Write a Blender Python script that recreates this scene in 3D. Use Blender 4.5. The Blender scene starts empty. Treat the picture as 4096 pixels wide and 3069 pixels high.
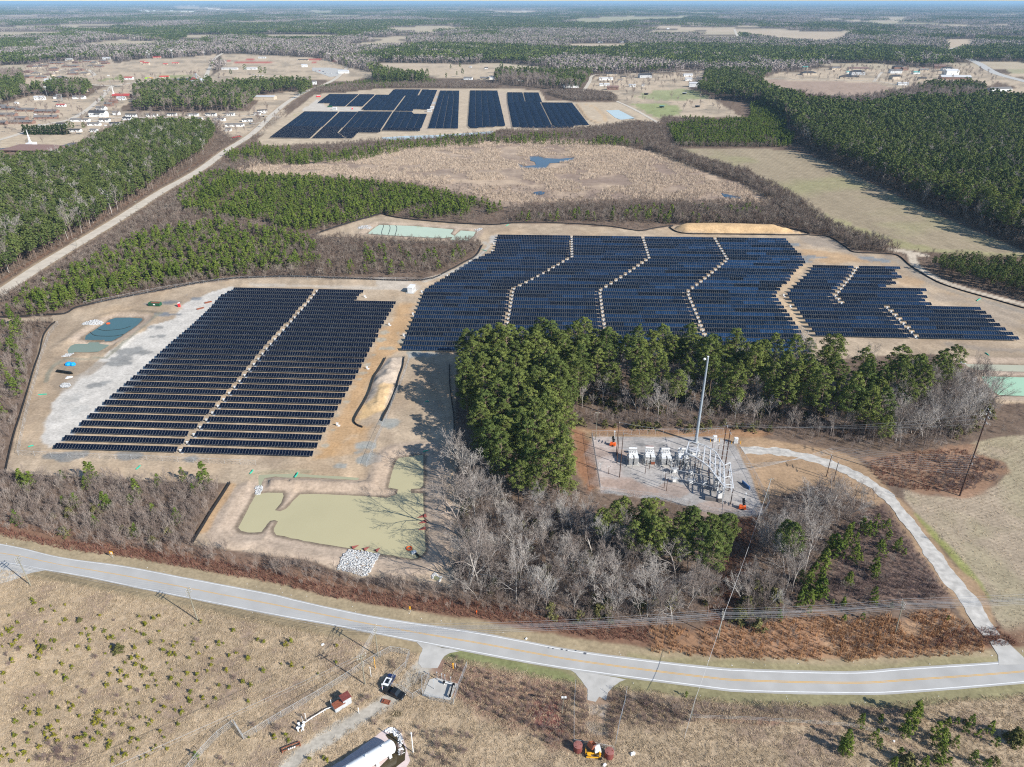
import bpy, math, random
import numpy as np
from mathutils import Vector, Matrix
random.seed(7)
rng = np.random.default_rng(7)
SC = bpy.context.scene
R = math.radians

# ------------------------------------------------------------------ camera, sky, sun, exposure
CAM_H = 150.0
FPX = 2840.0                      # focal length in photo pixels (photo is 4096 x 3069)
PITCH = math.atan(1530.5 / FPX)   # the horizon sits just above the top of the frame
cam = bpy.data.cameras.new("camera"); camo = bpy.data.objects.new("camera", cam)
SC.collection.objects.link(camo); SC.camera = camo
camo.location = (0, 0, CAM_H); camo.rotation_euler = (math.pi / 2 - PITCH, 0, 0)
cam.sensor_fit = 'HORIZONTAL'; cam.sensor_width = 36.0; cam.lens = 36.0 * FPX / 4096
cam.clip_start = 1.0; cam.clip_end = 200000.0

SUN_EL = R(32.5); SUN_AZ = math.atan2(0.826, -0.563)     # clockwise from north (+Y)
w = bpy.data.worlds.new("World"); SC.world = w; w.use_nodes = True
nt = w.node_tree
sky = nt.nodes.new("ShaderNodeTexSky"); sky.sky_type = 'NISHITA'; sky.sun_disc = False
sky.sun_elevation = SUN_EL; sky.sun_rotation = SUN_AZ; sky.air_density = 1.2; sky.dust_density = 0.1; sky.ozone_density = 1.5
bg = nt.nodes["Background"]; bg.inputs["Strength"].default_value = 0.085
tn = nt.nodes.new("ShaderNodeVectorMath"); tn.operation = 'MULTIPLY'; tn.inputs[1].default_value = (0.86, 0.96, 1.10); nt.links.new(sky.outputs[0], tn.inputs[0]); nt.links.new(tn.outputs[0], bg.inputs[0])
sl = bpy.data.lights.new("sun", 'SUN'); sl.energy = 5.0; sl.angle = R(0.5); sl.color = (1.0, 0.965, 0.91)
so = bpy.data.objects.new("sun", sl); SC.collection.objects.link(so)
sdir = Vector((math.sin(SUN_AZ) * math.cos(SUN_EL), math.cos(SUN_AZ) * math.cos(SUN_EL), math.sin(SUN_EL)))
so.rotation_euler = sdir.to_track_quat('Z', 'Y').to_euler(); so.location = (0, 0, 300)
SC.view_settings.view_transform = 'Standard'; SC.view_settings.look = 'None'
SC.view_settings.exposure = 0.55; SC.view_settings.gamma = 1.0
cy = SC.cycles
cy.max_bounces = 5; cy.diffuse_bounces = 2; cy.glossy_bounces = 2; cy.transmission_bounces = 2; cy.volume_bounces = 0
cy.transparent_max_bounces = 4; cy.caustics_reflective = False; cy.caustics_refractive = False
cy.use_adaptive_sampling = False
cy.use_denoising = False; cy.pixel_filter_type = 'BLACKMAN_HARRIS'; cy.filter_width = 1.15
SC.cycles.sample_clamp_indirect = 4.0

# ------------------------------------------------------------------ survey: photo readings -> metres on the ground
CR = dict(a1=(0,0,2.011),a2=(1000,0,2.011),a3=(2000,0,2.011),a4=(3000,0,2.018),b1=(0,600,2.011),b2=(1000,600,2.011),
 b3=(2000,600,2.011),b4=(3000,600,2.018),c1=(0,1200,2.011),c2=(1000,1200,2.011),c3=(2000,1200,2.011),c4=(3000,1200,2.018),
 d1=(0,1800,2.011),d2=(1000,1800,2.011),e3=(2000,1700,2.011),e4=(3000,1700,2.018),f1=(0,2400,2.212),f2=(900,2400,2.212),
 f3=(1800,2400,2.212),f4=(2600,2300,2.155),f5=(3296,2300,1.2375),g=(2300,1650,1.589),o=(0,0,.54),s=(0,0,1.0),
 h1=(0,150,1.8157),h2=(500,150,1.8157),h3=(0,380,1.8157),h4=(600,380,1.8157),h5=(2300,250,1.8157),h6=(3000,200,1.1597),
 k=(1000,340,1.5888))
def P(c, pts, z=0.0):
    x0, y0, s = CR[c]; q = np.array(pts, float).reshape(-1, 2)
    a = (x0 + q[:, 0] / s - 2048) / FPX; b = -(y0 + q[:, 1] / s - 1534.5) / FPX
    t = (CAM_H - z) / (math.sin(PITCH) - b * math.cos(PITCH))
    return np.stack([a * t, (math.cos(PITCH) + b * math.sin(PITCH)) * t], 1)
def P1(c, x, y, z=0.0):
    return P(c, [(x, y)], z)[0]
def PJ(*segs):
    return np.concatenate([P(c, p) for c, p in segs])
def to_px(x, y, z=0.0):
    dz = z - CAM_H; dep = y * math.cos(PITCH) - dz * math.sin(PITCH); up = y * math.sin(PITCH) + dz * math.cos(PITCH)
    return 2048 + FPX * x / dep, 1534.5 - FPX * up / dep

# ------------------------------------------------------------------ numpy helpers
def _h(ix, iy, s):
    n = (ix.astype(np.int64) * 374761393 + iy.astype(np.int64) * 668265263 + s * 1274126177) & 0xFFFFFFFF
    n = ((n ^ (n >> 13)) * 1274126177) & 0xFFFFFFFF
    return ((n ^ (n >> 16)) & 0xFFFF) / 65535.0
def vn(x, y, s=0):
    ix = np.floor(x); iy = np.floor(y); fx = x - ix; fy = y - iy
    fx = fx * fx * (3 - 2 * fx); fy = fy * fy * (3 - 2 * fy)
    a = _h(ix, iy, s); b = _h(ix + 1, iy, s); c = _h(ix, iy + 1, s); d = _h(ix + 1, iy + 1, s)
    return (a * (1 - fx) + b * fx) * (1 - fy) + (c * (1 - fx) + d * fx) * fy
def fbm(x, y, sc, oc=4, s=0):
    v = 0; am = 1; tot = 0; f = 1.0 / sc
    for i in range(oc):
        v = v + am * vn(x * f + 17.3 * i, y * f - 9.1 * i, s + i); tot += am; am *= 0.55; f *= 2.07
    return v / tot
def inpoly(x, y, poly):
    inside = np.zeros(x.shape, bool)
    mn = poly.min(0); mx = poly.max(0)
    m = (x >= mn[0]) & (x <= mx[0]) & (y >= mn[1]) & (y <= mx[1])
    if not m.any(): return inside
    px = x[m]; py = y[m]; r = np.zeros(px.shape, bool); n = len(poly)
    for i in range(n):
        x1, y1 = poly[i]; x2, y2 = poly[(i + 1) % n]
        if y1 == y2: continue
        c = ((y1 > py) != (y2 > py)) & (px < (x2 - x1) * (py - y1) / (y2 - y1) + x1)
        r ^= c
    inside[m] = r
    return inside
def sdf(x, y, poly, marg=20.0, closed=True):
    """signed distance (metres), negative inside; 1e6 beyond the margin"""
    out = np.full(x.shape, 1e6); mn = poly.min(0) - marg; mx = poly.max(0) + marg
    m = (x >= mn[0]) & (x <= mx[0]) & (y >= mn[1]) & (y <= mx[1])
    if not m.any(): return out
    px = x[m]; py = y[m]; d2 = np.full(px.shape, 1e12); n = len(poly)
    for i in range(n if closed else n - 1):
        ax, ay = poly[i]; bx, by = poly[(i + 1) % n]; dx = bx - ax; dy = by - ay; L = dx * dx + dy * dy + 1e-9
        t = np.clip(((px - ax) * dx + (py - ay) * dy) / L, 0, 1)
        d2 = np.minimum(d2, (px - ax - t * dx) ** 2 + (py - ay - t * dy) ** 2)
    d = np.sqrt(d2)
    if closed: d[inpoly(px, py, poly)] *= -1
    out[m] = d
    return out
def sst(e0, e1, v):
    t = np.clip((v - e0) / (e1 - e0), 0, 1); return t * t * (3 - 2 * t)
def curve(pts, n=8):
    """Catmull-Rom through the points"""
    p = np.vstack([2 * pts[0] - pts[1], pts, 2 * pts[-1] - pts[-2]]); out = []
    for i in range(1, len(p) - 2):
        for k in range(n):
            t = k / n
            out.append(0.5 * (2 * p[i] + (p[i+1] - p[i-1]) * t + (2*p[i-1] - 5*p[i] + 4*p[i+1] - p[i+2]) * t*t + (3*p[i] - p[i-1] - 3*p[i+1] + p[i+2]) * t**3))
    out.append(p[-2]); return np.array(out)

# ------------------------------------------------------------------ object helpers
def link(o, parent=None):
    SC.collection.objects.link(o)
    if parent is not None: o.parent = parent
    return o
def tag(o, label=None, cat=None, group=None, kind=None):
    if label: o["label"] = label
    if cat: o["category"] = cat
    if group: o["group"] = group
    if kind: o["kind"] = kind
    return o
def mesh_np(name, v, f, mats, smooth=False, mi=None):
    """v: n x 3; f: m x k array of equal faces, or list"""
    me = bpy.data.meshes.new(name)
    v = np.asarray(v, np.float32)
    if isinstance(f, np.ndarray) and len(f):
        k = f.shape[1]; m = len(f)
        me.vertices.add(len(v)); me.vertices.foreach_set("co", v.ravel())
        me.loops.add(m * k); me.loops.foreach_set("vertex_index", f.astype(np.int32).ravel())
        me.polygons.add(m); me.polygons.foreach_set("loop_start", np.arange(0, m * k, k, dtype=np.int32))
        me.update(calc_edges=True)
    else:
        me.from_pydata([tuple(map(float, q)) for q in v], [], [tuple(map(int, q)) for q in f]); me.update()
    for m_ in (mats if isinstance(mats, (list, tuple)) else [mats]): me.materials.append(m_)
    if mi is not None: me.polygons.foreach_set("material_index", np.asarray(mi, np.int32))
    if smooth: me.polygons.foreach_set("use_smooth", np.ones(len(me.polygons), bool))
    return me
def obj(name, me, parent=None, loc=None, rz=None):
    o = bpy.data.objects.new(name, me)
    if loc is not None: o.location = loc
    if rz is not None: o.rotation_euler = (0, 0, rz)
    return link(o, parent)
def empty(name, loc, rz=0.0):
    o = bpy.data.objects.new(name, None); o.location = loc; o.rotation_euler = (0, 0, rz); o.empty_display_size = 0.3
    return link(o)
class MB:
    """collects simple solids and links them as one mesh"""
    def __init__(s): s.v = []; s.f = []; s.m = []
    def add(s, v, f, mi=0):
        n = len(s.v); s.v += [tuple(q) for q in v]; s.f += [tuple(i + n for i in q) for q in f]; s.m += [mi] * len(f); return s
    def box(s, c, d, rz=0.0, mi=0, taper=1.0, M=None):
        x, y, z = d[0] / 2, d[1] / 2, d[2] / 2; vs = []
        for sz in (-1, 1):
            k = taper if sz > 0 else 1.0
            for sx, sy in ((-1, -1), (1, -1), (1, 1), (-1, 1)):
                px, py = sx * x * k, sy * y * k
                p = Vector((c[0] + px * math.cos(rz) - py * math.sin(rz), c[1] + px * math.sin(rz) + py * math.cos(rz), c[2] + sz * z))
                vs.append(M @ p if M else p)
        return s.add(vs, [(3, 2, 1, 0), (4, 5, 6, 7), (0, 1, 5, 4), (1, 2, 6, 5), (2, 3, 7, 6), (3, 0, 4, 7)], mi)
    def bar(s, a, b, r0, r1=None, n=6, mi=0, cap=True):
        a = Vector(a); b = Vector(b); r1 = r0 if r1 is None else r1; d = (b - a).normalized()
        u = d.orthogonal().normalized(); w_ = d.cross(u); vs = []
        for p, r in ((a, r0), (b, r1)):
            for i in range(n):
                t = 2 * math.pi * i / n; vs.append(p + u * (r * math.cos(t)) + w_ * (r * math.sin(t)))
        fs = [(i, (i + 1) % n, n + (i + 1) % n, n + i) for i in range(n)]
        if cap: fs += [tuple(range(n - 1, -1, -1)), tuple(range(n, 2 * n))]
        return s.add(vs, fs, mi)
    def tube(s, pts, r, n=5, mi=0):
        for a, b in zip(pts[:-1], pts[1:]): s.bar(a, b, r, r, n, mi)
        return s
    def lathe(s, prof, c=(0, 0, 0), n=16, mi=0, axis='z'):
        vs = []; k = len(prof)
        for r, z in prof:
            for i in range(n):
                t = 2 * math.pi * i / n; q = (r * math.cos(t), r * math.sin(t), z)
                if axis == 'x': q = (z, r * math.cos(t), r * math.sin(t))
                if axis == 'y': q = (r * math.sin(t), z, r * math.cos(t))
                vs.append((c[0] + q[0], c[1] + q[1], c[2] + q[2]))
        fs = [(j * n + i, j * n + (i + 1) % n, (j + 1) * n + (i + 1) % n, (j + 1) * n + i) for j in range(k - 1) for i in range(n)]
        fs += [tuple(range(n - 1, -1, -1)), tuple(range((k - 1) * n, k * n))]
        return s.add(vs, fs, mi)
    def prism(s, outline, z0, z1, mi=0, rev=False):
        n = len(outline); vs = [(x, y, z0) for x, y in outline] + [(x, y, z1) for x, y in outline]
        return s.add(vs, [tuple(range(n - 1, -1, -1)), tuple(range(n, 2 * n))] + [(i, (i + 1) % n, n + (i + 1) % n, n + i) for i in range(n)], mi)
    def side(s, outline, y0, y1, mi=0):
        """outline in x,z extruded along y"""
        n = len(outline); vs = [(x, y0, z) for x, z in outline] + [(x, y1, z) for x, z in outline]
        return s.add(vs, [tuple(range(n)), tuple(range(2 * n - 1, n - 1, -1))] + [(i, n + i, n + (i + 1) % n, (i + 1) % n) for i in range(n)], mi)
    def mesh(s, name, mats, smooth=False):
        return mesh_np(name, s.v, s.f, mats, smooth, s.m)
    def build(s, name, mats, parent=None, loc=None, rz=None, smooth=False):
        return obj(name, s.mesh(name, mats, smooth), parent, loc, rz)

# ------------------------------------------------------------------ materials
def mat(name, col, rough=0.8, metal=0.0, spec=0.3, noise=0.0, nscale=3.0, rand=0.0, emit=None):
    m = bpy.data.materials.new(name); m.use_nodes = True; nt = m.node_tree; b = nt.nodes["Principled BSDF"]
    b.inputs["Base Color"].default_value = (*col, 1); b.inputs["Roughness"].default_value = rough
    b.inputs["Metallic"].default_value = metal; b.inputs["Specular IOR Level"].default_value = spec
    src = None
    if noise > 0:
        g = nt.nodes.new("ShaderNodeNewGeometry"); n = nt.nodes.new("ShaderNodeTexNoise"); n.inputs["Scale"].default_value = nscale
        n.inputs["Detail"].default_value = 4.0; nt.links.new(g.outputs["Position"], n.inputs["Vector"])
        mr = nt.nodes.new("ShaderNodeMapRange"); mr.inputs["From Min"].default_value = 0.3; mr.inputs["From Max"].default_value = 0.7
        mr.inputs["To Min"].default_value = 1 - noise; mr.inputs["To Max"].default_value = 1 + noise * 0.6
        nt.links.new(n.outputs["Fac"], mr.inputs["Value"]); src = mr.outputs[0]
    if rand > 0:
        oi = nt.nodes.new("ShaderNodeObjectInfo"); mr = nt.nodes.new("ShaderNodeMapRange")
        mr.inputs["To Min"].default_value = 1 - rand; mr.inputs["To Max"].default_value = 1 + rand
        nt.links.new(oi.outputs["Random"], mr.inputs["Value"])
        if src is not None:
            mu = nt.nodes.new("ShaderNodeMath"); mu.operation = 'MULTIPLY'; nt.links.new(src, mu.inputs[0]); nt.links.new(mr.outputs[0], mu.inputs[1]); src = mu.outputs[0]
        else: src = mr.outputs[0]
    if src is not None:
        vm = nt.nodes.new("ShaderNodeVectorMath"); vm.operation = 'SCALE'; vm.inputs[0].default_value = col
        nt.links.new(src, vm.inputs["Scale"]); nt.links.new(vm.outputs[0], b.inputs["Base Color"])
    return m
def leafmat(name, c1, c2, trans=0.0, nsc=0.35, dark=0.62):
    """matte foliage: hue runs c1..c2 from plant to plant, small patches vary inside a plant"""
    m = bpy.data.materials.new(name); m.use_nodes = True; nt = m.node_tree; nt.nodes.remove(nt.nodes["Principled BSDF"])
    out = nt.nodes["Material Output"]; d = nt.nodes.new("ShaderNodeBsdfDiffuse")
    oi = nt.nodes.new("ShaderNodeObjectInfo"); mx = nt.nodes.new("ShaderNodeMix"); mx.data_type = 'RGBA'
    mx.inputs[6].default_value = (*c1, 1); mx.inputs[7].default_value = (*c2, 1); nt.links.new(oi.outputs["Random"], mx.inputs[0])
    g = nt.nodes.new("ShaderNodeNewGeometry"); n = nt.nodes.new("ShaderNodeTexNoise"); n.inputs["Scale"].default_value = nsc; n.inputs["Detail"].default_value = 2.0
    nt.links.new(g.outputs["Position"], n.inputs["Vector"])
    mr = nt.nodes.new("ShaderNodeMapRange"); mr.inputs["From Min"].default_value = 0.3; mr.inputs["From Max"].default_value = 0.7
    mr.inputs["To Min"].default_value = dark; mr.inputs["To Max"].default_value = 1.25; nt.links.new(n.outputs["Fac"], mr.inputs["Value"])
    vm = nt.nodes.new("ShaderNodeVectorMath"); vm.operation = 'SCALE'; nt.links.new(mx.outputs[2], vm.inputs[0]); nt.links.new(mr.outputs[0], vm.inputs["Scale"])
    nt.links.new(vm.outputs[0], d.inputs["Color"])
    if trans > 0:
        t = nt.nodes.new("ShaderNodeBsdfTranslucent"); nt.links.new(vm.outputs[0], t.inputs["Color"]); ms = nt.nodes.new("ShaderNodeMixShader")
        ms.inputs[0].default_value = trans; nt.links.new(d.outputs[0], ms.inputs[1]); nt.links.new(t.outputs[0], ms.inputs[2]); nt.links.new(ms.outputs[0], out.inputs["Surface"])
    else: nt.links.new(d.outputs[0], out.inputs["Surface"])
    return m
def groundmat():
    m = bpy.data.materials.new("ground"); m.use_nodes = True; nt = m.node_tree; nt.nodes.remove(nt.nodes["Principled BSDF"])
    out = nt.nodes["Material Output"]; d = nt.nodes.new("ShaderNodeBsdfDiffuse"); a = nt.nodes.new("ShaderNodeAttribute"); a.attribute_name = "soil"
    g = nt.nodes.new("ShaderNodeNewGeometry"); cur = None
    for sc, lo, hi in ((0.9, 0.80, 1.2), (0.13, 0.85, 1.14)):
        n = nt.nodes.new("ShaderNodeTexNoise"); n.inputs["Scale"].default_value = sc; n.inputs["Detail"].default_value = 5.0; n.inputs["Roughness"].default_value = 0.65
        nt.links.new(g.outputs["Position"], n.inputs["Vector"]); mr = nt.nodes.new("ShaderNodeMapRange")
        mr.inputs["From Min"].default_value = 0.32; mr.inputs["From Max"].default_value = 0.68; mr.inputs["To Min"].default_value = lo; mr.inputs["To Max"].default_value = hi
        nt.links.new(n.outputs["Fac"], mr.inputs["Value"])
        vm = nt.nodes.new("ShaderNodeVectorMath"); vm.operation = 'SCALE'; nt.links.new(cur or a.outputs["Color"], vm.inputs[0]); nt.links.new(mr.outputs[0], vm.inputs["Scale"]); cur = vm.outputs[0]
    nt.links.new(cur, d.inputs["Color"])
    nt.links.new(d.outputs[0], out.inputs["Surface"]); return m
M_GROUND = groundmat()
M = {}
M['asphalt'] = mat('asphalt', (0.405, 0.392, 0.365), 0.9, noise=0.12, nscale=0.16)
M['asphalt_dark'] = mat('asphalt_dark', (0.10, 0.11, 0.13), 0.9, noise=0.15, nscale=0.2)
M['old_asphalt'] = mat('old_asphalt', (0.54, 0.475, 0.385), 0.95, noise=0.16, nscale=0.2)
M['concrete'] = mat('concrete', (0.46, 0.44, 0.40), 0.9, noise=0.16, nscale=0.35)
M['line_white'] = mat('line_white', (0.72, 0.72, 0.70), 0.8, noise=0.12, nscale=0.8)
M['line_yellow'] = mat('line_yellow', (0.60, 0.36, 0.10), 0.8, noise=0.12, nscale=0.8)
M['gravel'] = mat('gravel', (0.50, 0.48, 0.44), 0.95, noise=0.3, nscale=0.6)
M['white_paint'] = mat('white_paint', (0.74, 0.74, 0.72), 0.55, noise=0.08, nscale=1.2)
M['galv'] = mat('galvanised_steel', (0.50, 0.52, 0.53), 0.5, metal=0.15, noise=0.1, nscale=2)
M['grey_metal'] = mat('grey_metal', (0.36, 0.37, 0.37), 0.5, metal=0.3, noise=0.1, nscale=2)
M['wood_pole'] = mat('wood_pole', (0.27, 0.25, 0.19), 0.9, noise=0.2, nscale=2)
M['brown_pole'] = mat('brown_pole', (0.085, 0.045, 0.032), 0.8, noise=0.2, nscale=2)
M['wire'] = mat('wire', (0.38, 0.38, 0.38), 0.5, metal=0.2)
M['rust'] = mat('rust', (0.26, 0.085, 0.045), 0.9, noise=0.35, nscale=2.5)
M['rust_red'] = mat('rust_red', (0.20, 0.055, 0.045), 0.8, noise=0.3, nscale=2.0)
M['black'] = mat('black_plastic', (0.012, 0.012, 0.013), 0.6)
M['black_fabric'] = mat('black_fabric', (0.02, 0.018, 0.018), 0.9, noise=0.3, nscale=1)
M['orange'] = mat('orange_paint', (0.75, 0.12, 0.02), 0.5)
M['yellow'] = mat('yellow_paint', (0.80, 0.40, 0.02), 0.5)
M['green_paint'] = mat('green_paint', (0.02, 0.10, 0.05), 0.6, noise=0.2, nscale=1)
M['teal_tarp'] = mat('teal_plastic', (0.03, 0.42, 0.28), 0.6)
M['blue_tarp'] = mat('blue_tarp', (0.01, 0.32, 0.75), 0.45, noise=0.25, nscale=3)
M['red'] = mat('red_paint', (0.62, 0.03, 0.04), 0.5)
M['red_roof'] = mat('red_roof', (0.42, 0.07, 0.06), 0.6, noise=0.12, nscale=0.5)
M['brick'] = mat('brick', (0.25, 0.15, 0.115), 0.9, noise=0.2, nscale=1.5)
M['tan_wall'] = mat('tan_wall', (0.52, 0.44, 0.34), 0.9, noise=0.1, nscale=1)
M['roof_grey'] = mat('roof_grey', (0.17, 0.16, 0.155), 0.9, noise=0.15, nscale=1)
M['roof_dark'] = mat('roof_dark', (0.055, 0.055, 0.06), 0.85, noise=0.2, nscale=1)
M['roof_pale'] = mat('roof_pale', (0.50, 0.50, 0.50), 0.6, noise=0.1, nscale=1)
M['roof_brown'] = mat('roof_brown', (0.21, 0.135, 0.115), 0.9, noise=0.12, nscale=0.6)
M['roof_teal'] = mat('roof_teal', (0.10, 0.33, 0.30), 0.5)
M['glass'] = mat('window_glass', (0.02, 0.025, 0.03), 0.1, spec=0.6)
M['rubber'] = mat('rubber', (0.015, 0.015, 0.015), 0.9)
M['car_black'] = mat('car_black', (0.012, 0.013, 0.014), 0.25, spec=0.5, noise=0.3, nscale=1.5)
M['car_blue'] = mat('car_blue', (0.015, 0.03, 0.10), 0.25, spec=0.5)
M['car_white'] = mat('car_white', (0.75, 0.75, 0.75), 0.3, spec=0.5)
M['car_red'] = mat('car_red', (0.4, 0.03, 0.03), 0.3, spec=0.5)
M['stone'] = mat('stone', (0.50, 0.50, 0.49), 0.95, noise=0.3, nscale=1.5)
M['insul'] = mat('porcelain', (0.55, 0.53, 0.50), 0.4)
M['pipe_black'] = mat('black_pipe', (0.015, 0.017, 0.016), 0.5)
M['pink_line'] = mat('faded_membrane', (0.62, 0.50, 0.46), 0.8, noise=0.1, nscale=1)
def watermat(name, col, rough=0.12, spec=0.4):
    m = mat(name, col, rough, spec=spec, noise=0.05, nscale=0.05); nt = m.node_tree; b = nt.nodes["Principled BSDF"]
    n = nt.nodes.new("ShaderNodeTexNoise"); n.inputs["Scale"].default_value = 1.2; n.inputs["Detail"].default_value = 2
    g = nt.nodes.new("ShaderNodeNewGeometry"); nt.links.new(g.outputs["Position"], n.inputs["Vector"])
    bm = nt.nodes.new("ShaderNodeBump"); bm.inputs["Strength"].default_value = 0.12; bm.inputs["Distance"].default_value = 0.05
    nt.links.new(n.outputs["Fac"], bm.inputs["Height"]); nt.links.new(bm.outputs[0], b.inputs["Normal"])
    return m

# ------------------------------------------------------------------ outlines of the land
MAIN_N = PJ(('s', [(-900,2085),(-450,2120)]),('d1',[(0,760),(500,870),(1000,940),(1500,1035),(2212,1170)]),('f2',[(600,0),(1300,150),(2200,290)]),('f3',[(650,370),(1200,470),(2212,595)]),('f4',[(850,825),(1724,845)]),('f5',[(400,467),(990,427)]),('s',[(4500,2600),(5000,2530)]))
MAIN_S = PJ(('s', [(-900,2190),(-450,2222)]),('s',[(0,2250)]),('d1',[(370,965),(700,1020),(1200,1125),(2212,1325)]),('f2',[(900,210),(1700,365),(2212,462)]),('f3',[(1000,600),(2212,762)]),('f4',[(850,1000),(1724,1018)]),('f5',[(400,577),(990,530)]),('s',[(4500,2680),(5000,2605)]))
cN = curve(MAIN_N, 10); cS = curve(MAIN_S, 10)
def resample(c, n):
    d = np.r_[0, np.cumsum(np.linalg.norm(np.diff(c, axis=0), axis=1))]; t = np.linspace(0, d[-1], n)
    return np.stack([np.interp(t, d, c[:, 0]), np.interp(t, d, c[:, 1])], 1)
cN = resample(cN, 160); cS = resample(cS, 160); cC = (cN + cS) / 2
NW_ROAD = curve(PJ(('b1',[(-700,1600),(-60,1190),(330,932),(700,710),(1000,528),(1300,335),(1500,225),(1660,125),(1820,5)]),('a2',[(20,1075),(200,905),(320,810),(450,738),(600,680),(700,625),(780,545)])), 6)
DRIVE = curve(PJ(('c4',[(-60,1215)]),('e4',[(0,205),(250,218),(450,258),(600,300),(780,370),(930,450),(1045,525),(1130,600),(1240,735),(1360,885),(1480,1050),(1630,1260)]),('f5',[(715,120),(770,220),(830,300)])), 6)
TRACK_R = curve(PJ(('b4',[(1130,800),(1290,840),(1330,920),(1450,1010),(1700,1110),(2212,1250),(2700,1390)])), 5)
TOWN_ROADS = [(P('a1',[(-250,1180),(0,1125),(180,1070),(380,1000),(560,962),(700,885),(800,800),(850,750),(905,690)]),8),
 (P('a1',[(700,680),(905,690),(1100,665),(1370,640),(1620,640),(1680,560),(1730,470),(1790,430)]),9),
 (P('a1',[(560,965),(900,950),(1500,945),(1900,935),(2120,930),(2250,945)]),6),
 (P('a1',[(700,960),(1000,1000),(1500,985),(1950,1000),(2120,985)]),5),
 (P('a1',[(640,570),(700,560),(760,600),(720,620)]),7), (P('a1',[(350,640),(500,560),(640,560)]),6),
 (P('a3',[(600,800),(670,735),(720,660),(765,602),(1000,597),(1300,580),(1700,555)]),7),
 (P('a4',[(2700,780),(2212,655),(1980,590),(1850,515),(1750,470)]),20), (P('a4',[(1590,405),(1680,385),(1790,365)]),20),
 (P('a4',[(1000,660),(1040,610),(1070,580)]),6), (P('a4',[(0,630),(500,645),(1000,655),(1200,690)]),5),
 (P('a3',[(1885,235),(1910,290),(1950,350),(1990,380)]),12), (P('a3',[(1330,1190),(1440,1150),(1490,1110),(1440,1080)]),5),
 (P('a3',[(940,815),(1060,870),(1170,930),(1275,990)]),5)]
SITE = PJ(('c1',[(-700,120),(0,150),(400,135),(560,90)]),('b1',[(640,1270),(900,1205),(1300,1135),(1600,1075),(1900,1038)]),('b2',[(0,1032),(330,1025),(780,1040),(1380,1050),(1600,970),(1700,920),(1820,860),(1870,765),(1830,737),(1300,742),(930,712),(500,692),(830,582),(1050,522),(1300,560),(1650,592),(1950,607)]),
 ('b3',[(0,598),(250,588),(400,592),(900,622),(1140,654),(1390,612),(1450,603),(2212,612)]),('b4',[(300,632),(480,685),(640,700),(780,790),(840,828),(1000,838),(1190,852),(1300,942),(1500,1062),(1700,1132),(2212,1275),(2800,1450)]),
 ('c4',[(2800,900),(2212,835),(2000,842),(1900,745),(1830,640),(1720,520),(1640,500)]),('o',[(2030,765),(1850,772),(1700,785),(1400,775),(1010,775),(985,800),(985,1000),(992,1100),(992,1180),(978,1230)]),
 ('d2',[(1640,1120),(1500,1085),(1400,1065),(1100,1022),(900,1035),(700,970),(500,890),(100,842),(-450,755)]),('d1',[(1550,750),(1850,270),(1500,257),(600,225),(200,207),(40,190)]),('c1',[(45,1395),(100,1180),(170,900),(250,600),(330,300),(445,185),(400,165),(0,185),(-700,200)]))
SITE2 = PJ(('a2',[(100,1170),(60,1120),(350,890),(520,760),(760,745),(1030,715),(1500,712),(2212,720)]),('a3',[(320,730),(370,810),(600,818),(960,820),(1250,985),(1100,970),(940,1000),(700,1030),(300,1050),(0,1045)]),('a2',[(1950,1075),(1500,1112),(1150,1130),(900,1140),(700,1160)]))
GRAVEL1 = P('o',[(370,690),(400,655),(450,632),(505,618),(505,650),(440,720),(330,800),(230,880),(150,945),(105,968),(90,955),(95,915),(110,870),(150,825),(205,785),(262,745),(330,705)])
YARD = P('g',[(105,152),(560,158),(880,158),(1010,185),(1060,290),(1130,430),(1185,590),(1195,650),(1040,662),(850,640),(590,560),(165,510)])
MOWN = PJ(('e3',[(560,20),(1000,45),(1900,60),(2212,60)]),('e4',[(60,90),(330,150),(700,215),(860,262),(1100,470),(1300,690),(1420,850),(1600,1060),(1950,1413)]),('f5',[(820,180),(960,360),(860,440),(790,360),(700,230),(590,60)]),('e4',[(1560,1330),(1400,1100),(1250,900),(1100,700),(900,620),(560,480),(300,560),(80,640),(-120,600)]),('e3',[(1700,800),(1700,600),(850,540),(700,500),(600,300)]))
ROW_CUT = PJ(('e3',[(1900,760),(2140,740),(2070,950),(2010,1150),(1900,1413)]),('f4',[(700,250),(620,440),(480,440),(560,250),(580,0)]))
FIELD_R = PJ(('e4',[(2300,60),(2212,80),(1960,110),(1790,150),(1780,230),(2060,300),(2090,370),(1980,490),(1700,590),(1450,570),(1230,520),(1250,600),(1400,780),(1560,960),(1750,1180),(1930,1413)]),('f5',[(800,100),(830,180),(880,270),(985,360),(1100,400),(1500,360)]),('e4',[(3200,1000),(3200,100)]))
FIELD_1 = PJ(('a3',[(1380,1195),(1800,1192),(2212,1192)]),('b4',[(180,0),(330,5),(450,35),(700,140),(950,260),(1200,380),(1450,500),(1700,605),(2212,822),(2600,980),(2600,900),(2212,868),(1700,830),(1400,828),(1200,802),(1050,742),(830,682),(620,590),(420,430),(220,320),(0,200)]),('b3',[(2000,180),(1600,85)]))
MARSH = P('o',[(490,372),(560,345),(640,345),(700,352),(760,336),(860,312),(940,305),(1130,298),(1290,303),(1350,320),(1440,335),(1520,365),(1600,400),(1680,430),(1700,455),(1600,450),(1500,440),(1390,430),(1240,435),(1120,440),(1060,430),(1000,412),(900,398),(760,388),(640,382),(560,378)])
SOUTH = np.vstack([cS[::4], P('s',[(5200,2900),(4800,3900),(-700,3900),(-1500,2600),(-1300,2300)])])
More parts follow.
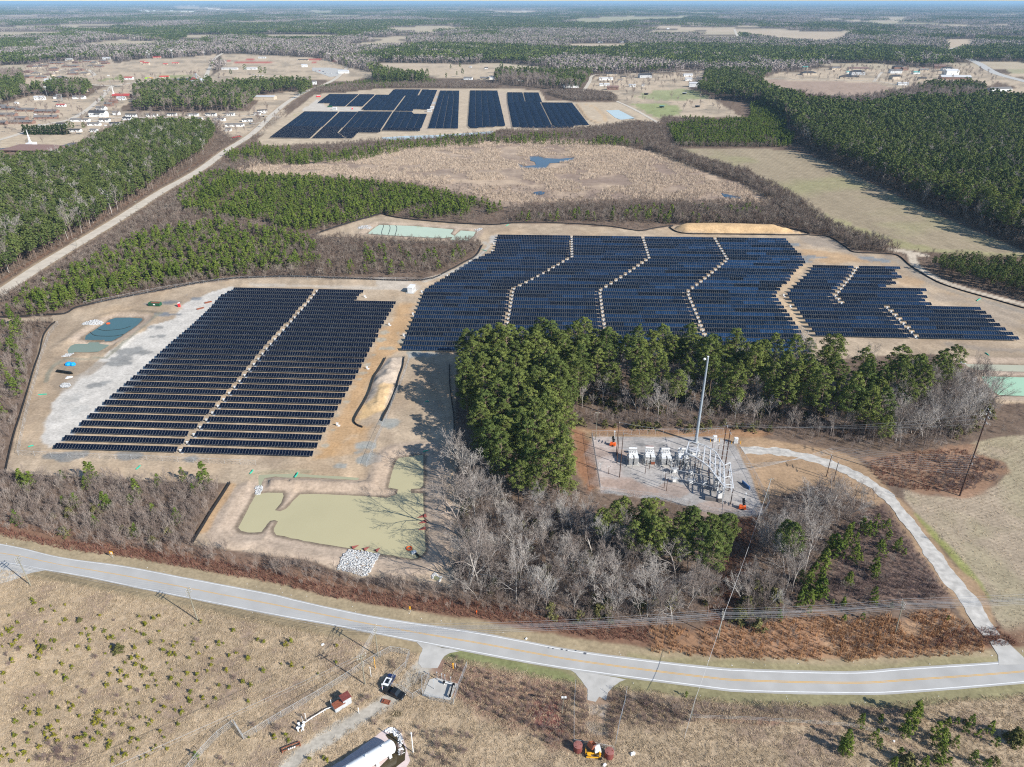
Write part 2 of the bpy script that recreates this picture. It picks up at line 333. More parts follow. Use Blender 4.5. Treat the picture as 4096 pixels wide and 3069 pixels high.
TOWN = [P('a1',[(190,560),(230,520),(420,500),(900,478),(930,512),(1100,480),(1500,462),(1745,438),(1700,600),(1640,645),(1300,655),(900,690),(760,690),(700,650),(500,640),(380,665),(200,690)]),
 P('a1',[(-300,900),(0,850),(150,800),(300,765),(560,790),(690,790),(830,700),(1050,668),(1080,700),(1090,800),(960,870),(1000,900),(1500,905),(2000,895),(2300,880),(2300,1010),(2212,1060),(1950,1120),(1800,1090),(1750,1000),(1100,945),(900,1000),(760,1080),(600,1130),(490,1200),(0,1240),(-300,1260)]),
 P('a1',[(1780,432),(2000,438),(2212,448),(2600,470),(2640,490),(2800,540),(3000,590),(2990,620),(2800,655),(2500,640),(2300,640),(2050,640),(1700,680),(1690,620),(1790,560)]),
 P('a2',[(100,770),(300,740),(430,745),(300,850),(150,960),(0,1090),(-60,960),(0,880)]),
 P('a2',[(1000,520),(1100,508),(1600,515),(1950,520),(1975,560),(1960,640),(1500,625),(1300,580),(1040,560)]),
 P('a3',[(680,740),(700,680),(760,612),(1000,600),(1300,592),(1640,572),(1640,650),(1500,700),(1560,740),(1680,780),(1800,850),(1930,945),(1700,948),(1290,940),(1270,990),(1150,930),(940,815),(930,760),(850,735)]),
 P('a4',[(90,640),(240,585),(420,580),(600,545),(800,545),(1040,560),(1360,545),(1730,540),(1850,580),(2000,620),(1960,700),(1780,655),(1500,660),(1300,700),(1200,730),(1140,730),(900,780),(530,768),(200,705)]),
 P('a4',[(1890,780),(1960,720),(2080,715),(2300,700),(2300,760),(2000,790),(1920,815)]), P('a4',[(1730,540),(1740,520),(2000,590),(2212,640),(2400,700),(2400,760),(2212,720),(2100,690),(1960,640)])]
TOWN_FIELD = P('a4',[(110,645),(500,655),(1000,668),(1180,720),(1100,735),(900,778),(700,772),(530,762),(330,735),(180,690)])
PASTURE = P('a3',[(1050,835),(1300,830),(1420,850),(1460,880),(1420,930),(1270,950),(1200,920)])
PASTURE2 = P('a3',[(1080,780),(1250,730),(1450,715),(1600,740),(1700,790),(1500,810),(1250,805)])
FAR_FIELDS = [P('a3',[(620,152),(900,135),(1500,128),(1520,148),(1100,160),(870,178),(620,182)]), P('a3',[(455,362),(720,348),(1085,352),(1000,375),(700,382)]), P('a4',[(-80,238),(390,250),(790,265),(790,300),(640,330),(380,320),(0,280)]),
 P('a4',[(940,176),(1100,180),(1540,190),(1400,200),(1000,196)]), P('a4',[(1560,318),(1830,315),(1800,365),(1640,400),(1590,405)]), P('a4',[(1905,192),(2140,196),(2130,205),(1910,202)]),
 P('a2',[(410,85),(670,88),(660,106),(520,106)]), P('a2',[(1550,80),(1690,86),(1680,94),(1560,92)]), P('a2',[(1930,80),(2300,92),(2300,104),(1930,94)]), P('a1',[(1100,84),(1580,84),(1580,98),(1120,98)]), P('a1',[(1410,42),(1600,44),(1600,72),(1420,76)]), P('a1',[(1640,62),(1980,78),(1980,92),(1650,80)]), P('a2',[(560,122),(900,125),(840,135),(560,132)]),
 P('a2',[(1040,508),(1600,515),(1600,540),(1050,530)]), P('a3',[(1430,212),(1860,232),(1990,250),(1900,262),(1000,215)]), P('a4',[(2060,560),(2400,570),(2400,600),(2130,600)]), P('a1',[(0,128),(200,118),(330,132),(300,140),(20,140)]), P('a4',[(2080,590),(2400,610),(2400,640),(2100,615)])]
TOPW = P('a1',[(1430,380),(1700,382),(1740,420),(1480,440)])

# ponds: name, colour, outline, depth of bank, label
POND_T = P('c1',[(930,140),(1040,138),(1140,145),(1145,156),(1100,200),(1060,228),(990,275),(925,325),(870,332),(800,336),(715,333),(710,325),(655,318),(680,290),(720,262),(780,225),(850,180),(880,155)])
POND_T2 = P('c1',[(720,336),(795,338),(800,348),(880,358),(865,370),(790,412),(700,418),(600,415),(560,435),(540,440),(548,418),(540,400),(570,365),(600,350),(700,348)])
POND_M = P('d2',[(1195,60),(1300,45),(1395,35),(1395,280),(1370,303),(1298,308),(1288,325),(1300,342),(1390,345),(1400,500),(1405,650),(1412,800),(1392,835),(1345,865),(1300,870),(1150,845),(1050,830),(950,815),(800,785),(550,745),(330,705),(212,678),(193,650),(195,620),(225,570),(200,558),(160,565),(130,600),(90,655),(0,660),(-71,645),(-96,620),(-21,470),(45,352),(140,338),(262,340),(272,365),(250,420),(215,460),(198,480),(240,488),(290,470),(340,410),(400,352),(500,348),(800,360),(1000,372),(1100,380),(1180,352),(1192,312),(1112,298),(1120,260),(1150,150),(1172,90)])
POND_D = P('d2',[(66,196),(200,190),(400,185),(470,195),(700,206),(885,220),(860,238),(600,222),(400,212),(330,222),(200,208),(120,222),(95,255),(88,300),(68,290)])
POND_2 = P('b2',[(1040,600),(1300,608),(1642,637),(1612,672),(1645,688),(1695,645),(1815,655),(1800,685),(1755,725),(1610,720),(1630,697),(1560,706),(1400,700),(1150,686),(945,671),(1000,625)])
POND_R1 = P('c4',[(1735,513),(2212,523),(2600,530),(2600,592),(2212,583),(2090,580),(1960,575),(1820,566),(1770,540)])
POND_R2 = P('c4',[(1870,612),(2212,620),(2600,628),(2600,780),(2212,770),(2010,763),(1960,730),(1900,670)])
POND_F = P('a3',[(852,887),(955,883),(1085,950),(970,962),(925,945)])
POND_F2 = P('a2',[(1055,1105),(1250,1092),(1500,1086),(1880,1060),(1960,1052),(1940,1072),(1500,1108),(1250,1121),(1080,1124)])
MP1 = P('b3',[(238,48),(300,45),(380,65),(480,70),(600,58),(592,78),(480,100),(400,105),(372,140),(330,150),(240,148),(160,140),(138,105),(190,128),(290,122),(280,95),(240,82)])
MP2 = P('b3',[(262,345),(280,335),(330,330),(362,340),(350,355),(300,362)])
MP3 = P('b3',[(1775,343),(1830,355),(1960,382),(1930,392),(1840,385),(1800,372)])
PONDS = [("pond",(0.060,0.125,0.125),POND_T,"teal settling pond with floating baffles beside the pale gravel lot"),("pond",(0.20,0.24,0.17),POND_T2,"small murky green pond below the teal settling pond"),
 ("pond",(0.45,0.40,0.235),POND_M,"large olive green retention pond beside the road woods"),("drainage_water",(0.36,0.35,0.22),POND_D,"thin strip of muddy water above the olive pond"),
 ("pond",(0.50,0.57,0.40),POND_2,"pale mint green pond north of the middle brush patch"),("pond",(0.45,0.43,0.30),POND_R1,"pale tan pond strip at the right edge"),
 ("pond",(0.36,0.54,0.36),POND_R2,"mint green pond at the right edge under the tan strip"),("pond",(0.50,0.55,0.54),POND_F,"pale grey pond beside the far solar field"),("pond",(0.48,0.53,0.52),POND_F2,"pale water strip in front of the far solar field"),
 ("marsh_pool",(0.005,0.02,0.05),MP1,"blue open pool in the reed marsh"),("marsh_pool",(0.005,0.02,0.05),MP2,"small round blue pool in the marsh"),("marsh_pool",(0.006,0.02,0.045),MP3,"narrow blue pool at the marsh edge")]
MOUND = PJ(('c2',[(1110,470),(1235,462),(1225,540),(1195,620),(1165,720),(1130,800),(1090,880),(1030,890),(960,880),(920,840),(960,740),(1000,620),(1060,540)]))
MOUND2 = PJ(('b3',[(1400,632),(1470,606),(1700,604),(2212,618)]),('b4',[(250,640),(430,678),(0,676)]),('b3',[(1700,672),(1480,664)]))
BERM_D = P('d2',[(130,225),(300,215),(600,230),(880,245),(1000,255),(1080,310),(1180,330),(1050,355),(700,345),(300,330),(130,320)])

# ------------------------------------------------------------------ the ground: one relief sheet, split by land use
step = 6
xs = np.arange(-1000, 5101, step, dtype=float); ys = np.r_[np.linspace(3900, 3200, 60), np.arange(3190, 24, -step), np.array([20, 16, 13, 10.5, 8.5, 7, 6.2])]
gx, gy = np.meshgrid(xs, ys); GP = P('s', np.stack([gx.ravel(), gy.ravel()], 1)); X = GP[:, 0].copy(); Y = GP[:, 1].copy()
pxm = Y / FPX * 1.1 + 0.05                      # metres per photo pixel
N = len(X)
wn1 = fbm(X, Y, 6.0, 3, 11) - 0.5; wn2 = fbm(X, Y, 26.0, 3, 23) - 0.5; big = fbm(X, Y, 90.0, 4, 5); mid = fbm(X, Y, 14.0, 4, 31); fin = fbm(X, Y, 3.0, 3, 41)
col = np.zeros((N, 3)); zone = np.zeros(N, np.int8)
def C(*c): return np.array(c)
def put(wt, c):
    global col
    wt = wt[:, None]; c = np.asarray(c, float)
    col = col * (1 - wt) + c * wt
def region(poly, c, zid=None, soft=1.0, jit=3.0, amt=1.0, marg=20.0):
    d = sdf(X, Y, poly, marg) + wn1 * jit + wn2 * jit * 0.6
    wt = amt * (1 - sst(-0.5, 0.5, d / (soft + pxm * 2)))
    put(wt, c)
    if zid is not None: zone[wt > 0.5 * amt] = zid
    return d
def line(pts, half, c, zid=None, soft=0.6, jit=0.8, amt=1.0):
    d = sdf(X, Y, pts, half + 20, closed=False) - half + wn1 * jit
    wt = amt * (1 - sst(-0.5, 0.5, d / (soft + pxm)))
    put(wt, c)
    if zid is not None: zone[wt > 0.5] = zid
    return d
base = np.outer(0.75 + 0.5 * mid, C(0.150, 0.108, 0.080)) + np.outer(big, C(0.02, 0.012, 0.008)) + np.outer(np.clip(fin - 0.5, 0, 1), C(0.16, 0.13, 0.10))
col[:] = base
far = sst(900, 2500, Y); put(far * 0.6, C(0.10, 0.09, 0.075))
fcl = fbm(X, Y * 0.8, 500, 3, 301); put(np.where(Y > 1900, sst(0.655, 0.67, fcl), 0), np.outer(0.85 + 0.3 * big, C(0.42, 0.35, 0.25)))
# marsh
mk = np.clip((fbm(X, Y, 22, 4, 77) - 0.40) * 3.2, 0, 1)
d = region(MARSH, np.outer(mk, C(0.47, 0.355, 0.25)) + np.outer(1 - mk, C(0.27, 0.20, 0.155)), 1, soft=14, jit=34, marg=40)
region(P('b1',[(850,680),(1100,690),(1080,740),(900,760)]), C(0.40,0.31,0.24), None, 6, 10, 0.8)
for q in ([(1500,560),(1900,600),(2050,800),(1900,1000),(1700,880),(1550,760)],):
    region(P('b1', q), np.outer(mk, C(0.42, 0.32, 0.24)) + np.outer(1 - mk, C(0.26, 0.19, 0.14)), None, 8, 18, 0.8)
region(P('b2',[(80,190),(400,170),(1200,200),(1700,280),(2212,300),(2212,500),(1900,400),(1200,250),(400,220),(150,230)]), C(0.40,0.30,0.22), 1, 8, 16, 0.7)
region(P('a2',[(0,1300),(800,1250),(1500,1180),(2212,1200),(2212,1420),(0,1420)]), np.outer(mk, C(0.44,0.34,0.25)) + np.outer(1-mk, C(0.28,0.21,0.16)), 1, 10, 24, 0.8)
# towns and far fields
tanc = np.outer(0.85 + 0.3 * mid, C(0.47, 0.375, 0.27)); tk = np.clip((fbm(X, Y, 45, 4, 88) - 0.5) * 4, 0, 0.75)[:, None]; tanc = tanc * (1 - tk) + tk * C(0.27, 0.225, 0.17)
for t in TOWN: region(t, tanc, 2, 4, 10)
region(PASTURE, np.outer(0.8 + 0.4 * mid, C(0.26, 0.29, 0.13)), 2, 8, 16, 0.9); region(PASTURE2, np.outer(0.8 + 0.4 * mid, C(0.26, 0.29, 0.14)), 2, 12, 26, 0.8)
region(TOWN_FIELD, np.outer(0.85 + 0.3 * mid, C(0.35, 0.26, 0.20)), 3, 2, 4)
for i, t in enumerate(FAR_FIELDS): region(t, np.outer(0.9 + 0.2 * big, C(0.46, 0.37, 0.27) if i % 3 else C(0.34, 0.31, 0.20)), 3, 4, 12, marg=60)
region(P('a1',[(760,645),(1020,612),(1060,620),(990,640),(800,650)]), C(0.26,0.27,0.13), 2, 4, 4); region(P('a1',[(1260,605),(1540,600),(1560,620),(1300,628)]), C(0.28,0.29,0.14), 2, 4, 4)
region(P('a1',[(0,1100),(700,1090),(640,1150),(480,1190),(0,1190)]), np.outer(0.9+0.2*mid, C(0.46,0.37,0.26)), 2, 4, 4)
tr = P('a1',[(1830,492),(1900,482),(2100,476),(2300,474),(2600,480),(2700,490)]); line(tr, 5, C(0.42,0.12,0.10), 2, 1, 0)
line(P('a1',[(2700,490),(2500,505),(2200,504),(1900,502),(1830,492)]), 5, C(0.42,0.12,0.10), 2, 1, 0)
# fields
dv = P('b4',[(700,140),(1700,605)]); dv = (dv[1] - dv[0]) / np.linalg.norm(dv[1] - dv[0]); across = -X * dv[1] + Y * dv[0]
st = 0.5 + 0.5 * np.sin(across * 2 * np.pi / 5.2 + wn2 * 1.5); st2 = vn(across / 9.0, (X * dv[0] + Y * dv[1]) / 160, 3)
fcol = np.outer(0.82 + 0.16 * st + 0.2 * (st2 - 0.5), C(0.34, 0.275, 0.185)); gr = np.clip((fbm(X, Y, 60, 3, 91) - 0.5) * 3, 0, 0.7)
fcol = fcol * (1 - gr[:, None] * 0.6) + np.outer(gr * 0.6, C(0.27, 0.28, 0.12))
region(FIELD_1, fcol, 3, 1.5, 2.0)
region(P('b4',[(420,440),(640,600),(900,700),(1200,790),(1500,830),(2212,868),(2212,840),(1500,800),(1100,700),(700,560)]), C(0.30,0.29,0.13), None, 6, 12, 0.55)
a2_ = X * 0.42 + Y * 0.91; st = 0.5 + 0.5 * np.sin(a2_ * 2 * np.pi / 1.7 + wn2 * 10)
fr = np.outer(0.78 + 0.22 * st, C(0.40, 0.32, 0.23)); gr = np.clip((fbm(X, Y, 16, 4, 55) - 0.48) * 4, 0, 0.8)[:, None]
fr = fr * (1 - gr * 0.4) + gr * 0.4 * C(0.26, 0.25, 0.13)
region(FIELD_R, fr, 3, 1.2, 1.5)
line(P('e4',[(1320,730),(1450,860),(1600,1000),(1750,1180),(1900,1390)]), 1.6, C(0.27,0.28,0.09), None, 1.5, 1.5, 0.8)
# solar sites
sand = np.outer(0.72 + 0.52 * mid, C(0.43, 0.335, 0.235)); om = np.clip((fbm(X, Y, 30, 4, 71) - 0.47) * 4, 0, 1)[:, None]
sand = sand * (1 - om * 0.5) + om * 0.5 * C(0.44, 0.31, 0.19); trk = vn((X * 0.96 + Y * 0.28) / 2.2, (Y - X * 0.3) / 45, 19)[:, None]; sand = sand * (0.86 + 0.26 * trk); dk_ = np.clip((fbm(X, Y, 18, 4, 171) - 0.53) * 5, 0, 0.6)[:, None]; sand = sand * (1 - dk_) + dk_ * C(0.31, 0.235, 0.165)
dS = region(SITE, sand, 4, 0.8, 1.0); dS2 = region(SITE2, np.outer(0.85 + 0.3 * mid, C(0.46, 0.37, 0.265)), 4, 2, 4)
region(GRAVEL1, np.outer(0.86 + 0.25 * fin, C(0.53, 0.49, 0.43)), 5, 1.5, 4)
inS = dS < 0
def blot(c, pts, rgb, r=4, amt=0.9, jit=3.5, el=1.8):
    for x_, y_ in P(c, pts):
        rr = r * 0.55 * (0.6 + 0.8 * rng.random()); m = (np.abs(X - x_) < 4 * rr * el) & (np.abs(Y - y_) < 4 * rr)
        d = np.sqrt(((X - x_) / el) ** 2 + (Y - y_) ** 2) - rr + (wn1 + wn2) * jit * 1.6; wt = np.where(m, amt * (1 - sst(-0.6, 0.6, d)), 0); put(wt, rgb)
ORG = C(0.47, 0.285, 0.135)
region(PJ(('c2',[(1180,20),(1340,20),(1290,180),(1230,300),(1200,400),(1100,470),(1040,560),(960,700),(900,830),(850,960),(900,1040),(800,1170),(660,1260),(520,1290),(600,1100),(720,900),(840,650),(960,420),(1080,230)])), ORG, None, 5, 8, 0.75)
region(P('c2',[(820,1090),(1000,1000),(900,1240),(700,1300),(560,1260),(650,1150)]), ORG * 0.9, None, 4, 8, 0.6)
WET = C(0.36, 0.33, 0.26)
blot('c2',[(1150,110),(1140,165),(1100,200),(1130,390),(1060,390),(1000,440),(970,500),(940,520),(900,590),(880,640),(840,700),(780,820),(700,930),(670,1045),(600,1170),(1190,270),(1220,330),(1080,260),(1050,320)], WET, 2.6, 0.85, 2.5, 1.2)
blot('c2',[(1100,990),(1070,1010),(880,1190),(920,1170),(850,1230),(760,1350),(740,1330),(900,1280),(960,1280),(1350,430),(1450,430)], C(0.30,0.30,0.27), 4.5, 0.85, 4, 1.3)
blot('c1',[(1540,1285),(1830,1285),(1020,1250),(430,1250),(560,1250),(1280,225),(1270,290),(1200,425),(1040,415),(960,470),(930,515),(800,680),(1430,115),(1350,30),(1250,30)], C(0.20,0.20,0.19), 2.6, 0.8, 4, 2.0)
blot('b1',[(1380,1225),(1330,1225),(1590,1190),(1530,1170),(1390,1325),(1330,1325),(1180,1240)], C(0.17,0.18,0.19), 3.0, 0.85, 4, 2.2)
blot('c1',[(430,850),(520,830),(560,780),(480,930),(600,900)], C(0.40,0.38,0.34), 5, 0.6, 8, 1.2)
region(P('c1',[(480,470),(720,480),(800,520),(720,590),(560,620),(600,700),(500,760),(430,760),(470,600)]), C(0.27,0.21,0.15), None, 4, 12, 0.7)
line(P('c1',[(1290,105),(1200,95),(1050,85)]), 1.0, C(0.17,0.14,0.10), None, 1, 1.5, 0.7); line(P('c1',[(1290,105),(1170,200),(1000,350),(860,465),(700,475),(540,478),(430,530),(385,590),(372,655)]), 1.0, C(0.22,0.21,0.16), None, 1, 1.5, 0.8)
region(P('b2',[(0,1090),(400,1100),(900,1120),(1200,1130),(1400,1130),(1350,1080),(1200,1040),(1000,1030),(1020,1100),(0,1075)]), C(0.50,0.45,0.38), None, 2, 4, 0.6)
region(P('b4',[(330,690),(620,690),(760,790),(900,850),(1100,880),(1000,900),(700,800),(480,760),(380,720)]), C(0.28,0.235,0.19), None, 6, 12, 0.75)
region(P('b4',[(400,800),(700,830),(1000,900),(700,920),(560,900)]), ORG, None, 6, 10, 0.5); region(P('b4',[(1230,1000),(1400,1060),(1400,1110),(1150,1110)]), ORG * 0.95, None, 4, 10, 0.4)
region(P('b4',[(250,960),(450,930),(330,1100),(230,1160),(330,1260),(470,1413),(360,1413),(200,1180),(260,1050)]), C(0.52,0.38,0.24), None, 3, 5, 0.8)
blot('b4',[(480,900),(500,870),(350,765),(950,870),(1050,890),(1100,900)], C(0.22,0.24,0.25), 4, 0.85, 4, 2)
region(P('b4',[(1430,1150),(1700,1180),(2212,1300),(2212,1420),(1980,1400),(1800,1250),(1500,1230)]), C(0.33,0.27,0.21), None, 6, 14, 0.6)
line(P('b4',[(1120,860),(1200,900),(1350,1000),(1500,1090),(1700,1160),(2212,1310)]), 3.0, C(0.27,0.24,0.20), None, 1.5, 2.5, 0.6)
line(P('c4',[(1620,360),(1900,395),(2212,410),(2600,420)]), 2.5, C(0.26,0.22,0.18), None, 1.5, 3, 0.6)
line(P('b2',[(1400,1060),(1620,980),(1780,900),(1900,800),(1925,770),(1880,740),(1835,735)]), 1.5, C(0.45,0.42,0.36), None, 1, 1.5, 0.7)
region(P('b2',[(1930,690),(1990,685),(1975,740),(1930,750)]), C(0.48,0.47,0.44), None, 2, 3, 0.7)
# pond embankments paler and combed
for poly, wd in ((POND_M, 11), (POND_T, 6), (POND_2, 8), (POND_R1, 8), (POND_R2, 8)):
    dp = sdf(X, Y, poly, wd + 8); stp = 0.85 + 0.25 * vn(dp / 1.1, (X + Y) / 30, 8)
    put(np.where((dp > 0) & (inS), 0.6 * (1 - sst(wd * 0.6, wd, dp + wn2 * 4)), 0), np.outer(stp, C(0.475, 0.37, 0.285)))
    put(np.where(dp < 1.6, 0.8 * sst(1.6, 0.5, dp + wn1 * 1.2), 0), C(0.16, 0.125, 0.09))
line(P('d2',[(480,170),(300,175),(80,180),(0,200)]), 1.2, C(0.30,0.26,0.17), None, 1, 1.5, 0.6)
line(P('d2',[(-160,290),(-380,640)]), 1.8, C(0.50,0.30,0.14), None, 1.2, 1.5, 0.6)
region(MOUND, np.outer(0.8 + 0.4 * fin, C(0.44, 0.36, 0.28)), None, 1, 1.5); region(P('c2',[(1040,700),(1150,690),(1120,800),(1090,890),(950,930),(900,960),(860,1010),(920,850),(1000,800)]), C(0.56,0.38,0.19), None, 2, 3, 0.85)
region(MOUND2, np.outer(0.85 + 0.3 * fin, C(0.56, 0.375, 0.20)), None, 1, 1.5)
# far sites lanes
for q in ([(1520,725),(1480,800),(1440,900),(1395,1045)], [(2020,740),(2060,830),(2110,1020)]): line(P('a2', q), 7, C(0.45,0.36,0.27), None, 2, 4)
blot('a2',[(1510,780),(1480,830),(1450,880),(1420,980),(590,860),(520,885),(850,800)], C(0.40,0.46,0.48), 5, 0.8, 5, 1.4)
region(P('a2',[(420,880),(540,800),(620,860),(880,858),(890,890),(700,892),(430,892)]), C(0.52,0.48,0.42), None, 2, 5, 0.8); region(P('a2',[(340,930),(440,895),(300,950)]), C(0.33,0.33,0.14), None, 2, 4, 0.6)
line(P('a3',[(620,840),(700,950),(780,985),(850,975),(840,930),(760,860),(690,840)]), 3, C(0.50,0.36,0.22), None, 2, 3, 0.8)
line(P('a3',[(612,838),(700,960),(760,985)]), 2, C(0.18,0.13,0.09), None, 2, 3, 0.7)
# substation and its grounds
region(MOWN, np.outer(0.8 + 0.35 * mid, C(0.36, 0.245, 0.15)), 6, 1.5, 3); region(P('e3',[(560,10),(700,60),(800,480),(720,540),(620,300)]), C(0.27,0.135,0.075), 6, 2, 4, 0.9)
region(P('e3',[(580,15),(2200,50),(2212,90),(760,80)]), C(0.31,0.17,0.09), 6, 2, 4, 0.7)
region(ROW_CUT, np.outer(0.7 + 0.6 * mid, C(0.17, 0.095, 0.060)), None, 2, 5)
region(YARD, np.outer(0.70 + 0.35 * fin + 0.25 * mid, C(0.36, 0.335, 0.31)), 5, 0.5, 0.6); region(YARD, C(0.30, 0.22, 0.17), None, 4, 10, 0.0)
region(P('g',[(110,160),(330,170),(300,260),(280,480),(170,500)]), np.outer(0.85+0.3*fin, C(0.48,0.39,0.34)), None, 4, 8, 0.6)
blot('g',[(410,205),(550,205)], C(0.15,0.15,0.15), 3.0, 0.75, 2, 1.6); blot('g',[(300,470),(400,480),(180,440),(640,500),(230,260),(900,600)], C(0.33,0.24,0.19), 5, 0.6, 4, 1.6)
# north verge of the main road and tall red grass
dR = sdf(X, Y, np.vstack([cN, cS[::-1]]), 60); north = (~inpoly(X, Y, SOUTH)) & (dR > 0)
nr = north & (dS > 0.5)
put(np.where(nr, 0.9 * (1 - sst(9, 15, dR + wn2 * 6)), 0) * 1.0, np.outer(0.7 + 0.6 * mid, C(0.20, 0.115, 0.075)))
redz = P('f4',[(0,430),(400,470),(900,420),(1300,330),(1750,380),(2600,300),(2600,480),(2200,620),(1724,760),(850,730),(0,690)]); region(redz, np.outer(0.75 + 0.5 * mid, C(0.33, 0.195, 0.115)), None, 2, 5, 0.9)
region(P('f5',[(0,230),(300,215),(640,200),(740,260),(810,380),(700,400),(0,435)]), np.outer(0.75 + 0.5 * mid, C(0.37, 0.235, 0.14)), None, 2, 5, 0.9)
region(P('e4',[(820,720),(1080,640),(1200,820),(1400,1100),(1560,1330),(1640,1413),(600,1413),(700,1000)]), np.outer(0.75 + 0.5 * mid, C(0.18, 0.125, 0.10)), None, 3, 5, 0.9)
region(P('e4',[(900,260),(1500,180),(1800,160),(1780,240),(2060,300),(2080,370),(1980,490),(1700,580),(1450,560),(1100,480)]), np.outer(0.7 + 0.6 * mid, C(0.27, 0.165, 0.105)), None, 2, 5, 0.9)
put(np.where(north, 1 - sst(3.6, 5.0, dR + wn1 * 1.5), 0), np.outer(0.8 + 0.35 * mid, C(0.34, 0.27, 0.17))); put(np.where(north & (X > 30), 0.4 * (1 - sst(2.0, 4.0, dR + wn2 * 6)), 0), C(0.22, 0.22, 0.10))
# south of the road
gcol = np.outer(0.74 + 0.42 * fin + 0.3 * (mid - 0.5), C(0.43, 0.33, 0.22))
pr = np.clip((fbm(X, Y, 9, 4, 66) - 0.56) * 6, 0, 0.65)[:, None]; gcol = gcol * (1 - pr) + pr * C(0.25, 0.18, 0.14)
ds = region(SOUTH, gcol, 7, 0.4, 0.3, marg=60); zone[(ds < 0) & (Y > 260)] = 0
region(P('f3',[(-100,520),(150,560),(600,700),(1080,760),(1080,1260),(900,1330),(600,1100),(300,1000),(100,900),(-50,800)]), np.outer(0.7 + 0.6 * fin, C(0.24, 0.145, 0.105)), None, 3, 7, 0.85)
region(P('f3',[(720,930),(960,900),(1000,1100),(880,1200),(720,1120)]), np.outer(0.8 + 0.4 * fin, C(0.20, 0.065, 0.06)), None, 2, 5, 0.7)
region(P('f3',[(1110,700),(1560,800),(1500,1000),(1460,1300),(1110,1260)]), np.outer(0.7 + 0.6 * fin, C(0.27, 0.18, 0.125)), None, 2, 4, 0.8)
region(P('f4',[(-100,1010),(300,1060),(850,1060),(1724,1080),(2300,1050),(2300,1190),(1724,1270),(1000,1240),(300,1220),(-100,1180)]), np.outer(0.7+0.6*fin, C(0.19,0.135,0.10)), None, 1.5, 3, 0.9)
region(P('f4',[(400,1230),(1000,1250),(1724,1300),(2300,1480),(2250,1500),(1700,1330),(900,1280),(400,1250)]), C(0.24,0.14,0.10), None, 1, 1.5, 0.7)
region(P('f3',[(1560,830),(2212,1000),(2212,1080),(1540,1130),(1480,1000)]), np.outer(0.7+0.6*fin, C(0.19,0.135,0.10)), None, 2, 5, 0.7)
dRs = np.where(north, 1e6, dR)
put(np.where((dRs > 0), 0.85 * (1 - sst(3.2, 4.6, dRs + wn1 * 1.2)), 0), np.outer(0.8 + 0.35 * mid, C(0.30, 0.235, 0.14))); put(np.where((dRs > 0) & (X > -20), 0.55 * (1 - sst(3.2, 4.6, dRs + wn1 * 2)), 0), C(0.20, 0.205, 0.10))
region(P('f3',[(0,450),(100,440),(220,480),(600,560),(1000,640),(1110,680),(1120,740),(900,700),(500,580),(150,520),(0,490)]), C(0.20,0.22,0.09), None, 1, 1.5, 0.7)
line(P('f2',[(400,1620),(560,1480),(700,1340),(900,1220),(1120,1080),(1350,940),(1460,880),(1560,800),(1640,700),(1740,600)]), 1.9, np.outer(0.8 + 0.4 * fin, C(0.44, 0.41, 0.35)), 5, 1.2, 2.2, 0.8)
region(P('f3',[(1230,1090),(1420,1110),(1400,1200),(1260,1160)]), C(0.24,0.22,0.19), None, 1, 2, 0.7); region(P('f3',[(1200,920),(1400,930),(1360,1030),(1230,1010)]), C(0.37,0.33,0.29), None, 1, 2, 0.7)
for q, r_ in (((1520,1010), 1.6), ((1640,1005), 0.8), ((1450,1075), 1.2), ((1950,430), 0.8)): blot('f2', [q], C(0.05,0.045,0.02), r_, 0.9, 0.8, 1.4)
TRK = P('f2',[(400,1620),(560,1480),(700,1340),(900,1220),(1120,1080),(1350,940),(1460,880)])
# town roads are laid below as sheets; shoulders of the north-west road
line(NW_ROAD, 6.6, C(0.36, 0.27, 0.18), None, 1.5, 2.5, 0.8); line(NW_ROAD[:60], 4.2, C(0.26,0.25,0.11), None, 1, 2, 0.25)
lf = P('b1',[(0,1050),(150,960),(500,750),(900,500),(1350,240),(1700,40)]); line(lf, 1.6, C(0.26,0.13,0.075), None, 2, 3, 0.4)
line(TRACK_R, 2.6, np.outer(0.9 + 0.2 * mid, C(0.52,0.44,0.34)), None, 1.2, 1.5)
line(P('b4',[(1190,810),(1400,850)]), 4, C(0.52,0.44,0.34), None, 1, 1.5, 0.9)

# relief
Z = (fin - 0.5) * 0.10 + (mid - 0.5) * 0.15
for nm, c_, poly, lb in PONDS:
    dp = sdf(X, Y, poly, 16); marshy = nm == "marsh_pool"
    dep = np.where(dp < 0, -1.3 * np.clip(-dp / 2.5, 0, 1) - 0.25, np.where(dp < 3, -0.25 * (1 - dp / 3), 0))
    Z = np.where(dp < 3, dep, Z)
    if not marshy and nm == "pond": Z = Z + np.where(dp > 0, 0.55 * np.exp(-((dp - 6) / 2.6) ** 2), 0) * (inS | (dS2 < 0))
dm = sdf(X, Y, MOUND, 5); Z = Z + np.where(dm < 0, 2.6 * (1 - np.exp(-np.clip(-dm, 0, 9) / 2.6)) * (0.8 + 0.9 * wn1 + 0.8 * (fin - 0.5)), 0)
dm = sdf(X, Y, MOUND2, 5); Z = Z + np.where(dm < 0, 4.0 * (1 - np.exp(-np.clip(-dm, 0, 9) / 3.0)), 0)
dm = sdf(X, Y, BERM_D, 5); Z = Z + np.where(dm < 0, 1.1 * (1 - np.exp(-np.clip(-dm, 0, 9) / 2.0)), 0)
flat = sst(2.0, 6.0, np.abs(dR)) * np.where(dR < 0, 0, 1); Z = Z * np.where(np.abs(dR) < 1e5, np.clip(flat, 0, 1), 1)
dn = sdf(X, Y, NW_ROAD, 12, closed=False); Z = Z * sst(4.5, 8, dn); dn = sdf(X, Y, YARD, 4); Z = np.where(dn < 1, 0, Z)
Z = Z - 0.03
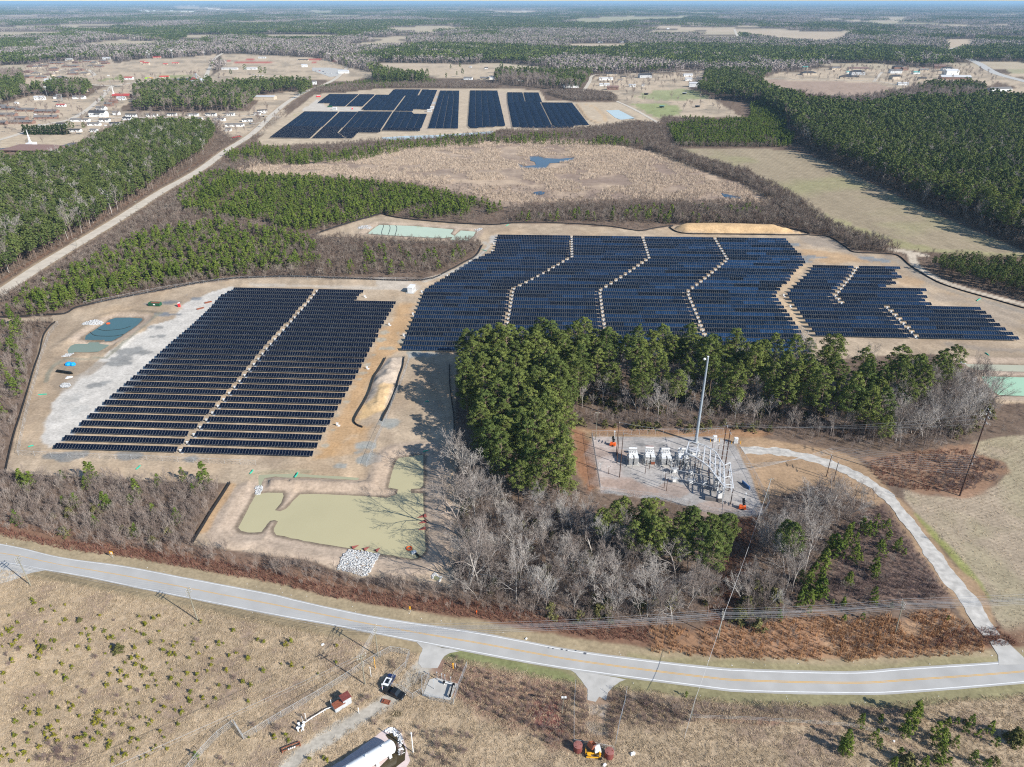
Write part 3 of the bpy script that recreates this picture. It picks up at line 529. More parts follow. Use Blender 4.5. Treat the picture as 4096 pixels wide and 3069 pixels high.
_gz = Z.reshape(len(ys), len(xs)); _zn = zone.reshape(len(ys), len(xs)).copy()
def gzone(x, y):
    px, py = to_px(np.asarray(x, float), np.asarray(y, float)); i = np.clip((px - xs[0]) / step, 0, len(xs) - 1).astype(int); j = np.clip(np.interp(-py, -ys, np.arange(len(ys))), 0, len(ys) - 1).astype(int); return _zn[j, i]
def gz(x, y):
    px, py = to_px(np.asarray(x, float), np.asarray(y, float)); fx = np.clip((px - xs[0]) / step, 0, len(xs) - 1.01); fy = np.interp(-py, -ys, np.arange(len(ys))); i = fx.astype(int); j = np.clip(fy.astype(int), 0, len(ys) - 2); a = fx - i; b = fy - j
    return (_gz[j, i] * (1 - a) + _gz[j, i + 1] * a) * (1 - b) + (_gz[j + 1, i] * (1 - a) + _gz[j + 1, i + 1] * a) * b
nx = len(xs); ny = len(ys); idx = np.arange(N).reshape(ny, nx)
Q = np.stack([idx[:-1, :-1].ravel(), idx[:-1, 1:].ravel(), idx[1:, 1:].ravel(), idx[1:, :-1].ravel()], 1)
fz = zone[Q[:, 2]]; allco = np.stack([X, Y, Z], 1)
ZN = {0: "woodland_ground", 1: "marsh_ground", 2: "town_ground", 3: "crop_field", 4: "solar_site_ground", 5: "gravel_lot", 6: "mown_ground", 7: "grass_field"}
for zid, nm in ZN.items():
    f = Q[fz == zid]
    if not len(f): continue
    u, inv = np.unique(f.ravel(), return_inverse=True)
    me = mesh_np(nm, allco[u], inv.reshape(-1, 4), M_GROUND, smooth=True)
    at = me.attributes.new("soil", 'FLOAT_COLOR', 'POINT'); cc = np.ones((len(u), 4), np.float32); cc[:, :3] = np.clip(col[u], 0.01, 0.9); at.data.foreach_set("color", cc.ravel())
    tag(obj(nm, me), kind="structure")
# surrounding land far out to the sides and behind, a little lower
me = mesh_np("terrain", [(-90000, -3000, -6), (90000, -3000, -6), (90000, 120000, -6), (-90000, 120000, -6)], [(0, 1, 2, 3)], mat('far_soil', (0.16, 0.13, 0.10), 1.0))
tag(obj("terrain", me), kind="structure")

def strip(name, a, b, z, m, kind="structure", jag=0.0):
    """ribbon between two edge lines of equal length"""
    n = len(a); j = (fbm(a[:, 0], a[:, 1], 2.5, 2, 3) - 0.5) * jag if jag else 0; dd = (b - a) / np.linalg.norm(b - a, axis=1)[:, None]
    a = a - dd * (j[:, None] if jag else 0); b = b + dd * (j[:, None] if jag else 0)
    v = np.vstack([np.c_[a, np.full(n, z)], np.c_[b, np.full(n, z)]]); f = np.array([(i, n + i, n + i + 1, i + 1) for i in range(n - 1)])
    if (b[0] - a[0])[0] * (a[1] - a[0])[1] - (b[0] - a[0])[1] * (a[1] - a[0])[0] < 0: f = f[:, ::-1]
    o = obj(name, mesh_np(name, v, f, m))
    return tag(o, kind=kind) if kind else o
def offs(c, d):
    t = np.gradient(c, axis=0); t /= np.linalg.norm(t, axis=1)[:, None]; nn = np.stack([-t[:, 1], t[:, 0]], 1); return c + nn * d
def ribbon(name, c, half, z, m, kind="structure", jag=0.0): return strip(name, offs(c, half), offs(c, -half), z, m, kind, jag)
dirn = (cS - cN) / np.linalg.norm(cS - cN, axis=1)[:, None]
strip("main_road", cN - dirn * 0.55, cS + dirn * 0.55, 0.03, M['asphalt'], jag=0.25)
strip("road_edge_line", cN, cN + dirn * 0.24, 0.036, M['line_white']); strip("road_edge_line", cS - dirn * 0.24, cS, 0.036, M['line_white'])
strip("road_centre_line", cC - dirn * 0.27, cC - dirn * 0.08, 0.036, M['line_yellow']); strip("road_centre_line", cC + dirn * 0.08, cC + dirn * 0.27, 0.036, M['line_yellow'])
ribbon("country_road", NW_ROAD, 4.5, 0.06, M['old_asphalt'], jag=0.6)
ribbon("gravel_drive", resample(DRIVE, 90), 2.5, 0.05, mat('white_gravel', (0.50,0.47,0.42), 0.95, noise=0.28, nscale=0.5), jag=2.0)
for c_, wd in TOWN_ROADS: ribbon("town_road", curve(c_, 5), wd / 2, 0.12, M['old_asphalt'] if wd < 15 else M['concrete'], jag=1.0)
def sheet(name, poly, z, m, kind="structure", jit=0.5, sub=1.0):
    pts = []
    n = len(poly)
    for i in range(n):
        a = poly[i]; b = poly[(i + 1) % n]; k = max(1, min(60, int(np.linalg.norm(b - a) / sub)))
        for t in range(k): pts.append(a + (b - a) * t / k)
    pts = np.array(pts); c = pts.mean(0); dd = pts - c; dd /= np.linalg.norm(dd, axis=1)[:, None] + 1e-6
    pts = pts + dd * ((fbm(pts[:, 0], pts[:, 1], 2.0, 2, 9) - 0.5) * 2 * jit)[:, None]
    from mathutils.geometry import tessellate_polygon
    tri = tessellate_polygon([[Vector((float(p[0] - c[0]), float(p[1] - c[1]), 0)) for p in pts]]); F = []
    for a, b, d in tri:
        A_, B_, D_ = pts[a], pts[b], pts[d]; cr = (B_[0] - A_[0]) * (D_[1] - A_[1]) - (B_[1] - A_[1]) * (D_[0] - A_[0])
        if abs(cr) > 1e-7: F.append((a, b, d) if cr > 0 else (a, d, b))
    o = obj(name, mesh_np(name, np.c_[pts, np.full(len(pts), z)], np.array(F), m))
    return tag(o, kind=kind) if kind else o
for i, (nm, c_, poly, lb) in enumerate(PONDS):
    mm = watermat(nm, c_, 0.10 if nm != "marsh_pool" else 0.04, 0.35 if nm != "marsh_pool" else 0.9)
    cen = poly.mean(0)
    o = sheet("pond_water" if nm == "pond" else nm, poly, -0.30 if nm != "marsh_pool" else -0.2, mm, jit=0.3, sub=2.0); o["label"] = lb
sheet("entrance_drive", P('f2',[(1690,370),(1720,400),(1750,430),(1725,480),(1712,560),(1740,600),(1880,605),(1905,560),(1940,500),(1990,470),(2080,455)]), 0.022, M["concrete"], jit=0.25, sub=0.7)
sheet("entrance_drive", P('f3',[(1050,610),(1110,650),(1170,720),(1215,790),(1215,890),(1290,905),(1320,860),(1380,890),(1400,820),(1450,760),(1500,725),(1560,705)]), 0.022, M["concrete"], jit=0.25, sub=0.7)
sheet("entrance_drive", P('f5',[(820,330),(870,315),(905,330),(985,405),(1010,440),(865,445),(862,400)]), 0.056, M['concrete'], jit=0.2, sub=0.7)
sheet("side_street", PJ(('d1',[(370,968),(250,990),(130,1040),(0,1078),(-400,1200),(-800,1250),(-800,1050),(-400,900),(0,890)])), 0.024, M['concrete'], jit=0.1, sub=1.5)
sheet("metering_slab", P('f2',[(1810,705),(1870,690),(2060,745),(1990,890),(1750,850)]), 0.10, M['concrete'], jit=0.05, sub=2)

# ------------------------------------------------------------------ solar field
def panelmat():
    m = bpy.data.materials.new("solar_glass"); m.use_nodes = True; nt = m.node_tree; b = nt.nodes["Principled BSDF"]
    a = nt.nodes.new("ShaderNodeAttribute"); a.attribute_name = "tint"
    nt.links.new(a.outputs["Color"], b.inputs["Base Color"])
    b.inputs["Roughness"].default_value = 0.12; b.inputs["Specular IOR Level"].default_value = 0.22
    return m
M['dull_steel'] = mat('dull_steel', (0.22, 0.22, 0.22), 0.8); M_PANEL = panelmat(); M_FRAME = mat('aluminium_frame', (0.30, 0.30, 0.30), 0.8)
TILT = R(25); PLEN = 2.35; PW = 1.16; PH = 1.55; PITCHR = 5.56
def panel_mesh(n, seed, blue=0.0):
    """n modules side by side on the tilted table, glass tops with pale frames"""
    r = np.random.default_rng(seed); V = []; F = []; MI = []; T = []
    run = 0; tone = r.random(); wob = 0.0
    for i in range(n):
        if run <= 0: run = int(r.integers(7, 20)); tone = r.random(); wob = (r.random() - 0.5) * R(1.0 + 2.0 * blue)
        run -= 1
        x0 = i * PW + 0.006; x1 = (i + 1) * PW - 0.006; tl = TILT + wob + (r.random() - 0.5) * R(0.2); k = len(V); ct, st_ = math.cos(tl), math.sin(tl)
        def q(x, a, n_): return (x, ct * a - st_ * n_, PH + st_ * a + ct * n_)
        hl = PLEN / 2; V += [q(x0, -hl, 0), q(x1, -hl, 0), q(x1, hl, 0), q(x0, hl, 0), q(x0, -hl, .04), q(x1, -hl, .04), q(x1, hl, .04), q(x0, hl, .04)]
        fw = 0.024; V += [q(x0 + fw, -hl + .02, .044), q(x1 - fw, -hl + .02, .044), q(x1 - fw, hl - .02, .044), q(x0 + fw, hl - .02, .044)]
        F += [(k+8, k+9, k+10, k+11), (k+4, k+5, k+6, k+7), (k+3, k+2, k+1, k), (k, k+1, k+5, k+4), (k+1, k+2, k+6, k+5), (k+2, k+3, k+7, k+6), (k+3, k, k+4, k+7)]
        MI += [0, 1, 1, 1, 1, 1, 1]
        g = 0.5 + 0.7 * tone + 0.12 * (r.random() - 0.5)
        c = np.array([0.003, 0.006, 0.016]) * (1 - blue) + np.array([0.0035, 0.014, 0.036]) * blue * g ** 2.5 * 1.5  # sky reflection painted into the glass colour: bluer by block, tone shifts per run
        T += [c] * 12
    me = mesh_np("panels", V, np.array(F), [M_PANEL, M_FRAME], mi=MI)
    at = me.attributes.new("tint", 'FLOAT_COLOR', 'POINT'); cc = np.ones((len(V), 4), np.float32); cc[:, :3] = np.array(T); at.data.foreach_set("color", cc.ravel())
    return me
def frame_mesh(L):
    b = MB(); b.bar((0.2, 0, PH - 0.09), (L - 0.2, 0, PH - 0.09), 0.07, n=4); k = max(2, int(round(L / 7.5)) + 1)
    for i in range(k):
        x = 0.6 + (L - 1.2) * i / (k - 1); b.box((x, 0, (PH - 0.15) / 2 - 0.1), (0.12, 0.16, PH + 0.05))
    return b.mesh("support_frame", M['dull_steel'])
_pc = {}
def solar_row(u0, u1, v, e, nrm, label, group, blue, seed, far=False):
    n = int((u1 - u0) / PW)
    if n < 2: return None
    key = (n, seed % 7, blue)
    if key not in _pc: _pc[key] = (panel_mesh(n, n * 31 + seed % 7, blue), frame_mesh(n * PW))
    p = e * u0 + nrm * v; rz = math.atan2(e[1], e[0])
    t = empty("solar_panel_row", (p[0], p[1], 0), rz); tag(t, label, "solar panels", group)
    obj("panels", _pc[key][0], t); obj("support_frame", _pc[key][1], t)
    return t
def ulines(pts, e, nrm):
    v = pts @ nrm; u = pts @ e; o = np.argsort(v); return lambda q: float(np.interp(q, v[o], u[o]))
CABM = MB().box((0, 0, 0.75), (0.75, 0.35, 0.9)).box((0.6, 0.0, 0.06), (0.9, 1.2, 0.12)).bar((-0.3, 0, 0), (-0.3, 0, 1.5), 0.05, n=4).bar((0.3, 0, 0), (0.3, 0, 1.5), 0.05, n=4).box((0, 0.02, 1.32), (1.1, 0.5, 0.06)).mesh("cabinet_body", M['white_paint'])
def combiner(p, rz, lab, grp):
    o = obj("combiner_cabinet", CABM, None, (p[0], p[1], 0.0), rz); tag(o, lab, "electrical cabinet", grp)
nrow = 0
# near left block
ang = math.atan2(-5.34, 99.9); E1 = np.array([math.cos(ang), math.sin(ang)]); N1 = np.array([-math.sin(ang), math.cos(ang)])
L1 = P('c1',[(450,1152),(595,1028),(785,858),(963,703),(1125,563),(1265,434),(1400,313),(1530,207),(1640,105),(1705,43)],2); L1 = np.vstack([L1, P('b1',[(1780,1160),(1880,1108)],2)])
R1 = P('c2',[(525,1215),(628,1037),(718,865),(800,712),(880,568),(948,440),(1012,322),(1070,208),(1126,105),(1178,10)],2); R1 = np.vstack([R1, P('b2',[(1190,1195)],2)])
G1 = P('c1',[(1480,1165),(1585,1040),(1685,925),(1777,815),(1865,715),(1947,620),(2024,530),(2095,445),(2163,360)],1.5); G1 = np.vstack([G1, P('b2',[(315,1390),(470,1215),(540,1125)],1.5)])
fl, fr_, fg = ulines(L1, E1, N1), ulines(R1, E1, N1), ulines(G1, E1, N1); v0 = float(L1[0] @ N1); nr1 = 31
for i in range(nr1):
    v = v0 + i * PITCHR - 1.0; vv = v + 1.0; ul = fl(vv); ug = fg(vv); ur = fr_(vv)
    if i >= nr1 - 3: ur = float(P('b2', [(910,1135)], 2)[0] @ E1)
    pos = "front row" if i == 0 else ("back row" if i == nr1 - 1 else None)
    lb = ["left half of the front row of solar panels, nearest the retention pond", "right half of the front row of solar panels, nearest the retention pond"] if pos == "front row" else ["black solar panel row west of the cabinet gap beside the gravel lot", "black solar panel row east of the cabinet gap beside the spoil mound"]
    g_ = [None, None] if pos == "front row" else ["solar rows beside the gravel lot", "solar rows beside the spoil mound"]
    solar_row(ul, ug - 0.9, v, E1, N1, lb[0], g_[0], 0.0, i); solar_row(ug + 0.9, ur, v, E1, N1, lb[1], g_[1], 0.0, i + 3); nrow += 2
    combiner(E1 * ug + N1 * (v + 0.2), ang, "small pale cabinet in the gap splitting the left solar block", "cabinets in the gap of the left solar block")
    if i in (4, 13, 22, 29): combiner(E1 * (ur + 2.0) + N1 * v, ang, "white cabinet at the east end of a row beside the spoil mound", "cabinets along the sandy lane")
# middle block
A, B = P('o', [(1075,507),(1700,515)], 2); ang2 = math.atan2(B[1]-A[1], B[0]-A[0]); E2 = np.array([math.cos(ang2), math.sin(ang2)]); N2 = np.array([-math.sin(ang2), math.cos(ang2)])
def cabs(lst): return np.vstack([P(c, p, 1.2) for c, p in lst])
bounds = [P('o',[(865,755),(880,715),(900,668),(918,622),(960,598),(1020,560),(1068,540),(1075,507)],2),
 cabs([('b3',[(577,695),(580,857),(508,898),(390,967),(303,1014),(208,1065),(108,1117),(95,1200),(73,1322),(66,1355)])]),
 cabs([('b3',[(1150,700),(1170,765),(1200,868),(1140,912),(1005,1002),(888,1077),(803,1130),(812,1212),(828,1337)])]),
 cabs([('b3',[(1732,715),(1780,795),(1832,880),(1757,943),(1643,1038),(1540,1115),(1507,1142),(1543,1230),(1583,1323),(1608,1390)]),('c3',[(1637,252)])]),
 np.vstack([P('b4',[(303,715),(320,735),(350,775),(415,835),(453,888),(420,925),(360,990),(310,1050),(260,1090),(205,1160),(265,1230),(335,1330),(385,1405)],2), P('c4',[(410,235),(430,300)],2)])]
fu = [ulines(b, E2, N2) for b in bounds]; vtop = float(A @ N2); vbot = float(P1('o', 865, 755, 2) @ N2)
nr2 = int((vtop - vbot) / PITCHR) + 1
ex = ["west edge", "west centre", "east centre", "east edge"]
for i in range(nr2 + 1):
    vv = vtop - i * PITCHR; v = vv - 1.0
    us = [f(vv) for f in fu]; us[0] = max(us[0], float(fu[0](vv)))
    for k in range(4):
        if vv < vbot - 1 and k < 1: continue
        lb = "blue black row in the " + ["westmost strip of the middle block, beside the sandy lane", "strip east of the first cabinet line, middle block", "strip between cabinet lines two and three, middle block", "eastmost strip of the middle block, beside the tan lane"][k]
        solar_row(us[k] + (0 if k == 0 else 0.8), us[k + 1] - (0.8 if k < 3 else 0), v, E2, N2, lb, "solar rows of the middle block, " + ex[k], 0.55 + 0.15 * k, i * 5 + k); nrow += 1
        if k and vv > vbot - 8: combiner(E2 * us[k] + N2 * (v + 0.3), ang2, "small pale cabinet in the " + ["", "first", "second", "third"][k] + " cabinet line of the middle solar block", "cabinet line %s of the middle solar block" % ["", "one", "two", "three"][k])
    if i in (3, 6, 10, 15, 20, 26, 31): combiner(E2 * (us[0] - 1.6) + N2 * v, ang2, "white cabinet at the west end of a middle block row beside the sandy lane", "cabinets at the west row ends")
# right block
l3 = P('b4',[(503,930),(470,985),(430,1020),(345,1100),(297,1155),(340,1220),(400,1300),(455,1385)],2); l3 = np.vstack([l3, P('c4',[(510,240),(537,280)],2)])
g3 = cabs([('b4',[(860,943),(812,1015),(752,1090),(687,1170),(740,1230)])]); g4 = cabs([('b4',[(1108,1268),(1175,1332),(1243,1400)]),('c4',[(1280,225),(1315,270)])])
r3 = np.vstack([P('b4',[(1216,942),(1195,985),(1165,1045),(1133,1108),(1439,1123),(1425,1165),(1412,1195),(1448,1218),(1485,1245),(1872,1275),(1915,1310),(1958,1340),(2005,1380)],2), P('c4',[(2050,205),(2095,238),(2147,273),(2197,310)],2)])
f3l, f3g, f3h = ulines(l3, E1, N1), ulines(g3, E1, N1), ulines(g4, E1, N1)
r3v = r3 @ N1; r3u = r3 @ E1; vt = float(r3[0] @ N1)
for i in range(22):
    vv = vt - i * PITCHR; v = vv - 1.0
    if vv < r3v.min() - 1.5: break
    k = int(np.argmin(np.abs(r3v - vv))); ur = r3u[k]; ul = f3l(vv); up = vv > float(g3[-1] @ N1) - 2
    ug = f3g(vv) if up else f3h(vv)
    nm = "upper" if up else "lower"
    solar_row(ul, ug - 1.2, v, E1, N1, "deep blue solar panel row west of the %s cabinet line in the right block" % nm, "solar rows of the right block, west %s" % nm, 0.6, i); nrow += 1
    if ur - ug > 6: solar_row(ug + 1.2, ur, v, E1, N1, "deep blue solar panel row east of the %s cabinet line in the right block" % nm, "solar rows of the right block, east %s" % nm, 0.6, i + 40); nrow += 1
    combiner(E1 * ug + N1 * (v + 0.3), ang, "small pale cabinet in the %s cabinet line of the right solar block" % nm, "cabinet line of the right block, %s" % nm)
    if i in (9, 12): combiner(E1 * (ul - 2) + N1 * v, ang, "white cabinet on the tan lane west of the right solar block", "cabinets on the tan lane")
# far field: its rows are counted in hundreds
FARB = [P('k',q,2) for q in ([(503,57),(690,57),(605,133),(500,131),(507,113),(430,110)], [(696,57),(794,60),(715,134),(612,133)], [(800,60),(880,62),(912,28),(1085,28),(1066,62),(985,64),(912,160),(705,155)], [(1095,28),(1190,31),(1140,154),(1038,150),(1035,163),(920,161),(992,64),(1075,64)],
 [(345,167),(562,167),(384,336),(122,332)], [(570,168),(686,168),(560,300),(610,338),(392,336)], [(690,165),(905,168),(828,285),(835,292),(808,302),(690,300),(650,338),(618,338),(565,302)], [(912,168),(1028,170),(1040,181),(1124,184),(1082,291),(836,289)],
 [(1208,34),(1330,36),(1322,276),(1130,272)])] + [P('a2',q,2) for q in ([(1770,728),(1990,729),(2055,1010),(1915,1018),(1772,1030),(1750,1005)],)] + [P('a3',q,2) for q in ([(57,742),(180,742),(200,815),(322,822),(410,1000),(455,1028),(280,1025),(100,1020),(60,820)], [(188,742),(310,744),(338,818),(330,822),(205,815)], [(330,822),(580,825),(718,1003),(595,1006),(590,1025),(462,1028),(418,1000)])]
bars = []; cand = []
for poly in FARB:
    v = poly @ N1; u = poly @ E1; n = len(poly)
    for kk in range(int(v.min() / PITCHR) + 1, int(v.max() / PITCHR) + 1):
        vv = kk * PITCHR; xs_ = []
        for i in range(n):
            j = (i + 1) % n
            if (v[i] > vv) != (v[j] > vv): xs_.append(u[i] + (vv - v[i]) / (v[j] - v[i]) * (u[j] - u[i]))
        xs_.sort()
        for a, b in zip(xs_[::2], xs_[1::2]):
            if b - a > 5: cand.append((vv, a, b))
cand.sort(key=lambda c: c[0]); own = max(0, 296 - nrow)
for i, (vv, a, b) in enumerate(cand[:own]):
    solar_row(a, b, vv, E1, N1, "dark solar panel row at the front edge of the far solar field", "front rows of the far solar field", 0.0, i)
fv = []; ff = []; fm = []; ft = []
def fbox(u0, u1, vv, tone):
    k = len(fv); cy_, sz_ = math.cos(TILT) * PLEN / 2, math.sin(TILT) * PLEN / 2
    for u, dv_, z in ((u0, -cy_, PH - sz_), (u1, -cy_, PH - sz_), (u1, cy_, PH + sz_), (u0, cy_, PH + sz_)):
        p = E1 * u + N1 * (vv + dv_); fv.append((p[0], p[1], z)); fv.append((p[0], p[1], z - 0.05))
    ff.extend([(k, k+2, k+4, k+6), (k+7, k+5, k+3, k+1), (k, k+1, k+3, k+2), (k+4, k+5, k+7, k+6), (k+2, k+3, k+5, k+4), (k+6, k+7, k+1, k)]); fm.extend([0, 1, 1, 1, 1, 1]); ft.extend([tone] * 8)
for vv, a, b in cand[own:]:
    n = max(1, int((b - a) / 9.2)); w_ = (b - a) / n
    for i in range(n): fbox(a + i * w_ + 0.12, a + (i + 1) * w_ - 0.12, vv, np.array([0.0045, 0.010, 0.024]) * (0.7 + 0.6 * rng.random()))
me = mesh_np("distant_solar_field", fv, np.array(ff), [M_PANEL, M_FRAME], mi=fm); at = me.attributes.new("tint", 'FLOAT_COLOR', 'POINT'); cc = np.ones((len(fv), 4), np.float32); cc[:, :3] = np.array(ft); at.data.foreach_set("color", cc.ravel())
tag(obj("distant_solar_field", me), "hundreds of dark solar rows filling the far field", "solar panels", None, "stuff")
print("solar rows", nrow, "far", len(cand))

# ------------------------------------------------------------------ plants: prototypes
L_PINE = leafmat('pine_needles', (0.085, 0.115, 0.034), (0.165, 0.19, 0.050), 0.0, 0.3)
L_PINE_D = leafmat('pine_needles_dark', (0.070, 0.096, 0.034), (0.130, 0.155, 0.046), 0.0, 0.3)
L_YOUNG = leafmat('young_pine_needles', (0.080, 0.120, 0.024), (0.145, 0.180, 0.036), 0.0, 0.6)
L_SEED = leafmat('seedling_needles', (0.15, 0.17, 0.025), (0.24, 0.21, 0.03), 0.0, 1.2)
L_OLIVE = leafmat('olive_leaves', (0.10, 0.10, 0.035), (0.16, 0.15, 0.06), 0.0, 0.8)
L_HEDGE = leafmat('evergreen_leaves', (0.030, 0.050, 0.018), (0.05, 0.07, 0.025), 0.0, 0.4)
B_GREY = leafmat('pale_bark', (0.20, 0.155, 0.13), (0.48, 0.44, 0.395), 0.0, 0.5, 0.75)
B_TWIG = leafmat('brown_twigs', (0.21, 0.16, 0.135), (0.33, 0.275, 0.235), 0.0, 0.5, 0.75)
B_BRUSH = leafmat('brush_twigs', (0.17, 0.12, 0.095), (0.30, 0.25, 0.205), 0.0, 0.2, 0.65)
B_PURP = leafmat('purple_twigs', (0.20, 0.14, 0.125), (0.26, 0.19, 0.165), 0.0, 0.4, 0.7)
B_FAR = leafmat('far_twigs', (0.27, 0.225, 0.205), (0.37, 0.32, 0.295), 0.0, 0.05, 0.7)
B_TRUNK = leafmat('pine_bark', (0.19, 0.135, 0.10), (0.27, 0.20, 0.16), 0.0, 0.8)
L_REED = leafmat('reed', (0.42, 0.33, 0.245), (0.56, 0.45, 0.345), 0.0, 0.3, 0.8)
L_DRY = leafmat('dry_grass', (0.40, 0.31, 0.20), (0.55, 0.435, 0.30), 0.0, 0.6, 0.75)
L_RED = leafmat('rust_grass', (0.36, 0.19, 0.095), (0.50, 0.30, 0.16), 0.0, 0.5, 0.7)
L_RSH = leafmat('red_brush', (0.17, 0.075, 0.055), (0.27, 0.14, 0.10), 0.0, 0.5, 0.7)
def quads(cen, nor, ln, wd, r):
    """many leaf quads: centres n x 3, approximate normals n x 3"""
    n = len(cen); nor = nor / (np.linalg.norm(nor, axis=1)[:, None] + 1e-9); t = r.normal(size=(n, 3)); t -= nor * (t * nor).sum(1)[:, None]; t /= np.linalg.norm(t, axis=1)[:, None] + 1e-9
    b = np.cross(nor, t); L = (ln * (0.7 + 0.6 * r.random(n)))[:, None] / 2; W = (wd * (0.7 + 0.6 * r.random(n)))[:, None] / 2
    v = np.stack([cen - t * L - b * W * 0.6, cen + t * L - b * W, cen + t * L * 0.9 + b * W, cen - t * L + b * W * 0.7], 1).reshape(-1, 3)
    return v, np.arange(4 * n).reshape(n, 4)
def prisms(segs, n=4, flat=0.0, r=None):
    """segs: list of (p0, p1, r0, r1); thin ones become single strips"""
    V = []; F = []; k = 0
    S = np.array([np.r_[a, b, c, d] for a, b, c, d in segs]); thick = S[:, 6] > flat
    for s in S[thick]:
        a, b = s[:3], s[3:6]; d = b - a; d /= np.linalg.norm(d) + 1e-9; u = np.cross(d, [0.3, 0.5, 0.81]); u /= np.linalg.norm(u) + 1e-9; w_ = np.cross(d, u)
        for p, rr in ((a, s[6]), (b, s[7])):
            for i in range(n):
                t = 2 * math.pi * i / n; V.append(p + u * rr * math.cos(t) + w_ * rr * math.sin(t))
        F += [(k + i, k + (i + 1) % n, k + n + (i + 1) % n, k + n + i) for i in range(n)]; k += 2 * n
    T = S[~thick]
    if len(T):
        a = T[:, :3]; b = T[:, 3:6]; d = b - a; q = (r or rng).normal(size=d.shape); u = np.cross(d, q); u /= np.linalg.norm(u, axis=1)[:, None] + 1e-9
        v = np.stack([a - u * T[:, 6:7], a + u * T[:, 6:7], b + u * T[:, 7:8], b - u * T[:, 7:8]], 1).reshape(-1, 3)
        V = np.vstack([np.array(V).reshape(-1, 3), v]); F = F + [tuple(x) for x in (np.arange(4 * len(T)).reshape(-1, 4) + k)]
    return np.array(V), np.array(F)
def pine_parts(seed, H=22.0, Rc=3.6, nc=58, nq=28, ql=0.62, qw=0.34, cb=0.42, trunk_n=6, branches=True, cs=(0.9, 1.55), cone=0.0):
    r = np.random.default_rng(seed); lean = r.normal(size=2) * 0.02 * H; segs = []
    tp = [np.array([lean[0] * t * t, lean[1] * t * t, H * t]) for t in (0, 0.3, 0.6, 0.85, 0.97)]; tr = [0.24, 0.2, 0.15, 0.07, 0.03]; sc = H / 22.0
    for i in range(4): segs.append((tp[i], tp[i + 1], tr[i] * sc, tr[i + 1] * sc))
    C_ = []; RR = []; lob = r.random(5) * 6.28; lop = 0.75 + 0.5 * r.random(5)
    for k in range(nc):
        t = (k + r.random()) / nc; a = k * 2.39996 + r.normal() * 0.5
        prof = math.sin(math.pi * min(1, 0.16 + 0.80 * t ** 0.9)) ** 0.8 if cone == 0 else (1.02 - t) ** 0.8 * 0.95 + 0.06
        lo_ = sum(lop[j] * math.cos(a * (j + 1) + lob[j]) for j in range(3)) * 0.12 + 1.0
        rad = Rc * prof * lo_ * (0.35 + 0.65 * math.sqrt(r.random())); h = H * (cb + (1 - cb) * t) + r.normal() * 0.25
        c = np.array([lean[0] * (h / H) ** 2 + rad * math.cos(a), lean[1] * (h / H) ** 2 + rad * math.sin(a), h]); C_.append(c); RR.append((cs[0] + (cs[1] - cs[0]) * r.random()) * (1.0 - 0.35 * t))
        if branches and k % 2 == 0:
            b0 = np.array([lean[0] * (h / H) ** 2, lean[1] * (h / H) ** 2, h - 0.35 * rad]); segs.append((b0, c, 0.05 * sc + 0.015, 0.015))
    for j in range(4 if branches else 0):
        h = H * (cb - 0.04 - 0.1 * r.random()); a = r.random() * 6.28; segs.append((np.array([0, 0, h]), np.array([1.6 * math.cos(a), 1.6 * math.sin(a), h + 0.2]), 0.04, 0.01))
    C_ = np.array(C_); RR = np.array(RR); d = r.normal(size=(nc, nq, 3)); d /= np.linalg.norm(d, axis=2)[..., None]; d[..., 2] = np.abs(d[..., 2]) * 0.9 - 0.25
    rad = (0.55 + 0.45 * r.random((nc, nq)))[..., None] * RR[:, None, None]; cen = C_[:, None, :] + d * rad * np.array([1, 1, 0.62]); nor = d * 1.2 + r.normal(size=d.shape) * 0.42; nor[..., 2] += 0.4
    lv, lf = quads(cen.reshape(-1, 3), nor.reshape(-1, 3), ql, qw, r)
    tv, tf = prisms(segs, trunk_n if trunk_n != 6 else 5, 0.03, r); return (tv, tf), (lv, lf)
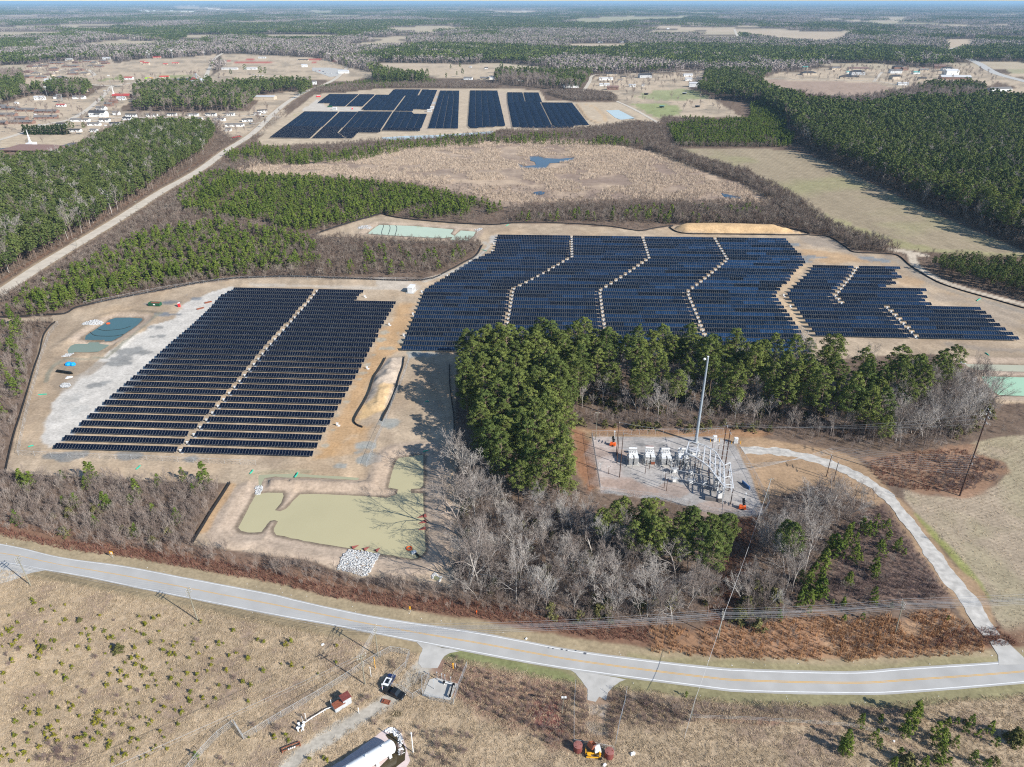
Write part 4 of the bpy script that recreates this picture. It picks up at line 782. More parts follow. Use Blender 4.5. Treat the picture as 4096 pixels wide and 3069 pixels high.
def bare_parts(seed, H=16.0, spread=0.55, first=0.30, levels=(6, 5, 4, 3), tw=0.02, flat=0.05, droop=0.0, curl=0.25, tr=0.22, multi=1, minr=0.016):
    r = np.random.default_rng(seed); segs = []
    def grow(p, d, L, rad, lev):
        k = 3 if lev < 2 else 2; q = p.copy(); pts = [q.copy()]
        for i in range(k):
            d = d + r.normal(size=3) * curl * 0.5; d[2] += 0.10 - droop * lev * 0.1; d /= np.linalg.norm(d); q2 = q + d * L / k; r0 = rad * (1 - 0.55 * i / k); r1 = rad * (1 - 0.55 * (i + 1) / k)
            segs.append((q.copy(), q2.copy(), max(r0, tw), max(r1, tw * 0.7))); q = q2; pts.append(q.copy())
        if lev >= len(levels): return
        n = levels[lev]
        for j in range(n):
            t = (first if lev == 0 else 0.25) + (1 - (first if lev == 0 else 0.25)) * (j + 0.6 * r.random()) / n; t = min(t, 0.98); f = t * k; i = min(int(f), k - 1); b = pts[i] + (pts[i + 1] - pts[i]) * (f - i)
            a = j * 2.4 + r.random() * 1.5; s_ = spread * (1.15 - 0.5 * t) * (1 + 0.3 * r.normal()); u = np.cross(d, [0.2, 0.9, 0.1]); u /= np.linalg.norm(u); w_ = np.cross(d, u)
            nd = d * math.cos(s_) + (u * math.cos(a) + w_ * math.sin(a)) * math.sin(s_); LL = L * (0.62 if lev == 0 else 0.58) * (1.15 - 0.55 * t) * (0.8 + 0.4 * r.random())
            grow(b, nd / np.linalg.norm(nd), LL, max(rad * 0.5 * (1.1 - 0.5 * t), minr), lev + 1)
    for m_ in range(multi):
        a = 6.28 * m_ / multi + r.random(); d = np.array([math.cos(a) * 0.35, math.sin(a) * 0.35, 1.0]) if multi > 1 else np.array([r.normal() * 0.04, r.normal() * 0.04, 1.0])
        grow(np.array([0.0, 0.0, -0.1]), d / np.linalg.norm(d), H * (0.62 + 0.2 * r.random() if multi > 1 else 0.78), tr, 0)
    # the trunk and main limbs, and the finer crown
    big_ = [s for s in segs if s[2] > 0.075]; small = [s for s in segs if s[2] <= 0.075]
    return prisms(big_ or segs[:2], 5, 0, r), prisms(small or segs[-2:], 3, flat, r)
def join2(a, b):
    return np.vstack([a[0], b[0]]), ([tuple(x) for x in a[1]] + [tuple(x + len(a[0])) for x in b[1]])
def proto(name, tr, lf, mt, ml):
    """one mesh holding trunk and crown, for the masses"""
    v, f = join2(tr, lf); me = mesh_np(name, v, np.array(f), [mt, ml], mi=[0] * len(tr[1]) + [1] * len(lf[1])); return bpy.data.objects.new(name, me)

def gn_mass(name, label, pts, rot, scl, idx, protos, cat=None):
    """a mass nobody could count: plants set out over its ground points"""
    if len(pts) == 0: return
    me = bpy.data.meshes.new(name); me.vertices.add(len(pts)); me.vertices.foreach_set("co", np.asarray(pts, np.float32).ravel())
    for nm, ty, dat in (("rz", 'FLOAT', rot), ("sc", 'FLOAT', scl), ("ix", 'INT', idx)):
        a = me.attributes.new(nm, ty, 'POINT'); a.data.foreach_set("value", np.asarray(dat, np.float32 if ty == 'FLOAT' else np.int32))
    o = obj(name, me); ng = bpy.data.node_groups.new(name, 'GeometryNodeTree')
    ng.interface.new_socket("Geometry", in_out='INPUT', socket_type='NodeSocketGeometry'); ng.interface.new_socket("Geometry", in_out='OUTPUT', socket_type='NodeSocketGeometry')
    gi = ng.nodes.new('NodeGroupInput'); go = ng.nodes.new('NodeGroupOutput'); ip = ng.nodes.new('GeometryNodeInstanceOnPoints'); jn = ng.nodes.new('GeometryNodeJoinGeometry')
    for p in protos:
        oi = ng.nodes.new('GeometryNodeObjectInfo'); oi.inputs[0].default_value = p; g2 = ng.nodes.new('GeometryNodeGeometryToInstance')
        ng.links.new(oi.outputs['Geometry'], g2.inputs[0]); ng.links.new(g2.outputs[0], jn.inputs[0])
    def na(nm, ty):
        n = ng.nodes.new('GeometryNodeInputNamedAttribute'); n.data_type = ty; n.inputs[0].default_value = nm; return n.outputs['Attribute']
    ng.links.new(gi.outputs[0], ip.inputs['Points']); ng.links.new(jn.outputs[0], ip.inputs['Instance']); ip.inputs['Pick Instance'].default_value = True
    ng.links.new(na("ix", 'INT'), ip.inputs['Instance Index']); cx = ng.nodes.new('ShaderNodeCombineXYZ'); ng.links.new(na("rz", 'FLOAT'), cx.inputs[2]); ng.links.new(cx.outputs[0], ip.inputs['Rotation'])
    ng.links.new(na("sc", 'FLOAT'), ip.inputs['Scale']); ng.links.new(ip.outputs[0], go.inputs[0]); md = o.modifiers.new("plants", 'NODES'); md.node_group = ng
    return tag(o, label, cat, None, "stuff")

# ------------------------------------------------------------------ where plants stand
def infr(x, y, mx=260, my=500):
    px, py = to_px(x, y, 0); return (px > -mx) & (px < 4096 + mx) & (py < 3069 + my)
def gridpts(poly, s, jit=0.42, dens=1.0):
    mn = poly.min(0); mx = poly.max(0); nx_ = int((mx[0] - mn[0]) / s) + 2; ny_ = int((mx[1] - mn[1]) / (s * 0.87)) + 2
    i, j = np.meshgrid(np.arange(nx_), np.arange(ny_)); x = mn[0] + (i + 0.5 * (j % 2)) * s; y = mn[1] + j * s * 0.87
    x = (x + rng.uniform(-jit, jit, x.shape) * s).ravel(); y = (y + rng.uniform(-jit, jit, y.shape) * s).ravel()
    k = inpoly(x, y, poly) & infr(x, y) & (rng.random(len(x)) < dens); return np.stack([x[k], y[k]], 1)
ROADC = resample(cC, 200)
def road_clear(p, d=9.0, nw=7.0):
    k = (sdf(p[:, 0], p[:, 1], ROADC, d + 5, closed=False) > d) & (sdf(p[:, 0], p[:, 1], NW_ROAD, nw + 5, closed=False) > nw) & (sdf(p[:, 0], p[:, 1], DRIVE, 9, closed=False) > 4.2) & (sdf(p[:, 0], p[:, 1], TRACK_R, 9, closed=False) > 4)
    return k
HARD = [SITE, SITE2, YARD, FIELD_1, FIELD_R] + [q for _, _, q, _ in PONDS]
def clear_of(p, polys, d=0.0):
    k = np.ones(len(p), bool)
    for q in polys: k &= sdf(p[:, 0], p[:, 1], q, d + 3) > d
    return k
sets = {k: [] for k in ('pine', 'bare', 'young', 'brush', 'sap')}   # rows: x, y, height, group-id
def addset(kind, p, hlo, hhi, gid, ok=None):
    p = p[road_clear(p)]; p = p[clear_of(p, HARD, 0.8)] if len(p) else p
    if len(p): sets[kind].append(np.c_[p, rng.uniform(hlo, hhi, len(p)), np.full(len(p), gid)])
# mature pine woods
LEFTW = PJ(('o',[(-120,372),(0,370),(100,364),(180,343),(240,308),(300,286),(430,283),(462,290),(466,305),(440,336),(340,405),(250,468),(150,545),(60,598),(0,628),(-160,700)]))
addset('pine', gridpts(LEFTW, 5.4, dens=0.93), 14, 20, 0); addset('bare', gridpts(LEFTW, 14.0, dens=0.8), 14, 18, 0)
RIGHTW = P('o',[(1560,215),(1640,225),(1700,262),(1718,300),(1765,333),(1850,372),(1940,415),(2000,445),(2060,470),(2130,500),(2211,535),(2420,600),(2420,240),(2211,235),(2120,225),(2060,238),(1980,232),(1920,238),(1870,250),(1760,243),(1690,222),(1640,205)])
addset('pine', gridpts(RIGHTW, 7.2, dens=0.85), 19, 26, 1); addset('bare', gridpts(RIGHTW, 9.0, dens=0.75), 14, 19, 1)
addset('bare', gridpts(P('o',[(1990,330),(2100,320),(2300,320),(2300,420),(2211,400),(2080,370)]), 6, dens=0.8), 14, 19, 1)
addset('sap', gridpts(P('o',[(1720,310),(1850,372),(2000,445),(2211,540),(2300,580),(2300,560),(2211,515),(2000,425),(1850,352),(1730,300)]), 3.0, dens=0.9), 4, 8, 1)
P1A = P('o',[(994,788),(1245,792),(1262,860),(1236,925),(1225,985),(1262,1045),(1245,1118),(1130,1125),(1075,1075),(1030,960),(1000,880)])
P1B = P('o',[(1245,792),(1330,795),(1480,800),(1600,805),(1700,820),(1800,835),(1960,842),(2050,845),(2055,880),(1960,900),(1900,945),(1840,955),(1700,920),(1560,905),(1400,900),(1262,880)])
P1C = P('o',[(1262,1168),(1340,1155),(1420,1160),(1500,1188),(1560,1192),(1574,1240),(1530,1268),(1440,1244),(1320,1218),(1266,1205)])
addset('pine', gridpts(P1A, 6.2, dens=0.95), 17, 26, 2); addset('pine', gridpts(P1B, 7.2, dens=0.80), 16, 26, 3); addset('pine', gridpts(P1C, 5.8, dens=0.9), 15, 20, 4)
addset('bare', gridpts(P1B, 9.0, dens=0.6), 10, 15, 3)
addset('bare', gridpts(P('o',[(1250,885),(1400,905),(1560,912),(1700,930),(1840,965),(1960,972),(1960,945),(1840,940),(1700,905),(1400,885),(1262,870)]), 4.5, dens=0.85), 5, 10, 3)
addset('bare', P('o',[(1295,800),(1330,815),(1275,830),(1340,830),(1550,810),(1590,815),(1620,812),(1500,820),(1860,810),(1730,795),(1420,905)]), 12, 16, 3)
B1 = P('o',[(985,1035),(1020,1010),(1060,1060),(1110,1105),(1260,1100),(1290,1165),(1420,1215),(1540,1245),(1562,1320),(1545,1345),(1440,1352),(1280,1352),(1120,1322),(1000,1290),(985,1262),(995,1180)])
addset('bare', gridpts(B1, 5.4, dens=0.95), 8, 14, 5)
B2 = P('o',[(1905,860),(2050,850),(2120,840),(2150,880),(2110,925),(2040,960),(1960,972),(1900,950)]); addset('bare', gridpts(B2, 4.7, dens=0.95), 11, 16, 6)
B3 = P('o',[(1625,1170),(1700,1120),(1760,1105),(1830,1085),(1860,1100),(1810,1150),(1770,1195),(1735,1260),(1700,1330),(1610,1345),(1600,1300),(1640,1230)]); addset('bare', gridpts(B3, 4.8, dens=0.95), 7, 13, 7)
addset('bare', P('d2',[(1700,740),(1720,700),(1690,420),(1760,1120),(1840,1100),(1750,330),(1720,560),(1730,250)]), 17, 22, 5)
addset('pine', P('o',[(1680,1215),(1692,1230),(1735,795),(1790,800)]), 14, 18, 7)
addset('pine', P('c4',[(1090,1130),(1060,1190)]), 12, 14, 6)
# medium pines right of the sandy track
PR = P('o',[(2005,580),(2060,572),(2211,588),(2400,600),(2400,700),(2211,645),(2120,622),(2040,600)]); addset('pine', gridpts(PR, 4.2, dens=0.95), 8, 12, 8); addset('sap', gridpts(PR, 4, dens=0.5), 4, 7, 8)
# young pines
YP = [(P('o',[(405,412),(440,385),(500,378),(560,385),(700,392),(900,412),(1050,445),(1085,458),(1000,478),(830,470),(700,492),(640,505),(560,478),(470,478),(400,458),(380,438)]), 4.6, 0.80, 5, 9),
 (P('o',[(10,690),(60,640),(180,580),(300,520),(450,485),(640,515),(690,540),(700,575),(520,596),(420,604),(300,625),(160,665)]), 5.0, 0.90, 5, 9.5), (P('o',[(60,690),(160,660),(330,618),(500,598),(500,580),(380,585),(200,625),(60,665)]), 5.5, 0.8, 7, 11),
 (P('o',[(690,540),(1030,545),(960,590),(700,598)]), 8.5, 0.6, 5, 9), (P('o',[(1120,470),(1500,452),(1640,458),(1680,482),(1500,486),(1280,478),(1100,482)]), 6.5, 0.55, 5, 9),
 (P('o',[(500,326),(560,318),(700,336),(860,312),(1000,298),(1280,296),(1400,318),(1100,312),(900,322),(770,350),(650,356),(560,350)]), 6.5, 0.6, 5, 9), (P('o',[(480,330),(700,330),(760,345),(640,360),(500,352)]), 5.5, 0.6, 5, 8),
 (P('o',[(1440,275),(1620,262),(1720,300),(1704,318),(1460,316)]), 4.8, 0.85, 6, 9), (P('a4',[(0,850),(120,830),(300,900),(280,1140),(0,1130)]), 5.0, 0.7, 6, 9), (P('a3',[(1460,960),(2212,960),(2212,1120),(1560,1130)]), 5.0, 0.45, 5, 8),
 (P('c1',[(-200,200),(250,200),(230,400),(200,700),(40,1000),(0,1200),(-400,1300)]), 7.0, 0.55, 6, 10), (P('a2',[(500,720),(900,660),(1500,640),(1500,690),(900,720)]), 6, 0.35, 5, 8)]
for i, (q, s_, dn_, h0, h1) in enumerate(YP): q_ = gridpts(q, s_ * 0.92, dens=min(1, dn_ * 1.15)); addset('young', q_[fbm(q_[:, 0], q_[:, 1], 24, 3, 500 + i) > (0.40 if dn_ < 0.8 else 0.36)], h0, h1, i)
def pts_h(c, rows, gid, kind='young', f=1.0):
    a = np.array(rows, float); p = P(c, a[:, :2]); sets[kind].append(np.c_[p, a[:, 2] * f, np.full(len(p), gid)])
pts_h('d1',[(735,260,9),(765,250,8),(195,300,7.5),(270,300,7),(235,335,7.5),(185,285,7),(700,315,5.5),(1275,290,5.5),(1480,250,6),(1645,290,10.5),(1565,360,5),(1115,390,8.5),(1060,435,4.5),(620,460,6),(860,480,7.5),(1238,515,4.5),(1432,595,6.5),(510,235,4),(780,620,5),(880,470,6),(1100,690,5),(520,440,4),(150,600,6)], 20)
pts_h('b1',[(2150,800,7),(2050,930,8),(1840,960,8),(1750,1040,9),(1960,1000,5)], 20); pts_h('e4',[(780,935,7),(800,900,6),(945,900,6.5),(900,880,6),(985,895,6),(905,810,4),(1095,855,5),(1050,840,4),(1025,770,3),(1110,930,4),(670,1040,8),(710,1070,7),(640,1020,7),(755,1000,6),(830,1010,7),(835,1110,7),(880,1105,4),(590,1165,8),(570,1150,7),(520,1190,4),(1050,1060,6),(1040,1000,4),(1190,1010,5),(1165,1020,4.5),(1240,1055,3),(990,1200,6.5),(1010,1210,5),(990,1250,4),(790,1300,5.5),(470,1310,7),(560,1400,8),(550,1380,7),(400,1270,5),(990,1410,5),(420,1420,6),(570,1250,5)], 21)
pts_h('f4',[(1340,130,7),(1440,190,8),(1370,260,6),(1280,270,6),(1660,265,3.5),(1480,70,5),(1565,260,2.5),(1690,80,5),(1100,390,4),(1370,330,3),(1690,1540,5.5),(1650,1530,5),(310,1050,2),(1430,200,6),(1670,395,2.5)], 21)
pts_h('f5',[(95,885,5.5),(110,835,5),(245,818,4.5),(268,855,3.5),(178,748,4.5),(277,728,3),(415,775,8),(440,720,7),(395,800,6),(460,705,5),(565,850,6.5),(545,800,5.5),(605,750,3.2),(655,738,2.5),(722,745,4),(697,780,3.5),(758,805,3),(815,785,4.5),(845,845,3.2),(645,850,4),(600,830,3.5),(375,893,3),(335,965,4.5),(490,960,4.5),(565,945,5),(612,942,3),(730,930,4.5),(795,965,4),(95,155,3),(245,150,3.5),(330,165,2.5),(95,225,2.5),(190,220,2.8),(610,225,2),(585,880,4)], 22)
pts_h('f1',[(1740,1400,2.6)], 23)
# saplings and brush between
SAPZ = [(P('d1',[(0,215),(600,235),(1500,270),(1830,290),(1560,740),(1500,900),(1000,860),(400,700),(0,600),(-500,500),(-500,200)]), 2.5, 0.95, 3, 6.5, 0), (P('c1',[(-500,200),(430,190),(330,330),(250,620),(160,920),(95,1190),(30,1413),(-500,1413)]), 3.2, 0.9, 2.5, 6, 0),
 (PJ(('d1',[(1500,760),(1600,760),(2212,900),(2212,1010),(1800,920),(1500,860)]),('d2',[(0,850),(300,900),(600,990),(950,1075),(1500,1110),(1620,1150),(1620,1290),(1300,1200),(900,1150),(400,1060),(0,1010)])), 2.6, 0.9, 3, 6, 0),
 (P('o',[(0,700),(60,640),(0,660),(150,570),(300,480),(380,430),(500,480),(700,520),(700,600),(500,600),(240,645)]), 3.0, 0.85, 3, 7, 1), (P('o',[(0,655),(200,548),(400,410),(480,360),(520,370),(420,430),(250,560),(60,660)]), 2.8, 0.9, 4, 7.5, 1),
 (P('o',[(500,380),(700,385),(1050,440),(1090,460),(1000,480),(820,470),(700,500),(560,480)]), 4.0, 0.8, 3, 5, 1), (P('o',[(690,515),(1040,520),(1040,540),(960,588),(690,600)]), 2.8, 0.95, 3, 6, 1),
 (P('o',[(1100,450),(1500,440),(1690,440),(1740,470),(1720,492),(1500,486),(1280,480),(1100,480)]), 2.9, 0.95, 3, 6.5, 1), (P('b3',[(1420,480),(2212,500),(2212,600),(1400,600)]), 2.6, 0.95, 5, 8, 1),
 (P('o',[(620,395),(1060,425),(1240,435),(1500,440),(1680,430),(1500,420),(1100,405),(800,385)]), 5.0, 0.6, 1.5, 4, 1), (P('o',[(480,375),(520,350),(640,320),(900,290),(1280,278),(1440,300),(1440,330),(1290,310),(1130,305),(940,312),(760,340),(640,352),(540,366)]), 3.8, 0.8, 3, 6, 1),
 (P('a3',[(1280,950),(1430,960),(1900,1000),(2212,1020),(2212,1190),(1380,1185),(1500,1100),(1430,1040)]), 4.0, 0.9, 4, 7, 2), (P('a3',[(600,1040),(1100,980),(1260,1000),(1430,1050),(1420,1100),(1330,1180),(1200,1170),(600,1150)]), 4.0, 0.85, 3, 6, 2),
 (PJ(('a3',[(1200,1170),(1340,1190),(1500,1230)]),('b3',[(1560,60),(2000,200),(2212,300)]),('b4',[(220,320),(440,440),(640,600),(850,690),(1050,745),(1195,800),(1190,835),(1000,828),(840,820),(640,690),(480,680),(300,610),(200,440),(0,300)]),('b3',[(1900,250),(1500,130),(1200,0)])), 2.7, 0.97, 4, 8, 3),
 (P('a2',[(450,740),(640,690),(900,690),(1500,660),(2000,680),(2000,715),(1500,708),(1030,712),(850,745)]), 4.0, 0.9, 4, 7, 2), (P('a3',[(380,740),(500,745),(700,740),(900,765),(945,812),(560,812),(380,760)]), 3.4, 0.95, 5, 8, 3), (P('a2',[(0,1130),(60,1110),(330,890),(300,880),(0,1080)]), 4.0, 0.8, 2, 4, 2),
 (P('e4',[(60,640),(300,560),(560,480),(800,520),(1000,520),(1100,640),(900,760),(700,900),(500,1180),(350,1413),(-200,1413),(60,1000)]), 2.8, 0.9, 2.5, 6, 4), (P('c4',[(1580,560),(1700,600),(1830,700),(1980,830),(2010,900),(1850,1080),(1600,1180),(1300,1200)]), 2.8, 0.9, 3, 7, 4),
 (P('e4',[(1560,240),(2000,300),(2060,370),(1960,480),(1680,560),(1480,520),(1500,380)]), 2.5, 0.85, 1.2, 2.6, 5), (P('f4',[(-300,1000),(0,1010),(300,1050),(900,1070),(1724,1090),(2100,1075),(2100,1170),(1724,1235),(1000,1215),(300,1200),(0,1180),(-300,1110)]), 2.0, 0.9, 1.8, 4.2, 6),
 (P('e3',[(0,620),(400,500),(560,480),(640,800),(1000,1000),(1400,1150),(1700,1300),(1850,1413),(0,1413),(-40,900)]), 3.6, 0.75, 2, 5, 4), (P('c3',[(600,930),(1500,940),(2212,980),(2212,1060),(1300,1040),(600,1010)]), 2.0, 0.95, 2, 5, 4), (P('c4',[(0,940),(300,1000),(800,1060),(1300,1150),(1500,1180),(1400,1230),(830,1220),(700,1200),(330,1110),(0,1060)]), 2.8, 0.9, 2, 5, 4)]
for q, s_, dn_, h0, h1, g_ in SAPZ: addset('sap' if g_ != 5 else 'brush', gridpts(q, s_, dens=dn_), h0, h1, g_)
addset('sap', gridpts(P('f3',[(-60,-330),(1000,-200),(1780,-120),(1760,200),(1300,270),(1000,240),(600,180),(0,50)]), 2.4, dens=0.9), 2.5, 5.5, 4)
addset('sap', gridpts(B1, 2.7, dens=0.9), 2.5, 6, 4); addset('sap', gridpts(B3, 2.7, dens=0.9), 2.5, 6, 4); addset('sap', gridpts(P('f4',[(780,100),(1100,60),(1150,420),(900,470),(760,400)]), 2.2, dens=0.9), 3, 6, 4)
sets['oliv'] = []
addset('oliv', gridpts(B1, 6.5, dens=0.35), 2, 5, 0); addset('oliv', gridpts(P('f4',[(780,150),(1080,60),(1150,400),(900,480),(740,400)]), 2.6, dens=0.5), 2.5, 5, 0); addset('oliv', gridpts(P('f4',[(300,150),(540,20),(560,250),(470,420),(0,400),(-700,300),(-700,200)]), 4.0, dens=0.4), 2, 4, 0); addset('oliv', gridpts(P('e3',[(600,0),(2212,0),(2212,60),(1400,60),(600,20)]), 3.5, dens=0.4), 1.5, 4, 0)
addset('oliv', gridpts(P('d1',[(0,350),(900,500),(1500,700),(1400,850),(0,600)]), 7, dens=0.4), 2, 4, 0); addset('oliv', gridpts(P('c4',[(1450,600),(1700,650),(1950,850),(1950,950),(1700,1120),(1400,1100)]), 4, dens=0.4), 3, 6, 0); addset('oliv', gridpts(P('o',[(1250,830),(1900,850),(1900,920),(1250,900)]), 5, dens=0.4), 2, 5, 0)
addset('oliv', gridpts(P('f5',[(300,650),(1000,780),(1000,960),(560,960),(300,800)]), 3.2, dens=0.18), 1, 2.4, 0); addset('oliv', P('e3',[(1800,560),(1850,640),(1760,700),(1860,720)]), 6, 8, 0)
_fr = np.vstack([P('s',[(-300,3300),(4400,3300),(4400,420),(-300,420)])]); _fp = gridpts(_fr, 3.4, dens=0.85); _fp = _fp[(gzone(_fp[:, 0], _fp[:, 1]) == 0) & (_fp[:, 1] < 1050)]; addset('sap', _fp, 1.2, 3.6, 1)
# low purple-brown scrub
for q, s_, dn_ in ((P('e4',[(830,740),(1080,660),(1200,830),(1400,1100),(1540,1290),(1640,1413),(600,1413),(720,1000)]), 1.5, 0.9), (P('f4',[(1100,380),(1300,250),(1724,330),(2400,250),(2600,0),(1200,0)]), 1.6, 0.8), (P('f3',[(120,560),(1080,740),(1080,1240),(860,1300),(600,1100),(300,980),(100,800)]), 1.5, 0.75), (P('f3',[(1560,830),(2212,1000),(2212,1100),(1520,1130)]), 1.5, 0.8),
 (P('f2',[(1640,1130),(2212,1200),(2212,1480),(1720,1480),(1650,1350)]), 1.6, 0.7), (P('f3',[(1120,720),(1210,900),(1210,1230),(1110,1230)]), 1.3, 0.9), (P('f3',[(1400,880),(1560,830),(1470,1250),(1380,1230)]), 1.3, 0.8), (P('f1',[(350,1290),(700,1300),(680,1480),(330,1480)]), 1.4, 0.8)):
    addset('brush', gridpts(q, s_, dens=dn_), 0.8, 1.9, 9)
_d = P('f1',[(1040,860),(690,785),(1010,190),(850,520),(830,680),(60,500),(1860,800),(240,1190),(1120,1040),(1200,1060),(1010,1210),(2080,700),(1500,890),(1760,370),(520,1360),(600,1420),(430,1440),(500,1330),(2000,1460),(1950,1420),(2060,1470),(1230,820),(90,580),(170,450),(760,840)])
sets['brush'].append(np.c_[_d, rng.uniform(0.9, 1.8, len(_d)), np.full(len(_d), 9)])
_d = P('f2',[(1220,900),(1180,930),(1260,880),(1330,1100),(1600,1240),(1560,1180),(250,1120),(480,1150),(700,1040),(1480,560),(1500,600),(2050,520),(2100,560),(1540,1320),(1560,1380)]); sets['brush'].append(np.c_[_d, rng.uniform(1.2, 2.4, len(_d)), np.full(len(_d), 9)])

# tree lines further off (700 - 1300 m) and the endless woods behind
NOTREE = [SITE2, FIELD_1, MARSH, SITE] + TOWN + [q for _, _, q, _ in PONDS]
def farclear(p, d, rd=True):
    k = np.ones(len(p), bool)
    for s_ in (0.0, 0.035, 0.07, 0.105):   # open ground reaches on behind the nearer treetops
        for q in NOTREE + FAR_FIELDS: k &= ~inpoly(p[:, 0] * (1 + s_), p[:, 1] * (1 + s_), q) if s_ else (sdf(p[:, 0], p[:, 1], q, d + 3) > d)
    for c_, wd in TOWN_ROADS: k &= sdf(p[:, 0], p[:, 1], c_, wd + 6, closed=False) > wd / 2 + 2
    k &= sdf(p[:, 0], p[:, 1], NW_ROAD, 20, closed=False) > 8
    return k
def canopy(x, y):
    """share of pine against bare hardwood, in long uneven stands"""
    v = fbm(x, y * 0.55, 420, 4, 201) * 0.55 + fbm(x, y * 0.6, 1500, 3, 202) * 0.45; return np.clip((v - 0.515) * 14 + 0.5 + (fbm(x, y, 70, 3, 210) - 0.5) * 1.8, 0.04, 0.96)
MIDZ = PJ(('o',[(-150,330)]),('o',[(-150,60),(2380,60),(2380,250),(2211,235),(2060,235),(1870,248),(1700,222),(1560,212),(1440,262),(1420,250),(1330,205),(1100,185),(700,178),(600,255),(480,300),(470,262),(400,258),(250,262),(150,300),(0,330)]))
pm = gridpts(MIDZ, 9.0, dens=0.97); pm = pm[pm[:, 1] < 1750]; pm = pm[farclear(pm, 2.0)]
# dense groves and lawns with only a few trees
OPENQ = [P('a1',[(350,560),(700,700),(900,760),(1060,880),(1000,940),(400,940),(0,900),(0,1080),(500,1060),(620,1180),(-300,1260),(-300,830),(300,760)])]
cp = canopy(pm[:, 0], pm[:, 1])
GROVE = [P('a1',[(930,900),(1050,740),(1100,690),(1300,690),(1500,760),(2000,790),(2212,800),(2212,890),(1900,905),(1300,905)]), P('a2',[(0,860),(0,780),(200,790),(230,860),(150,890)]), P('a1',[(180,1080),(300,1030),(560,1040),(570,1090),(400,1095)]), P('a4',[(1260,730),(1400,690),(1750,720),(1950,640),(2110,640),(2110,720),(1950,800),(1600,800),(1400,780)]), P('a1',[(520,800),(800,790),(800,740),(700,690),(540,680)]), P('a2',[(60,650),(300,640),(500,620),(480,560),(80,570)])]
for q in GROVE: cp[inpoly(pm[:, 0], pm[:, 1], q)] = 0.7
BAREQ = [P('a3',[(60,560),(600,480),(1640,560),(2000,560),(2212,520),(2212,400),(1500,380),(500,400),(0,420)]), P('a2',[(800,500),(2212,510),(2212,390),(1300,380)]), P('a4',[(0,560),(600,530),(1360,540),(1360,450),(600,410),(0,420)]), P('a4',[(1780,430),(2300,560),(2300,420),(1900,400)]), P('a1',[(0,210),(1700,380),(1700,330),(900,200),(0,190)])]
for q in BAREQ: cp[inpoly(pm[:, 0], pm[:, 1], q)] *= 0.12
PINEQ = [P('a3',[(460,340),(1700,350),(1690,270),(1000,250),(0,250),(0,300)]), P('a1',[(300,380),(900,440),(1450,450),(1480,400),(900,340),(320,310)]), P('a2',[(0,450),(560,460),(560,390),(0,370)]), P('a4',[(200,370),(1500,420),(1600,400),(800,300)]), P('a4',[(0,600),(200,600),(100,500),(0,480)])]
for q in PINEQ: cp[inpoly(pm[:, 0], pm[:, 1], q)] = 0.93
isp = rng.random(len(pm)) < cp; sets['pine'].append(np.c_[pm[isp], rng.uniform(15, 23, isp.sum()), np.full(isp.sum(), 30)]); sets['bare'].append(np.c_[pm[~isp], rng.uniform(13, 19, (~isp).sum()), np.full((~isp).sum(), 30)])
pts_h('a1',[(1975,590,20),(1860,620,16),(990,700,22),(830,840,13),(570,1090,17),(600,1085,16),(690,1085,15),(540,1090,14),(570,690,15),(600,700,17),(640,710,18),(690,720,17),(730,730,16),(650,520,14),(420,640,12),(1930,930,26),(2100,620,22),(2140,620,20),(320,690,10)], 31, 'pine')
pts_h('a1',[(350,1170,9),(640,930,12),(100,1040,14),(150,1050,12),(480,790,15),(500,780,14),(1740,540,16),(1760,520,14),(1760,640,12),(1800,640,12),(1700,560,13),(515,960,8),(2070,990,13),(2050,940,13),(1780,1000,12),(800,790,12)], 31, 'bare')
pts_h('a2',[(1615,565,13),(1690,560,16),(1710,620,18),(1665,620,12),(1580,650,16),(1140,640,24),(1110,600,20),(1280,660,26),(1390,650,24),(1430,650,24),(1250,660,22),(780,560,22),(1990,660,20),(2020,590,26)], 31, 'pine')
pts_h('a3',[(1030,715,14),(1420,655,16),(1390,650,14),(1450,650,15),(1370,650,13),(840,690,10),(1290,745,2)], 31, 'bare')
pts_h('a4',[(1110,590,8),(1020,640,8),(1010,620,7),(1060,590,8),(1470,610,10),(1120,680,9),(1460,610,11),(1500,615,5),(340,620,4),(570,610,3),(700,665,3)], 31, 'bare')
# hedge of evergreens in front of the church lawn
HEDGE = np.concatenate([P('a1',[(200 + i * 19, 1078 + (i % 2) * 6)]) for i in range(19)])
_tw = np.vstack([gridpts(q, 24, dens=0.55) for q in TOWN[:2] + [TOWN[5], TOWN[6]]]); _k = clear_of(_tw, [TOWN_FIELD, PASTURE, PASTURE2, P('a1',[(930,500),(1740,445),(1640,600),(760,650)]), P('a1',[(0,1100),(640,1080),(600,1190),(0,1190)])], 2)
for c_, wd in TOWN_ROADS: _k &= sdf(_tw[:, 0], _tw[:, 1], c_, 20, closed=False) > 6
_tw = _tw[_k]; sets['bare'].append(np.c_[_tw, rng.uniform(7, 13, len(_tw)), np.full(len(_tw), 31)])
_hm = gridpts(P('a1',[(1100,975),(1700,1000),(1760,1080),(1900,1130),(1760,1010),(1100,945)]), 9, dens=0.9); sets['bare'].append(np.c_[_hm, rng.uniform(9, 13, len(_hm)), np.full(len(_hm), 31)])
lp = {}
for k_ in sets: sets[k_] = np.vstack(sets[k_]) if sets[k_] else np.zeros((0, 4))
def lenv(p):
    return to_px(p[:, 0], p[:, 1])
# remove plants standing on roads, ponds, rows
for k_ in ('sap', 'young', 'pine', 'bare', 'oliv'):
    a = sets[k_]; a = a[clear_of(a[:, :2], [YARD], 1.0)]; sets[k_] = a
print({k_: len(v) for k_, v in sets.items()})

